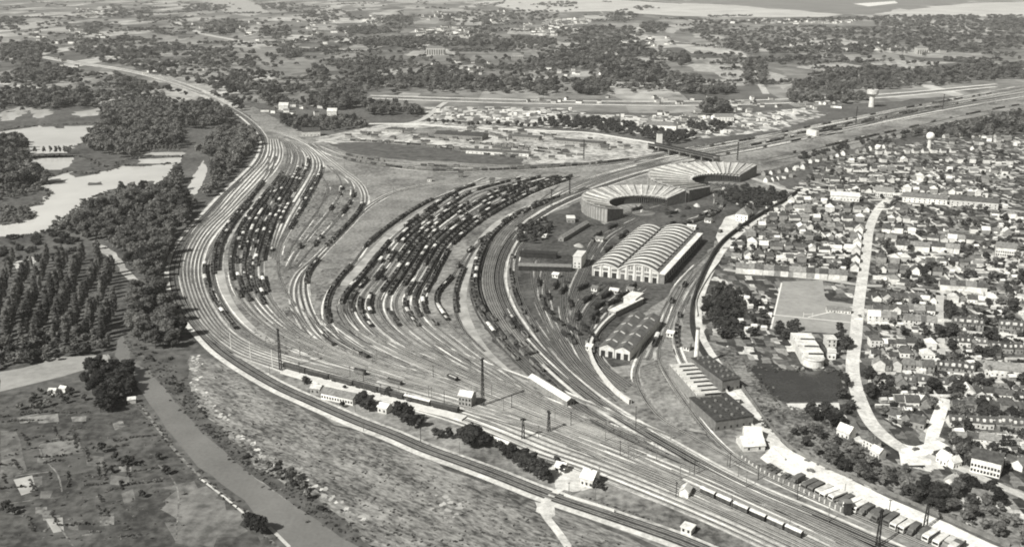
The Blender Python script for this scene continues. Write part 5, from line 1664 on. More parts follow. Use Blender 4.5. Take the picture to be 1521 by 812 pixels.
for i, px in enumerate(((785, 376), (800, 376), (815, 377), (790, 396), (812, 397), (830, 398), (990, 312), (1006, 314), (1022, 310), (996, 322), (1015, 322), (1035, 306), (880, 440), (898, 462), (842, 420), (860, 366), (930, 345))):
    k = i % 4 == 3
    add('ash_heap' if k else 'coal_heap', CH[i % 3][1 if k else 0], None, (*P(*px), 0.06), random.uniform(0, 3), random.uniform(0.7, 1.3), ('pale ash heap' if k else 'black coal heap') + ' beside the depot tracks', 'heap', 'ash heaps of the depot' if k else 'coal heaps of the depot')

# vehicles parked on the forecourt
VM = {}


def box_mesh(name, m, *bx):
    b = MB()
    for q in bx:
        b.box(*q)
    return b.mesh(name, m)


def prof_mesh(name, m, prof, hw):
    b = MB()
    n = len(prof)
    vs = [(x, -hw, z) for x, z in prof] + [(x, hw, z) for x, z in prof]
    b.raw(vs, [(k, (k + 1) % n, n + (k + 1) % n, n + k) for k in range(n)] + [tuple(range(n - 1, -1, -1)), tuple(range(n, 2 * n))])
    return b.mesh(name, m)


def wheel_mesh(r):
    b = MB()
    n = 10
    vs = [(r * math.cos(2 * math.pi * k / n), s, r + r * math.sin(2 * math.pi * k / n)) for s in (-0.13, 0.13) for k in range(n)]
    b.raw(vs, [(k, (k + 1) % n, n + (k + 1) % n, n + k) for k in range(n)] + [tuple(range(n)), tuple(range(2 * n - 1, n - 1, -1))])
    return b.mesh('wheel', M_black)


bus_prof = [(-4.4, 0.6), (4.2, 0.6), (4.5, 1.2), (4.35, 2.6), (3.9, 3.05), (-3.9, 3.05), (-4.35, 2.7), (-4.5, 1.2)]
for tone, m in (('white', M_wagpale), ('dark', M_iron)):
    VM['bus', tone] = [('body', prof_mesh('body', m, bus_prof, 1.25), (0, 0, 0)), ('window_band', box_mesh('window_band', M_glass, (-4.1, -1.28, 1.75, 4.0, 1.28, 2.45)), (0, 0, 0)),
                       ('windscreen', box_mesh('windscreen', M_glass, (4.3, -1.05, 1.6, 4.46, 1.05, 2.5)), (0, 0, 0))] + [('wheel', wheel_mesh(0.5), (x, y, 0)) for x in (-2.8, 2.9) for y in (-1.15, 1.15)]
    VM['lorry', tone] = [('chassis', box_mesh('chassis', M_black, (-3.8, -0.9, 0.5, 3.4, 0.9, 0.85)), (0, 0, 0)), ('cargo_body', prof_mesh('cargo_body', m, [(-3.9, 0.86), (1.4, 0.86), (1.4, 2.9), (-1.2, 3.2), (-3.9, 2.9)], 1.2), (0, 0, 0)),
                         ('cab', prof_mesh('cab', M_wagmid, [(1.6, 0.86), (3.9, 0.86), (3.9, 1.7), (3.0, 1.8), (2.7, 2.6), (1.6, 2.6)], 1.05), (0, 0, 0))] + [('wheel', wheel_mesh(0.48), (x, y, 0)) for x in (-2.5, 2.7) for y in (-1.05, 1.05)]
    VM['car', tone] = [('body', prof_mesh('body', m, [(-2.1, 0.4), (2.1, 0.4), (2.1, 0.95), (-2.1, 0.98)], 0.8), (0, 0, 0)), ('cabin', prof_mesh('cabin', m, [(-1.6, 0.985), (0.9, 0.985), (0.4, 1.5), (-1.2, 1.5)], 0.7), (0, 0, 0)),
                       ('windscreen', prof_mesh('windscreen', M_glass, [(0.95, 1.0), (1.0, 1.0), (0.5, 1.45), (0.45, 1.45)], 0.6), (0, 0, 0))] + [('wheel', wheel_mesh(0.33), (x, y, 0)) for x in (-1.3, 1.3) for y in (-0.72, 0.72)]
VROW = path([(1136, 690), (1160, 704), (1184, 716), (1220, 732), (1260, 750), (1310, 772), (1360, 792), (1420, 816)], 1.0, 2)
seg = np.r_[0, np.cumsum(np.hypot(*np.diff(VROW, axis=0).T))]
seqv = ['car d', 'car d', 'car d', 'car w', 'car d', 'car d', 'lorry d', 'car w', 'bus d', 'bus d', 'bus w', 'bus w', 'bus w', 'lorry d', 'bus w', 'bus w', 'lorry d', 'lorry d', 'bus d', 'bus d', 'bus w', 'bus w', 'lorry d', 'lorry d', 'bus w', 'bus w', 'lorry w', 'bus w', 'lorry d', 'lorry d', 'lorry d']
s = 2.0
for i, q in enumerate(seqv):
    k, tn_ = q.split()
    tone = 'white' if tn_ == 'w' else 'dark'
    s += 1.7 if k == 'car' else 2.15
    x, y = np.interp(s, seg, VROW[:, 0]), np.interp(s, seg, VROW[:, 1])
    n_, d_ = normals(VROW)
    j = min(len(VROW) - 1, int(np.searchsorted(seg, s)))
    r = math.atan2(n_[j][1], n_[j][0]) + math.pi + random.gauss(0, 0.04) - 0.1
    nm = {'bus': 'parked_bus', 'lorry': 'parked_lorry', 'car': 'parked_car'}[k]
    t = thing(nm, '%s parked %s, %s vehicle from the upper end of the forecourt row' % (tone, k, ordw(i + 1)), k, (x + random.gauss(0, 0.3), y + random.gauss(0, 0.4), 0.1), r, 'vehicles parked in the forecourt row', 1.3)
    for pn, me, lc in VM[k, tone]:
        add(pn, me, t, lc)
    s += 1.5 if k == 'car' else 1.95
for px, r, lab, k, tone in (((1262, 283), 0.3, 'small dark car on the upper street', 'car', 'dark'), ((1277, 470), 1.6, 'small dark car on the main street', 'car', 'dark'), ((1070, 345), 1.0, 'dark lorry standing in the white depot yard', 'lorry', 'dark'),
                            ((1360, 668), 0.4, 'dark car crossing the white road junction', 'car', 'dark'), ((1204, 700), 2.6, 'dark car driving along the station road', 'car', 'dark')):
    t = thing('parked_' + k, lab, k, (*P(*px), 0.16), r)
    for pn, me, lc in VM[k, tone]:
        add(pn, me, t, lc)

# ------------------------------------------------------------------ masts and posts
PM = {}


def pole(name, label, cat, px, h, w=0.3, arm=0.0, m=M_black, group=None, lattice=False, lamp=False):
    p = P(*px)
    t = thing(name, label, cat, (p.x, p.y, 0), random.uniform(0, 3.1), group)
    key = (round(h), w, arm, m.name, lattice)
    if key not in PM:
        b = MB()
        if lattice:
            q = w
            for x, y in ((-q, -q), (q, -q), (q, q), (-q, q)):
                b.beam((x, y, 0), (x * 0.4, y * 0.4, h), 0.28)
            nb = max(3, int(h / 3))
            for k in range(nb):
                z0, z1 = h * k / nb, h * (k + 1) / nb
                f0, f1 = 1 - 0.6 * k / nb, 1 - 0.6 * (k + 1) / nb
                for (x, y), (x2, y2) in (((-q, -q), (q, -q)), ((q, -q), (q, q)), ((q, q), (-q, q)), ((-q, q), (-q, -q))):
                    b.beam((x * f0, y * f0, z0), (x2 * f1, y2 * f1, z1), 0.16)
        else:
            b.cyl(0, 0, 0, h, w, w * 0.7, 6)
        c = None
        if arm:
            c = MB()
            c.box(-arm, -0.12, h - 0.6, arm, 0.12, h - 0.35)
            if lamp:
                for x in (-arm, arm - 0.9):
                    c.box(x, -0.6, h - 1.3, x + 0.9, 0.6, h - 0.6)
        PM[key] = (b.mesh('post', m), c.mesh('crossarm', m) if c else None)
    a, c = PM[key]
    add('post', a, t)
    if c:
        add('lamp_head' if lamp else 'crossarm', c, t)


for px, h, lab in (((417, 549), 30, 'tall black floodlight mast left of the station train'), ((717, 602), 32, 'tall black floodlight mast right of the signal box'), ((815, 640), 13, 'short black signal mast above the white hut'),
                   ((777, 651), 13, 'short black signal mast right of the round trees'), ((1303, 812), 20, 'black mast beside the parked vehicles'), ((1374, 784), 16, 'black mast on the forecourt edge'), ((1095, 238), 26, 'tall dark mast behind the farther roundhouse'),
                   ((867, 236), 28, 'tall dark mast in the upper goods yard'), ((1271, 184), 30, 'tall dark mast by the north eastern tracks'), ((1400, 163), 30, 'dark mast far along the north eastern tracks'), ((819, 306), 20, 'dark mast beside the great curve'), ((846, 288), 20, 'dark mast above the great curve')):
    pole('floodlight_mast', lab, 'mast', px, h, 0.8, 1.6, M_black, 'floodlight masts in the yard', True, True)
for i, px in enumerate(((343.5, 519), (372.5, 533), (405, 545))):
    pole('white_post', 'slim white post, %s from the left beside the running lines' % ordw(i + 1), 'post', px, 13, 0.32, 0, M_white, 'white posts by the running lines')
sig = [(845, 736), (1004, 738), (1010, 712), (921, 676), (933, 680), (941, 681), (975, 684), (899, 655), (1024, 702), (1031, 705), (1038, 702), (1080, 692), (1084, 694), (848, 632), (944, 640), (890, 712), (996, 652), (1160, 720), (1108, 724), (1126, 712), (1184, 742), (1230, 775), (1086, 756), (1172, 790), (1320, 765), (1254, 738),
       (540, 566), (541, 588), (566, 590), (593, 590), (637, 590), (641, 592), (605, 600), (748, 610), (760, 606), (800, 650), (540, 640), (625, 656), (660, 600), (700, 590), (445, 556), (446, 530), (520, 560)]
sig.sort()
for i, px in enumerate(sig):
    k = 'signal_post' if i % 3 == 0 else 'telegraph_pole'
    pole(k, '%s, %s of the thin poles counted from the left' % ('black signal post' if i % 3 == 0 else 'slim grey telegraph pole', ordw(i + 1)), 'signal' if i % 3 == 0 else 'pole', px, 9 if i % 3 == 0 else 8, 0.22, 0.8 if i % 3 == 0 else 0.6, M_black if i % 3 == 0 else M_stone, 'thin poles among the station lines')
pp = pa
for i, u in enumerate(np.linspace(0.30, 0.97, 26)):
    x, y = offset(pp, 8.0 if i % 2 else 5.6)[int(u * (len(pp) - 1))]
    X, Y, _ = scr(x, y)
    pole('telegraph_pole', 'slim pole, %s of the line along the outer double track from far end' % ordw(i + 1), 'pole', (X, Y), 8, 0.2, 0.7, M_stone, 'poles along the outer double track')
for nm_, q_, a0_, b0_, n_p in (('great curve', pl, 0.15, 0.95, 24), ('western loop', pg, 0.1, 0.9, 16), ('connecting curve', ph, 0.1, 0.9, 16)):
    for i, u in enumerate(np.linspace(a0_, b0_, n_p)):
        x, y = offset(q_, 5.4)[int(u * (len(q_) - 1))]
        X, Y, _ = scr(x, y)
        k = i % 3 == 1
        pole('signal_post' if k else 'telegraph_pole', '%s, %s along the %s from its far end' % ('black signal post' if k else 'slim grey pole', ordw(i + 1), nm_), 'signal' if k else 'pole', (X, Y), 9 if k else 8, 0.2, 0.8 if k else 0.6, M_black if k else M_stone, 'poles along the ' + nm_)
# goalposts
for px, lab in (((1200, 471), 'white goalposts at the near end of the football field'),):
    t = thing('goalposts', lab, 'goalposts', (*P(*px), 0), 0)
    b = MB()
    for x in (-3.6, 3.6):
        b.cyl(x, 0, 0, 4.0, 0.15, 0.15, 6)
    b.build('upright', M_white, t)
    b = MB()
    b.box(-3.6, -0.1, 2.5, 3.6, 0.1, 2.7)
    b.build('crossbar', M_white, t)

# ------------------------------------------------------------------ houses
HP = {}
FORK = [(1322, 645), (1376, 635), (1388, 586), (1414, 586), (1414, 640), (1408, 664), (1390, 694), (1332, 698)]


def poly_contains(poly, x, y):
    c = False
    n = len(poly)
    j = n - 1
    for i in range(n):
        xi, yi = poly[i]
        xj, yj = poly[j]
        if (yi > y) != (yj > y) and x < (xj - xi) * (y - yi) / (yj - yi) + xi:
            c = not c
        j = i
    return c




def house_proto(key, w_, d_, h, rh, roof, mw, mr, wins):
    o = {}
    b = MB()
    walls(b, w_, d_, h, rh if roof == 'gable' else 0)
    b.v = [(x - w_ / 2, y - d_ / 2, z) for x, y, z in b.v]
    o['wall'] = b.mesh('wall', mw)
    b = MB()
    if roof == 'gable':
        gable(b, w_, d_, h, rh, 0.35)
    else:
        hip(b, w_, d_, h + 0.02, rh, 0.35)
    b.v = [(x - w_ / 2, y - d_ / 2, z) for x, y, z in b.v]
    o['roof'] = b.mesh('roof', mr)
    b = MB()
    b.box(w_ * 0.22, -0.35, h + rh * 0.4, w_ * 0.22 + 0.8, 0.35, h + rh + 1.1)
    o['chimney'] = b.mesh('chimney', M_wallgrey)
    pos = []
    for fl_ in range(2 if h > 5 else 1):
        for k in range(wins):
            if fl_ == 0 and k == wins // 2:
                continue
            pos.append((w_ * (k + 0.5) / wins - w_ / 2 - 0.55, -d_ / 2 - 0.01, 1.0 + 2.7 * fl_))
    HP[key] = (o, pos, (w_ / 2 - 0.6 if False else w_ * (wins // 2 + 0.5) / wins - w_ / 2 - 0.6, -d_ / 2 - 0.01, 0.05))


TY = {'cottage': (9, 8, 4.6, 3.6, 'gable', 3), 'terraced': (7.2, 9, 6.0, 3.4, 'gable', 2), 'villa': (10, 10, 6.6, 4.0, 'hip', 3), 'bungalow': (13, 8, 3.6, 2.8, 'gable', 4)}
WT = {'white': M_wallpale, 'grey': M_wallgrey}
RT = {'dark': M_roofdark, 'grey': M_roofmid, 'pale': M_roofpale}
for ty, v in TY.items():
    for wt, mw in WT.items():
        for rt, mr in RT.items():
            house_proto((ty, wt, rt), *v[:5], mw, mr, v[5])
b = MB()
b.box(-0.8, -1.6, 0, 0.8, 0, 1.7)
DORM = b.mesh('dormer', M_wallpale)
HOUSES = []


HQ = []


def put_house(*a, **k):
    HQ.append((scr(a[3], a[4])[2], a, k))
    HOUSES.append((a[3], a[4]))


def build_house(ty, wt, rt, x, y, r, label, group, near, dorm=0, sc=1.0):
    o, pos, dp = HP[ty, wt, rt]
    t = thing('house', label, 'house', (x, y, 0.0), r, group, sc)
    tw, tr = add('wall', o['wall'], t), add('roof', o['roof'], t)
    add('chimney', o['chimney'], tr)
    if near:
        for p in pos:
            add('window', WIN, tw, p)
        add('door', DOOR, tw, dp)
    if dorm:
        w_, d_, h, rh = TY[ty][:4]
        for k in range(dorm):
            add('dormer', DORM, tr, (w_ * (k + 0.5) / dorm - w_ / 2, -d_ * 0.28, h + 0.9))


def hrow(x0, y0, x1, y1, n, types, zone, k, street, walls_=('white', 'grey', 'white', 'grey'), roofs=('dark', 'dark', 'grey', 'dark', 'pale'), jit=1.5, dorm=0, rj=0.06):
    a, b = P(x0, y0), P(x1, y1)
    r = math.atan2(b.y - a.y, b.x - a.x)
    for i in range(n):
        p = a.lerp(b, (i + 0.5) / n)
        if poly_contains(FORK, *scr(p.x, p.y)[:2]):
            continue
        ty, wt, rt = random.choice(types), random.choice(walls_), random.choice(roofs)
        x, y = p.x + random.gauss(0, jit * 0.5), p.y + random.gauss(0, jit)
        rr = r + random.gauss(0, rj) + (math.pi / 2 if (rj > 0.05 and random.random() < 0.25) else 0)
        put_house(ty, wt, rt, x, y, rr, '%s %s with %s roof, %s from %s, %s row %s' % (wt, ty if ty != 'terraced' else 'terraced house', rt, ordw(i + 1), street, ordw(k), zone), 'houses of the town', y0 > 440, dorm, random.uniform(0.7, 0.92) if rj > 0.05 else random.uniform(0.9, 0.98))


CO, TE, VI, BU = ['cottage'], ['terraced'], ['villa'], ['bungalow']
MX = ['cottage', 'villa', 'cottage', 'bungalow']
Z = 'above football field'
hrow(1094, 404, 1256, 415, 17, TE, Z, 1, 'left', ('white', 'white', 'white', 'white', 'grey'), ('dark', 'grey', 'grey'), 0.3, 0, 0.0)
hrow(1088, 383, 1200, 388, 7, MX, Z, 2, 'left')
hrow(1090, 366, 1270, 374, 10, MX, Z, 3, 'left')
hrow(1105, 351, 1276, 356, 10, MX, Z, 4, 'left')
hrow(1125, 338, 1282, 342, 11, MX, Z, 5, 'left')
hrow(1140, 325, 1284, 328, 9, MX, Z, 6, 'left')
hrow(1152, 312, 1294, 315, 10, MX, Z, 7, 'left')
hrow(1170, 300, 1228, 302, 5, MX, Z, 8, 'left')
Z = 'left of main street'
hrow(1268, 408, 1276, 340, 6, CO, Z, 1, 'near end', ('white',), ('grey', 'pale', 'dark'), 0.5, 0, 0.03)
hrow(1232, 462, 1258, 464, 2, BU, Z, 2, 'near end', ('white',), ('grey',))
Z = 'above the cross street'
hrow(1300, 418, 1345, 421, 4, MX, Z, 1, 'main street')
hrow(1396, 429, 1462, 434, 8, TE, Z, 2, 'main street', ('white',), ('dark', 'grey'), 0.3, 0, 0.0)
hrow(1302, 402, 1400, 408, 6, MX, Z, 3, 'main street')
hrow(1300, 388, 1460, 394, 9, MX, Z, 4, 'main street')
hrow(1330, 370, 1378, 373, 5, TE, Z, 5, 'main street', ('white',), ('dark', 'grey'), 0.3, 0, 0.0)
hrow(1384, 372, 1424, 376, 4, TE, Z, 6, 'main street', ('white',), ('dark', 'grey'), 0.3, 0, 0.0)
hrow(1302, 356, 1330, 358, 3, CO, Z, 7, 'main street', ('white',), ('grey',))
hrow(1312, 344, 1356, 347, 5, MX, Z, 8, 'main street', ('white',))
hrow(1380, 356, 1460, 361, 6, MX, Z, 9, 'main street')
hrow(1318, 328, 1360, 330, 4, MX, Z, 10, 'main street')
hrow(1440, 345, 1500, 348, 4, MX, Z, 11, 'main street')
hrow(1322, 314, 1345, 315, 3, MX, Z, 12, 'main street')
hrow(1470, 322, 1520, 325, 4, MX, Z, 13, 'main street', ('white',))
Z = 'below the cross street'
hrow(1294, 444, 1390, 450, 7, MX, Z, 1, 'main street')
hrow(1405, 446, 1510, 452, 7, MX, Z, 2, 'main street')
hrow(1296, 462, 1386, 466, 7, CO, Z, 3, 'main street', ('white', 'white', 'grey'))
hrow(1290, 476, 1328, 479, 4, TE, Z, 4, 'main street', ('white',), ('pale', 'grey'), 0.3, 0, 0)
hrow(1344, 482, 1386, 486, 5, TE, Z, 5, 'main street', ('white', 'grey'), ('grey', 'dark'), 0.3, 0, 0)
hrow(1415, 486, 1458, 490, 4, TE, Z, 6, 'main street', ('grey',), ('dark',), 0.2, 2, 0)
hrow(1484, 490, 1516, 494, 3, TE, Z, 7, 'main street', ('grey',), ('dark',), 0.2, 2, 0)
hrow(1412, 512, 1462, 515, 4, CO, Z, 8, 'main street', ('grey', 'white'), ('dark',), 1, 2)
hrow(1292, 512, 1384, 516, 7, MX, Z, 9, 'main street', ('white', 'white', 'grey'))
hrow(1294, 530, 1380, 534, 6, MX, Z, 10, 'main street', ('white', 'white', 'grey'))
hrow(1470, 520, 1518, 523, 3, CO, Z, 11, 'main street', ('grey',), ('dark',), 1, 2)
hrow(1294, 546, 1384, 551, 6, TE, Z, 12, 'main street', ('white', 'grey'), ('dark', 'grey'))
hrow(1394, 552, 1442, 557, 5, TE, Z, 13, 'main street', ('grey',), ('dark',), 0.2, 2, 0)
hrow(1330, 570, 1420, 576, 6, CO, Z, 14, 'main street', ('grey', 'white'), ('dark', 'grey'), 1.2, 1)
hrow(1430, 584, 1516, 590, 5, BU, Z, 15, 'main street', ('white',), ('pale', 'dark'))
hrow(1330, 598, 1380, 600, 4, CO, Z, 16, 'main street', ('white', 'grey'))
hrow(1420, 606, 1516, 612, 6, MX, Z, 17, 'main street', ('grey', 'white'))
hrow(1322, 620, 1376, 634, 4, CO, Z, 18, 'main street', ('grey', 'white'), ('dark',))
hrow(1408, 630, 1516, 636, 7, CO, Z, 19, 'main street', ('grey', 'white'), ('dark',), 1.2, 2)
hrow(1420, 652, 1480, 658, 3, BU, Z, 20, 'main street', ('white',), ('dark', 'grey'))
hrow(1398, 682, 1425, 696, 2, CO, Z, 21, 'main street', ('white',))
hrow(1500, 690, 1521, 698, 2, CO, Z, 22, 'main street', ('white',))
Z = 'above embankment'
hrow(1135, 272, 1180, 262, 5, CO, Z, 1, 'left', ('white', 'grey'))
hrow(1190, 246, 1260, 230, 7, CO, Z, 2, 'left', ('white', 'grey'))
hrow(1270, 228, 1330, 218, 6, CO, Z, 3, 'left', ('white', 'grey'))
hrow(1440, 224, 1515, 216, 6, CO, Z, 4, 'left', ('white', 'grey'))
Z = 'on the hillside'
hrow(1248, 645, 1260, 650, 1, CO, Z, 1, 'reservoir', ('white',), ('pale',))
hrow(1284, 660, 1302, 668, 1, VI, Z, 2, 'reservoir', ('white',), ('dark',))
hrow(1296, 672, 1316, 680, 1, CO, Z, 3, 'reservoir', ('white',), ('pale',))
hrow(1402, 722, 1424, 730, 1, CO, Z, 4, 'reservoir', ('white',), ('pale',))
hrow(1448, 738, 1476, 746, 1, BU, Z, 5, 'reservoir', ('white',), ('grey',))
Z = 'above upper street'
hrow(1230, 284, 1330, 286, 9, MX, Z, 1, 'left', ('white',))
hrow(1340, 284, 1460, 290, 9, MX, Z, 2, 'left')
hrow(1205, 268, 1330, 270, 9, MX, Z, 3, 'left', ('white', 'white', 'grey'))
hrow(1345, 266, 1500, 272, 11, MX, Z, 4, 'left')
hrow(1225, 254, 1330, 254, 8, MX, Z, 5, 'left')
hrow(1340, 252, 1500, 258, 10, MX, Z, 6, 'left', ('white', 'white', 'grey'))
hrow(1240, 242, 1350, 240, 7, MX, Z, 7, 'left')
hrow(1400, 240, 1510, 244, 6, MX, Z, 8, 'left', ('white',))
hrow(1300, 229, 1420, 226, 9, MX, Z, 9, 'left', ('white',))
hrow(1130, 262, 1200, 250, 6, CO, Z, 10, 'left', ('white', 'grey'))

HQ.sort(key=lambda q: -q[0])
for _, a, k in HQ[:290]:
    build_house(*a, **k)

# small sheds in gardens and allotments
b = MB()
walls(b, 3.4, 2.6, 2.0, 0.9)
SHW = [b.mesh('wall', M_wallpale), b.mesh('wall', M_wallgrey)]
b = MB()
gable(b, 3.4, 2.6, 2.0, 0.9, 0.2, 0.12)
SHR = [b.mesh('roof', M_roofpale), b.mesh('roof', M_roofdark)]


def sample(poly, n):
    xs, ys = [p[0] for p in poly], [p[1] for p in poly]
    out = []
    while len(out) < n:
        x, y = random.uniform(min(xs), max(xs)), random.uniform(min(ys), max(ys))
        if poly_contains(poly, x, y):
            out.append((x, y))
    return out


def grid_sample(poly, sp):
    """jittered world grid inside a surveyed outline"""
    w_ = [P(*q) for q in poly]
    wl = [(p.x, p.y) for p in w_]
    xs, ys = [p[0] for p in wl], [p[1] for p in wl]
    out = []
    y = min(ys)
    while y < max(ys):
        x = min(xs)
        while x < max(xs):
            a, c = x + random.uniform(0, sp), y + random.uniform(0, sp)
            if poly_contains(wl, a, c):
                out.append((a, c))
            x += sp
        y += sp
    return out


TOWN = [(1110, 300), (1200, 262), (1300, 236), (1500, 240), (1519, 400), (1519, 690), (1420, 690), (1400, 600), (1310, 640), (1290, 560), (1292, 440), (1260, 405), (1090, 395), (1080, 370)]
NOGO = [FORK, [(1260, 300), (1310, 300), (1295, 640), (1260, 640)], [(1386, 440), (1406, 440), (1406, 530), (1386, 530)]]
for i, (x, y) in enumerate(sample(TOWN, 290)):
    if any(poly_contains(q, x, y) for q in NOGO):
        continue
    t = thing('garden_shed', 'small garden shed standing among the town gardens', 'shed', (*P(x, y), 0), random.uniform(-0.2, 0.2), 'garden sheds in the town', random.uniform(0.8, 1.6))
    k = random.random() < 0.6
    add('wall', SHW[0 if k else 1], t)
    add('roof', SHR[0 if random.random() < 0.6 else 1], t)
for i, (x, y) in enumerate(sample([(1092, 440), (1145, 452), (1140, 490), (1095, 506)], 16)):
    t = thing('garden_shed', 'small garden shed standing among the town gardens', 'shed', (*P(x, y), 0), random.uniform(-0.2, 0.2), 'garden sheds in the town', 1.2)
    add('wall', SHW[0], t)
    add('roof', SHR[0], t)
HW = []
for s_ in range(3):
    b = MB()
    b.box(-7 - s_ * 3, -0.2, 0, 7 + s_ * 3, 0.2, 1.7)
    HW.append(b.mesh('garden_wall', M_wallpale if s_ else M_wallgrey))
for x, y in sample(TOWN, 300):
    if any(poly_contains(q, x, y) for q in NOGO):
        continue
    k = random.randrange(3)
    add('garden_wall', HW[k], None, (*P(x, y), 0), random.choice((0, 0, math.pi / 2)) - 0.05 + random.gauss(0, 0.06), None, ('pale' if k else 'grey') + ' wall dividing gardens of the town', 'wall', 'pale garden walls of the town' if k else 'grey garden walls of the town')
ALL_ = [(640, 161), (830, 162), (960, 174), (1100, 172), (1190, 166), (1140, 192), (1000, 206), (900, 190), (700, 180), (640, 172)]
for i, (x, y) in enumerate(sample(ALL_, 130)):
    t = thing('allotment_hut', 'tiny pale hut among the allotments behind the goods yard', 'hut', (*P(x, y), 0), random.uniform(-0.3, 0.3), 'allotment huts', random.uniform(1.1, 1.9))
    add('wall', SHW[0], t)
    add('roof', SHR[0 if random.random() < 0.6 else 1], t)
for px, lab in (((72, 586), 'white hut left of the ruined garden arch'), ((88, 582), 'small white garden hut near the pale strip'), ((190, 600), 'white broken walled hut beside the dark grove'), ((66, 500), 'white hut at the poplar edge, left'), ((92, 496), 'white hut at the poplar edge, middle'), ((110, 497), 'white hut at the poplar edge, right'), ((132, 498), 'white low hut at the end of poplars')):
    t = thing('garden_hut', lab, 'hut', (*P(*px), 0), random.uniform(-0.4, 0.4), None, 1.4)
    add('wall', SHW[0], t)
    add('roof', SHR[0], t)
for i, (x, y) in enumerate(sample([(500, 205), (560, 190), (700, 190), (930, 212), (950, 228), (790, 240), (640, 222)], 60)):
    t = thing('goods_stack', 'small dark sheeted stack of goods standing in the upper goods yard', 'stack', (*P(x, y), 0.1), random.uniform(-0.3, 0.3), 'sheeted stacks of the goods yard', (random.uniform(1.5, 4), random.uniform(1.5, 3), random.uniform(1.2, 2.2)))
    add('goods', SHW[1], t)
    add('tarpaulin', SHR[1], t)
# bright far houses: one mass
M_wallfar = vor_mat('far_house_walls', [0.3, 0.75, 0.5, 0.8, 0.4, 0.65], 0.03)
hv, hf, hm = [], [], []
for cx, cy, rx, ry, n, s in ((661, 50, 50, 9, 60, 1), (554, 30, 22, 7, 22, 1), (645, 25, 34, 6, 24, 1.1), (741, 25, 18, 9, 20, 1.1), (815, 44, 46, 11, 60, 1), (852, 33, 34, 5, 20, 1), (95, 58, 60, 14, 34, 0.9), (127, 20, 26, 7, 18, 1.2), (1170, 33, 110, 3.5, 60, 1),
                          (250, 105, 60, 10, 10, 0.9), (430, 60, 60, 12, 16, 0.9), (560, 120, 60, 14, 14, 0.8), (720, 105, 100, 14, 26, 0.8), (960, 62, 40, 9, 16, 0.8), (900, 112, 80, 12, 16, 0.8), (1350, 75, 60, 6, 14, 0.9), (1250, 70, 80, 6, 12, 0.9), (440, 160, 60, 14, 18, 0.8),
                          (330, 40, 60, 14, 14, 1), (480, 40, 60, 12, 18, 1), (60, 95, 60, 14, 12, 0.8), (1010, 178, 50, 10, 18, 0.8), (960, 150, 200, 6, 20, 0.7), (1100, 160, 60, 8, 16, 0.7), (1200, 158, 60, 6, 14, 0.7), (1450, 210, 60, 8, 14, 0.8)):
    for _ in range(n):
        a = random.uniform(0, 2 * math.pi)
        q = math.sqrt(random.random())
        x, y = cx + rx * q * math.cos(a), cy + ry * q * math.sin(a)
        if y < -8:
            continue
        p = P(x, y)
        D = p.length
        wv, dv, h, rh = random.uniform(9, 20) * s, random.uniform(8, 10) * s, random.uniform(5, 8) * s, 3.5 * s
        if D > 3500:
            wv, dv, h = wv * 1.5, dv * 1.4, h * 1.3
        b = MB()
        walls(b, wv, dv, h, rh)
        n1 = len(b.f)
        gable(b, wv, dv, h, rh, 0.3)
        r = random.gauss(0, 0.4)
        c_, s_ = math.cos(r), math.sin(r)
        n0 = len(hv)
        hv += [(p.x + c_ * u - s_ * v, p.y + s_ * u + c_ * v, z) for u, v, z in b.v]
        hf += [tuple(i + n0 for i in f) for f in b.f]
        rf = random.choice((1, 2, 2))
        hm += [0] * n1 + [rf] * (len(b.f) - n1)
DM = [M_wallfar, M_roofmid, M_roofdark, M_wallpale, M_wallgrey, M_roofpale]
for _, a, k in HQ[290:]:
    ty, wt, rt, x, y, r = a[:6]
    sc_ = a[10] if len(a) > 10 else 1.0
    c_, s_ = math.cos(r) * sc_, math.sin(r) * sc_
    for pt in ('wall', 'roof', 'chimney'):
        m_ = HP[ty, wt, rt][0][pt]
        n0 = len(hv)
        hv += [(x + c_ * v.co.x - s_ * v.co.y, y + s_ * v.co.x + c_ * v.co.y, v.co.z * sc_) for v in m_.vertices]
        hf += [tuple(i + n0 for i in f.vertices) for f in m_.polygons]
        hm += [DM.index(m_.materials[0])] * len(m_.polygons)
me = bpy.data.meshes.new('distant_houses')
me.from_pydata(hv, [], hf)
for m in DM:
    me.materials.append(m)
me.polygons.foreach_set('material_index', hm)
add('distant_houses', me, label='farther town and village houses among trees', cat='houses', kind='stuff')

# ------------------------------------------------------------------ trees
import bmesh


def ico(sub):
    bm = bmesh.new()
    bmesh.ops.create_icosphere(bm, subdivisions=sub, radius=1)
    V = np.array([v.co[:] for v in bm.verts])
    F = np.array([[v.index for v in f.verts] for f in bm.faces])
    bm.free()
    return V, F


ICO1, ICO2 = ico(1), ico(2)


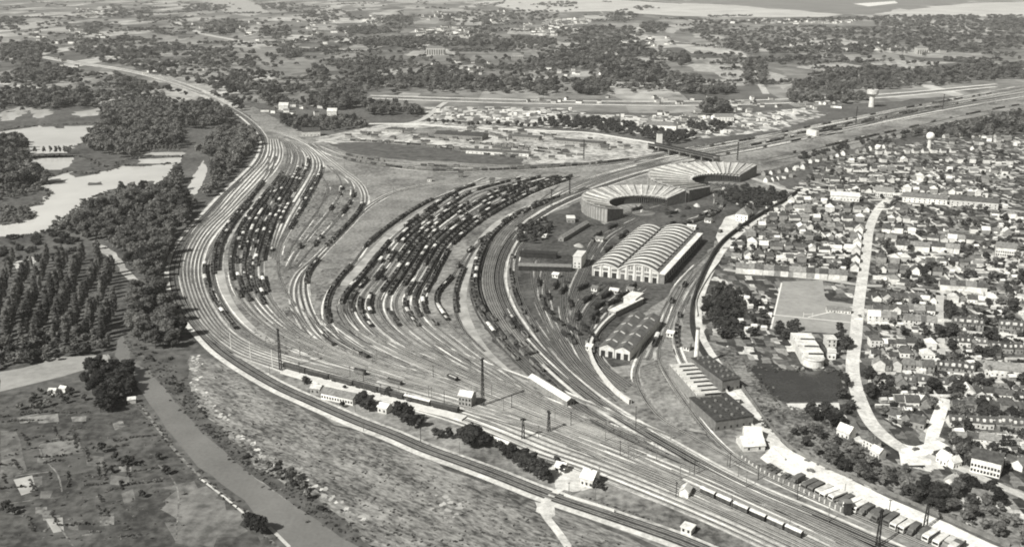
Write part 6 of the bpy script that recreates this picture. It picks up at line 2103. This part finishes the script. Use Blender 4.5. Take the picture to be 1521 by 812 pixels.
def crown(lobes, leaves, size, core, seed, fill=0.82):
    """lobes: (x,y,z,rx,rz); ragged leaf clumps spread through and around the lobes"""
    r = np.random.default_rng(seed)
    V, F = [], []
    n0 = 0
    CV, CF = core
    for x, y, z, rx, rz in lobes:
        v = CV * (1 + r.normal(0, 0.10, (len(CV), 1))) * np.array([rx, rx, rz]) * fill + np.array([x, y, z])
        V.append(v)
        F.append(CF + n0)
        n0 += len(v)
    wts = np.array([l[3] ** 2 for l in lobes])
    idx = r.choice(len(lobes), leaves, p=wts / wts.sum())
    L = np.array(lobes)[idx]
    d = r.normal(size=(leaves, 3))
    d /= np.linalg.norm(d, axis=1)[:, None]
    d[:, 2] = np.where(r.random(leaves) < 0.7, np.abs(d[:, 2]), d[:, 2])
    rad = r.uniform(0.72, 1.16, (leaves, 1))
    c = L[:, :3] + d * rad * np.c_[L[:, 3], L[:, 3], L[:, 4]]
    nn = d + r.normal(0, 0.55, (leaves, 3))
    nn /= np.linalg.norm(nn, axis=1)[:, None]
    t = np.cross(nn, r.normal(size=(leaves, 3)))
    t /= np.linalg.norm(t, axis=1)[:, None]
    bt = np.cross(nn, t)
    s = r.uniform(0.6, 1.3, (leaves, 1)) * size
    tri = np.stack([c - t * s - bt * s * 0.6, c + t * s - bt * s * 0.6, c + bt * s], 1).reshape(-1, 3)
    V.append(tri)
    F.append(np.arange(leaves * 3).reshape(-1, 3) + n0)
    return np.concatenate(V), np.concatenate(F)


def leafy_lobes(seed, n=9, w=4.0, h=9.0, z0=2.0):
    r = random.Random(seed)
    out = [(0, 0, z0 + h * 0.5, w * 0.62, h * 0.36)]
    for k in range(n):
        a = 2 * math.pi * k / n + r.uniform(-0.5, 0.5)
        zz = r.uniform(0.22, 0.86)
        q = w * r.uniform(0.45, 0.75) * (1.15 - 0.6 * zz)
        s = w * r.uniform(0.32, 0.5)
        out.append((q * math.cos(a), q * math.sin(a), z0 + h * zz, s, s * 0.85))
    return out


def poplar_lobes(seed, w=2.5, h=14.0):
    r = random.Random(seed)
    return [(r.uniform(-0.4, 0.4), r.uniform(-0.4, 0.4), 2.5 + h * k / 7, w * (1.12 - 0.9 * (k / 7 - 0.5) ** 2) * r.uniform(0.85, 1.15), h / 7.5) for k in range(8)]


def bush_lobes(seed):
    r = random.Random(seed)
    return [(r.uniform(-1.1, 1.1), r.uniform(-1.1, 1.1), r.uniform(0.5, 1.3), r.uniform(0.7, 1.3), r.uniform(0.6, 1.1)) for k in range(5)]


def trunk_mesh(h, r0):
    b = MB()
    b.cyl(0, 0, 0, h, r0, r0 * 0.5, 6)
    for k in range(4):
        a = k * 1.7
        b.beam((0, 0, h * 0.55), (1.9 * math.cos(a), 1.9 * math.sin(a), h * 1.05), r0 * 0.5)
    return b.mesh('trunk', M_bark)


TP = {}
for i in range(5):
    V, F = crown(leafy_lobes(i + 1, 8 + i), 700, 0.55, ICO2, i)
    V2, F2 = crown(leafy_lobes(i + 1, 6), 110, 1.25, ICO1, i + 50)
    for nm, m in (('leafy_tree', M_leaf), ('pale_tree', M_leafpale), ('dark_tree', M_leafdark)):
        TP.setdefault(nm, []).append((np_mesh('crown', V, F, [m]), V2, F2, m))
for i in range(3):
    V, F = crown(poplar_lobes(i), 600, 0.5, ICO2, i + 20)
    V2, F2 = crown(poplar_lobes(i), 120, 0.9, ICO1, i + 70)
    m = (M_leaf, M_leafpale, M_leaf)[i]
    TP.setdefault('poplar_tree', []).append((np_mesh('crown', V, F, [m]), V2, F2, m))
for i in range(4):
    V, F = crown(bush_lobes(i), 220, 0.32, ICO1, i + 30)
    V2, F2 = crown(bush_lobes(i)[:3], 40, 0.6, ICO1, i + 80)
    TP.setdefault('bush', []).append((np_mesh('bush', V, F, [M_leafdark]), V2, F2, M_leafdark))
TRUNK = {'leafy_tree': trunk_mesh(5.5, 0.35), 'poplar_tree': trunk_mesh(6.0, 0.28)}
PLANTS = []


def plant(nm, x, y, sc, label, group, sxy=1.0):
    q = scr(x, y)
    if 1300 < q[0] < 1430 and (poly_contains(FORK, q[0], q[1]) or (sc > 0.45 and poly_contains([(1322, 690), (1400, 690), (1420, 706), (1400, 722), (1316, 716)], q[0], q[1]))):
        return
    PLANTS.append((nm, x, y, sc, sxy, label, group))


POOLW = [(272, 225), (316, 232), (318, 262), (302, 304), (266, 304)]
PATHW = [(140, 356), (164, 364), (190, 392), (218, 424), (218, 440), (198, 436), (172, 402), (146, 378)]


def wood(poly, sp, nm, lo, hi, label, group, sxy=1.0, dark=0.25, pale=0.1):
    for x, y in grid_sample(poly, sp):
        if 260 < scr(x, y)[0] < 320 and poly_contains(POOLW, *scr(x, y)[:2]):
            continue
        if 130 < scr(x, y)[0] < 230 and poly_contains(PATHW, *scr(x, y)[:2]):
            continue
        k = nm
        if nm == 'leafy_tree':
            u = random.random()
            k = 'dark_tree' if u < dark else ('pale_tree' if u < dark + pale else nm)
        plant(k, x, y, random.uniform(lo, hi), label, group, sxy)


W1 = [(382, 205), (378, 222), (356, 246), (330, 278), (300, 300), (276, 330), (258, 362), (246, 395), (240, 425), (248, 455), (262, 480), (272, 505), (268, 522), (210, 522), (196, 500), (192, 480), (205, 455), (200, 430), (170, 405), (140, 372), (118, 350), (110, 335), (140, 312), (165, 300), (200, 290), (240, 288), (268, 262), (282, 240), (300, 225), (320, 205), (345, 190)]
wood(W1, 9.6, 'leafy_tree', 0.8, 1.75, 'round crowned tree in the dense wood left of the railway', 'trees of the railway wood', 1.12, 0.12, 0.22)
wood([(150, 165), (215, 152), (255, 162), (272, 200), (268, 222), (212, 222), (206, 238), (150, 230), (126, 222), (132, 205), (155, 190)], 13, 'leafy_tree', 1.3, 1.9, 'tall tree on the wooded island between the lakes', 'trees of the lake island', 1.1)
wood([(-10, 208), (38, 212), (44, 250), (60, 262), (72, 272), (20, 282), (-10, 285)], 11, 'leafy_tree', 1.2, 1.7, 'tall dark tree left of the large lake', 'trees left of the lake', 1.0, 0.5)
for x in (52, 66, 76, 84, 90, 96, 101, 105):
    p = P(x + random.uniform(-1, 1), 229)
    plant('leafy_tree', p.x, p.y, 1.15, 'thin tree in the row along the lake causeway', 'trees along the lake causeway', 0.6)
for x in range(212, 272, 6):
    p = P(x, 226)
    plant('leafy_tree', p.x, p.y, 1.0, 'thin tree on the strip across the lake arm', 'trees across the lake arm', 0.6)
    if x % 12 == 0:
        p = P(x, 241)
        plant('leafy_tree', p.x, p.y, 0.7, 'small tree on the strip across the lake arm', 'small trees across the lake arm', 0.7)
for q in ([(0, 268), (75, 268), (60, 285), (0, 300)], [(0, 312), (50, 312), (45, 330), (0, 335)], [(175, 275), (235, 283), (240, 290), (180, 292)], [(85, 330), (130, 318), (120, 345), (70, 352)]):
    wood(q, 9, 'leafy_tree', 0.45, 0.85, 'low willow on the marshy lake shore', 'willows on the lake shore', 1.3, 0.2, 0.4)
wood([(0, 352), (110, 338), (135, 372), (140, 392), (0, 400)], 15, 'bush', 1.0, 2.4, 'low bush on the marsh behind the poplars', 'marsh bushes behind poplars', 1.2)
# poplar plantation
for i in range(8):
    xa, xb = 20 + 26 * i, -14 + 23 * i
    a, bq = P(xa, 388 + (4 if i % 2 else 0)), P(xb, 512)
    L_ = (bq - a).length
    k = 0.0
    while k < L_:
        p = a.lerp(bq, k / L_)
        if scr(p.x, p.y)[0] < 170 and random.random() < 0.88:
            plant('poplar_tree', p.x + random.gauss(0, 0.8), p.y + random.gauss(0, 0.8), random.uniform(0.62, 1.25), 'tall slim poplar in the plantation rows beside the canal', 'poplars of the plantation', 0.95)
        k += 10.5
wood([(-10, 508), (150, 492), (168, 508), (160, 526), (66, 538), (-10, 552)], 7.5, 'leafy_tree', 0.5, 0.85, 'low tree in the belt below the poplars', 'trees in the belt below poplars', 1.2, 0.5)
wood([(128, 552), (150, 548), (190, 548), (208, 578), (198, 590), (178, 592), (176, 622), (152, 626), (142, 596), (126, 576)], 6.8, 'dark_tree', 0.7, 1.05, 'dark tree in the grove on the near canal bank', 'trees of the canal grove', 1.15)
wood([(20, 590), (110, 576), (130, 595), (60, 612), (20, 610)], 8, 'leafy_tree', 0.3, 0.5, 'small garden tree left of the canal grove', 'small garden trees', 1.3)
for x, y, s in ((152, 672, .62), (172, 684, .5), (188, 692, .62), (196, 690, .5), (166, 702, .4), (181, 722, .35), (212, 738, .4), (380, 790, 0.95), (372, 786, .8), (388, 792, .75), (248, 704, .5), (236, 682, .4), (10, 760, .6), (18, 764, .5)):
    p = P(x, y)
    plant('dark_tree', p.x, p.y, s, 'dark bushy tree standing alone in the canal gardens', 'lone garden trees by canal', 1.2)
wood([(398, 700), (412, 690), (440, 710), (474, 742), (462, 752), (430, 728)], 5.2, 'leafy_tree', 0.45, 0.75, 'upright tree in the row on the far canal bank', 'trees on the far canal bank', 1.0)
for q in ([(226, 536), (250, 552), (290, 600), (330, 640), (380, 690), (370, 694), (310, 640), (262, 588)], [(470, 752), (505, 772), (560, 800), (550, 812), (500, 790)], [(196, 505), (225, 520), (262, 530), (250, 545), (215, 540)]):
    wood(q, 8.5, 'bush', 0.4, 1.1, 'scrubby bush on the far canal bank', 'bushes on the canal bank', 1.1)
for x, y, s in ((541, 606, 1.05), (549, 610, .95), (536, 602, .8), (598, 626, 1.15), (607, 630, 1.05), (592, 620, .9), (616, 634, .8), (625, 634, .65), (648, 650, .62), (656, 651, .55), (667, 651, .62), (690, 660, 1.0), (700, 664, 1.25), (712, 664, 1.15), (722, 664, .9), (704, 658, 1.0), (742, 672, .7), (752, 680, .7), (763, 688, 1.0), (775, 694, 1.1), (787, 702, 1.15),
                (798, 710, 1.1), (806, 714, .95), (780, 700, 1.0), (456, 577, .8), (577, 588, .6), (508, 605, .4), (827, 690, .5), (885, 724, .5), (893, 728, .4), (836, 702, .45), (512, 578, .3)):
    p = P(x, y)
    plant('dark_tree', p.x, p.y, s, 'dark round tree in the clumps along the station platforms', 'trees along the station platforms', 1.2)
wood([(1092, 436), (1140, 448), (1150, 470), (1142, 490), (1110, 508), (1092, 508)], 11.5, 'dark_tree', 0.45, 0.8, 'dark garden tree between grove and football field', 'garden trees by the football field', 1.2)
wood([(772, 338), (815, 330), (822, 350), (800, 362), (772, 366)], 9, 'dark_tree', 0.5, 0.8, 'sooty tree at the left edge of the depot', 'sooty trees of the depot', 1.2)
wood([(1045, 450), (1070, 428), (1090, 438), (1094, 470), (1088, 512), (1052, 500)], 6.5, 'dark_tree', 0.6, 1.05, 'dark tree in the grove left of the football field', 'trees of the football grove', 1.15)
for q, lab in (([(1150, 488), (1186, 492), (1184, 506), (1150, 502)], 'left of the white reservoir hall'), ([(1236, 492), (1262, 496), (1260, 524), (1244, 530)], 'right of the white reservoir hall'), ([(1246, 560), (1262, 570), (1268, 620), (1250, 615)], 'between the reservoir and main street'), ([(1190, 606), (1240, 608), (1250, 640), (1200, 628)], 'below the reservoir')):
    wood(q, 7, 'dark_tree', 0.55, 0.9, 'dark tree in the clump ' + lab, 'trees ' + lab, 1.2)
wood([(1150, 620), (1250, 655), (1300, 690), (1400, 712), (1440, 745), (1521, 770), (1521, 812), (1440, 780), (1330, 735), (1230, 695)], 7.5, 'leafy_tree', 0.4, 0.85, 'tree in the scrub above the station road', 'trees of the hillside scrub', 1.25, 0.4)
wood([(1345, 730), (1400, 735), (1425, 760), (1400, 765), (1350, 745)], 5.5, 'dark_tree', 0.5, 0.9, 'dark tree at the foot of the white hillside path', 'trees by the hillside path', 1.2)
for q in ([(1385, 698), (1440, 715), (1445, 735), (1400, 725)], [(1445, 722), (1490, 738), (1492, 755), (1450, 745)]):
    wood(q, 7, 'dark_tree', 0.6, 1.0, 'dark tree beside the street below the junction', 'trees below the road junction', 1.2)
wood([(1104, 278), (1170, 290), (1150, 308), (1110, 318), (1070, 296)], 9, 'dark_tree', 0.5, 0.9, 'dark tree behind the farther roundhouse end', 'trees behind the roundhouse', 1.2)
wood([(1062, 282), (1105, 284), (1100, 296), (1060, 292)], 8, 'bush', 1.0, 2.0, 'sooty bush in the roundhouse yard', 'sooty bushes')
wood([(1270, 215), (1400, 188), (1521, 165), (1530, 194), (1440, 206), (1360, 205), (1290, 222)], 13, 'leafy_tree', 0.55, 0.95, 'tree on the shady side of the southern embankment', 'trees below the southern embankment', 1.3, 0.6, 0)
wood([(1180, 232), (1260, 215), (1262, 222), (1185, 240)], 12, 'bush', 1.5, 3, 'bush below the southern embankment', 'bushes below the embankment')
# trees and bushes through the town
TG = [(1100, 330), (1190, 300), (1210, 240), (1300, 230), (1519, 225), (1519, 700), (1425, 690), (1400, 660), (1310, 620), (1292, 560), (1296, 440), (1262, 404), (1090, 398), (1075, 385)]
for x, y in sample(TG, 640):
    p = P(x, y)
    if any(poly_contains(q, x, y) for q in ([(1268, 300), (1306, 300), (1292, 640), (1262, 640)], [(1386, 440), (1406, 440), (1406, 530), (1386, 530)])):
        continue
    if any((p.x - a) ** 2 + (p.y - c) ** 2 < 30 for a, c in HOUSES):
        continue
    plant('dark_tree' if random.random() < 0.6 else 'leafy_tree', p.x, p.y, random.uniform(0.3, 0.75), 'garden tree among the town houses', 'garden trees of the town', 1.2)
for x, y in sample(TG, 1300):
    p = P(x, y)
    if poly_contains([(1268, 300), (1306, 300), (1292, 640), (1262, 640)], x, y) or poly_contains([(1386, 440), (1406, 440), (1406, 530), (1386, 530)], x, y):
        continue
    plant('bush', p.x, p.y, random.uniform(0.6, 1.5), 'garden bush among the town houses', 'garden bushes of the town', 1.1)
for x, y, n in ((1361, 640, 1), (1455, 610, 1), (1386, 582, 1), (1420, 586, 1), (1461, 482, 1), (1470, 505, 1), (1478, 625, 1), (1500, 628, 1), (1465, 622, 1), (1410, 470, 1), (1390, 500, 1), (1412, 500, 1), (1410, 520, 1), (1500, 460, 1), (1500, 440, 1), (1385, 404, 1), (1372, 410, 1), (1290, 565, 1), (1294, 590, 1)):
    for k in range(3):
        p = P(x + random.uniform(-5, 5), y + random.uniform(-3, 3))
        plant('dark_tree', p.x, p.y, random.uniform(0.6, 0.95), 'large dark tree towering over the town gardens', 'large dark trees in town', 1.2)
# near background trees, allotment hedge
for x in range(640, 800, 9):
    p = P(x + random.uniform(-3, 3), 184 + (x - 640) * 0.05 + random.uniform(-2, 2))
    plant('dark_tree', p.x, p.y, random.uniform(0.7, 1.1), 'dark tree along the white goods yard road', 'trees along the goods yard road', 1.1)
wood([(800, 180), (870, 178), (930, 186), (1000, 200), (1000, 212), (930, 202), (870, 194), (800, 190)], 13, 'dark_tree', 0.8, 1.2, 'dark tree in the hedge behind the goods yard', 'hedge trees behind the goods yard', 1.2)
wood([(960, 206), (1010, 200), (1040, 206), (1010, 216), (985, 214)], 12, 'dark_tree', 0.9, 1.3, 'dark tree clustered by the bridge tower', 'trees by the bridge tower', 1.2)
wood([(415, 175), (470, 180), (530, 180), (545, 190), (490, 196), (440, 196), (420, 190)], 14, 'leafy_tree', 0.9, 1.4, 'tree in the clump at the fork of tracks', 'trees at the fork of the tracks', 1.2, 0.5)
wood([(1020, 186), (1060, 184), (1090, 190), (1060, 200), (1025, 196)], 13, 'dark_tree', 0.7, 1.1, 'dark tree round the grey roofed institution', 'trees round the institution', 1.2)
# far groves: clumps massed into woodland
GRV = []


def grove(cx, cy, rx, ry, n, s=1.0):
    for _ in range(n):
        a, q = random.uniform(0, 2 * math.pi), math.sqrt(random.random())
        y = cy + ry * q * math.sin(a)
        if y > -14:
            GRV.append((cx + rx * q * math.cos(a), y, s))


FARN = 2.1
for q in ((13, 37, 22, 10, 26), (137, 43, 14, 9, 16), (43, 80, 45, 13, 60), (63, 113, 46, 12, 60), (255, 74, 14, 8, 14), (432, 80, 14, 10, 18), (405, 147, 14, 11, 16), (469, 110, 16, 8, 14), (497, 153, 40, 12, 44), (335, 43, 34, 11, 36), (410, 50, 24, 11, 26), (302, 13, 34, 6, 24), (420, 12, 34, 6, 24), (201, 23, 26, 8, 24), (168, 18, 16, 10, 16),
          (545, 48, 42, 6, 40), (590, 35, 24, 10, 28), (634, 66, 130, 7, 90), (718, 52, 18, 8, 16), (775, 67, 50, 9, 44), (890, 52, 66, 12, 70), (925, 27, 22, 8, 24), (972, 43, 20, 8, 22), (902, 77, 70, 13, 70), (852, 92, 70, 11, 60), (936, 110, 46, 15, 60), (805, 134, 18, 9, 18), (879, 134, 28, 9, 28), (540, 112, 14, 13, 20), (517, 146, 24, 17, 34), (567, 165, 26, 8, 22), (611, 168, 14, 6, 10),
          (1061, 165, 20, 10, 24), (350, 130, 40, 12, 24), (1000, 122, 40, 8, 30), (1050, 138, 40, 4, 24), (740, 130, 90, 8, 40), (650, 118, 60, 8, 30), (580, 128, 50, 8, 20), (1010, 90, 16, 8, 14), (180, 75, 70, 16, 50), (220, 120, 50, 12, 34), (330, 90, 60, 14, 36), (100, 150, 60, 12, 40), (60, 152, 60, 10, 40), (300, 175, 40, 18, 50), (330, 165, 30, 14, 30), (215, 172, 40, 18, 30), (20, 150, 30, 8, 20),
          (480, 25, 40, 10, 30), (700, 30, 50, 10, 40), (790, 25, 40, 8, 26), (830, 8, 30, 4, 14), (960, 14, 20, 3, 8), (1112, 108, 5, 16, 16), (1132, 112, 4, 18, 16), (1250, 150, 40, 5, 16), (1180, 150, 30, 4, 10), (1440, 110, 70, 7, 50), (1480, 195, 50, 12, 24)):
    grove(*q[:4], int(q[4] * FARN))
for poly, n in (([(1015, 45), (1060, 40), (1200, 44), (1310, 42), (1521, 38), (1521, 74), (1400, 78), (1250, 82), (1110, 82), (1050, 62)], 1150), ([(1027, 34), (1310, 26), (1310, 31), (1030, 38)], 180), ([(1300, 25), (1521, 24), (1521, 40), (1300, 40)], 420), ([(1168, 140), (1180, 128), (1250, 108), (1330, 104), (1405, 106), (1400, 128), (1300, 134), (1220, 140)], 340), ([(1411, 108), (1521, 98), (1521, 114), (1420, 122)], 100),
                ([(-20, 30), (560, 30), (560, 100), (-20, 110)], 380), ([(480, 60), (1000, 60), (1000, 140), (480, 140)], 480), ([(-20, 110), (380, 100), (380, 150), (-20, 170)], 240), ([(380, 95), (560, 95), (560, 165), (400, 165)], 70), ([(0, -5), (700, -10), (1000, 30), (0, 34)], 200), ([(1000, 84), (1521, 84), (1521, 100), (1000, 100)], 60)):
    for x, y in sample(poly, n):
        GRV.append((x, y, 0.8))
for _ in range(330):
    x, y = random.uniform(-20, 1520), 2 + 152 * random.random() ** 0.9
    if x > 980 and y < 24:
        continue
    L_, sl_ = random.uniform(15, 110) * (0.5 + y / 160), random.gauss(0.02, 0.06)
    n = int(L_ / (2.2 + y / 70))
    for k in range(n):
        gx, gy = x + L_ * k / n, y + sl_ * L_ * k / n + random.gauss(0, 0.25)
        sc_g = random.uniform(0.45, 0.8)
        if random.random() < 0.85 and not (gx > 530 and gy > 137 - max(0, gx - 1250) * 0.07) and not (gx < 400 and abs(gy - (84 + (gx - 60) * 0.2)) < 6):
            GRV.append((gx, gy, sc_g))
# individuals and masses
CAP = {'leafy_tree': 300, 'pale_tree': 0, 'dark_tree': 0, 'poplar_tree': 120, 'bush': 200}
scored = sorted(PLANTS, key=lambda q: -scr(q[1], q[2])[2] * q[3])
used = {}
mass = {}
NAMES = {'leafy_tree': 'leafy_tree', 'pale_tree': 'leafy_tree', 'dark_tree': 'leafy_tree', 'poplar_tree': 'poplar_tree', 'bush': 'bush'}
for nm, x, y, sc_, sxy, lab, grp in scored:
    key = NAMES[nm]
    used[key] = used.get(key, 0) + 1
    v = random.choice(TP[nm])
    r = random.uniform(0, 6.28)
    if used[key] <= CAP[key] and -20 < scr(x, y)[0] < 1541:
        if key == 'bush':
            add('bush', v[0], None, (x, y, 0), r, (sc_ * sxy, sc_ * sxy, sc_), lab, 'bush', grp)
        else:
            t = thing(key, lab, 'tree', (x, y, 0), r, grp, (sc_ * sxy, sc_ * sxy, sc_))
            add('crown', v[0], t)
            add('trunk', TRUNK[key], t)
    else:
        mass.setdefault((v[3].name, 'near'), []).append((v, x, y, sc_ * sxy, sc_, r))
LX, LY = [60, 110, 180, 250, 300, 341, 368, 395], [84, 93, 103, 120, 138, 160, 178, 205]
for x, y, s in GRV:
    if 60 < x < 395 and -4 < y - np.interp(x, LX, LY) < 13:
        continue
    p = P(x, y)
    D = p.length
    f = 0.9 + min(2.6, D / 2600)
    nm = random.choice(('leafy_tree', 'dark_tree', 'leafy_tree', 'pale_tree'))
    v = random.choice(TP[nm])
    mass.setdefault((v[3].name, 'far'), []).append((v, p.x, p.y, f * s * random.uniform(0.8, 1.5), s * random.uniform(0.7, 1.25) * min(f, 1.5), random.uniform(0, 6.28)))


def massed(name, items, label, cat):
    Vs, Fs, Ms, n0, mats_ = [], [], [], 0, []
    for (me_, V, F, m), x, y, sx, sz, r in items:
        c, s = math.cos(r), math.sin(r)
        Vs.append(np.c_[x + sx * (c * V[:, 0] - s * V[:, 1]), y + sx * (s * V[:, 0] + c * V[:, 1]), sz * V[:, 2]])
        Fs.append(F + n0)
        n0 += len(V)
        if m not in mats_:
            mats_.append(m)
        Ms.append(np.full(len(F), mats_.index(m)))
    add(name, np_mesh(name, np.concatenate(Vs), np.concatenate(Fs), mats_, np.concatenate(Ms)), label=label, cat=cat, kind='stuff')


massed('woodland', [q for k, v in mass.items() if k[1] == 'near' for q in v], 'mass of trees and bushes in woods and gardens', 'woodland')
massed('far_woodland', [q for k, v in mass.items() if k[1] == 'far' for q in v], 'distant woods and hedges beyond the railway', 'woodland')
# tufts on the rough slope
TUF = []
CLEAR = [[(790, 738), (835, 715), (850, 815), (800, 770)], [(280, 530), (302, 540), (304, 582), (284, 580)], [(805, 685), (890, 690), (890, 735), (820, 730)], [(480, 722), (520, 755), (500, 758), (470, 730)]]
for poly, n, lo, hi in (([(283, 528), (330, 548), (400, 590), (500, 640), (640, 695), (800, 755), (930, 806), (600, 870), (500, 800), (420, 735), (345, 680), (300, 625), (283, 575)], 1000, 0.06, 0.34), ([(1115, 560), (1165, 600), (1240, 610), (1262, 650), (1330, 690), (1440, 745), (1521, 780), (1440, 785), (1330, 738), (1200, 686), (1130, 630)], 420, 0.25, 0.7),
                        ([(0, 590), (200, 600), (250, 670), (280, 700), (270, 800), (0, 805)], 240, 0.1, 0.42), ([(400, 460), (430, 455), (462, 490), (500, 528), (430, 528), (370, 500)], 160, 0.12, 0.35), ([(478, 265), (525, 280), (500, 335), (450, 385), (425, 420), (430, 345)], 260, 0.15, 0.45), ([(880, 615), (1000, 668), (1010, 682), (900, 648)], 120, 0.1, 0.3), ([(860, 735), (980, 775), (960, 770)], 60, 0.12, 0.3)):
    for x, y in sample(poly, n):
        if any(poly_contains(q, x, y) for q in CLEAR):
            continue
        p = P(x, y)
        v = random.choice(TP['bush'])
        TUF.append(((v[0], v[1], v[2], random.choice((M_leaf, M_leafdark, M_bank, M_tuft, M_tuft))), p.x, p.y, random.uniform(lo, hi) * 1.6, random.uniform(lo, hi), random.uniform(0, 6.28)))
for ln, n, lo, hi in (([(183, 492), (196, 520), (232, 556), (264, 590), (308, 639), (353, 681), (423, 736), (475, 768), (560, 820)], 200, 0.12, 0.45), ([(160, 528), (178, 556), (208, 600), (245, 650), (285, 696), (350, 748), (390, 790), (430, 830)], 170, 0.15, 0.5), ([(240, 540), (285, 600), (330, 645), (390, 700), (460, 745), (520, 790)], 300, 0.15, 0.5)):
    q = path(ln, 1.0, 3)
    for _ in range(n):
        p = q[random.randrange(len(q))]
        v = random.choice(TP['bush'])
        TUF.append(((v[0], v[1], v[2], random.choice((M_leaf, M_leafdark, M_bank))), p[0] + random.gauss(0, 1.6 if n != 300 else 3.5), p[1] + random.gauss(0, 1.6 if n != 300 else 3.5), random.uniform(lo, hi) * 1.4, random.uniform(lo, hi), random.uniform(0, 6.28)))
for ln, n in (([(80, 262), (103, 256), (140, 258), (165, 252), (185, 246), (215, 247), (262, 243), (250, 262), (235, 280), (215, 283), (185, 278), (152, 288), (125, 300), (112, 312), (85, 333), (60, 345), (25, 352)], 260), ([(25, 330), (50, 320), (28, 312), (60, 300), (75, 285), (50, 277), (48, 262), (80, 262)], 120), ([(0, 195), (55, 187), (100, 185), (150, 184), (152, 197), (126, 212), (106, 218), (100, 228)], 120), ([(0, 234), (112, 232), (160, 248), (205, 234), (272, 233)], 160),
              ([(1112, 546), (1180, 549), (1247, 551)], 60), ([(1150, 592), (1130, 570), (1112, 546)], 60)):
    q = path(ln, 2.0, 1)
    for _ in range(n):
        p = q[random.randrange(len(q))]
        v = random.choice(TP['bush'])
        TUF.append(((v[0], v[1], v[2], random.choice((M_leaf, M_leafdark, M_leafpale))), p[0] + random.gauss(0, 2.5), p[1] + random.gauss(0, 2.5), random.uniform(0.4, 1.5) * (1 if n > 60 else 0.6), random.uniform(0.3, 1.3) * (1 if n > 60 else 0.5), random.uniform(0, 6.28)))
PL2 = random.Random(3)
for i in range(46):
    x, y = PL2.uniform(-5, 200), PL2.uniform(608, 800)
    if x > 190 + (y - 600) * 0.4:
        continue
    L_ = PL2.uniform(14, 60)
    up = PL2.random() < 0.55
    a_, b_ = P(x, y), (P(x + L_, y - PL2.uniform(0, 6)) if up else P(x + PL2.uniform(0, 14), y + L_ * 0.55))
    n = int((b_ - a_).length / 1.0)
    for k in range(n):
        if PL2.random() < 0.8:
            p = a_.lerp(b_, k / max(1, n))
            v = random.choice(TP['bush'])
            TUF.append(((v[0], v[1], v[2], random.choice((M_leafdark, M_leaf, M_bank, M_leafpale))), p.x + random.gauss(0, 0.3), p.y + random.gauss(0, 0.3), random.uniform(0.25, 0.6), random.uniform(0.25, 0.7), random.uniform(0, 6.28)))
massed('scrub', TUF, 'tufts of scrub on slopes and waste ground', 'scrub')
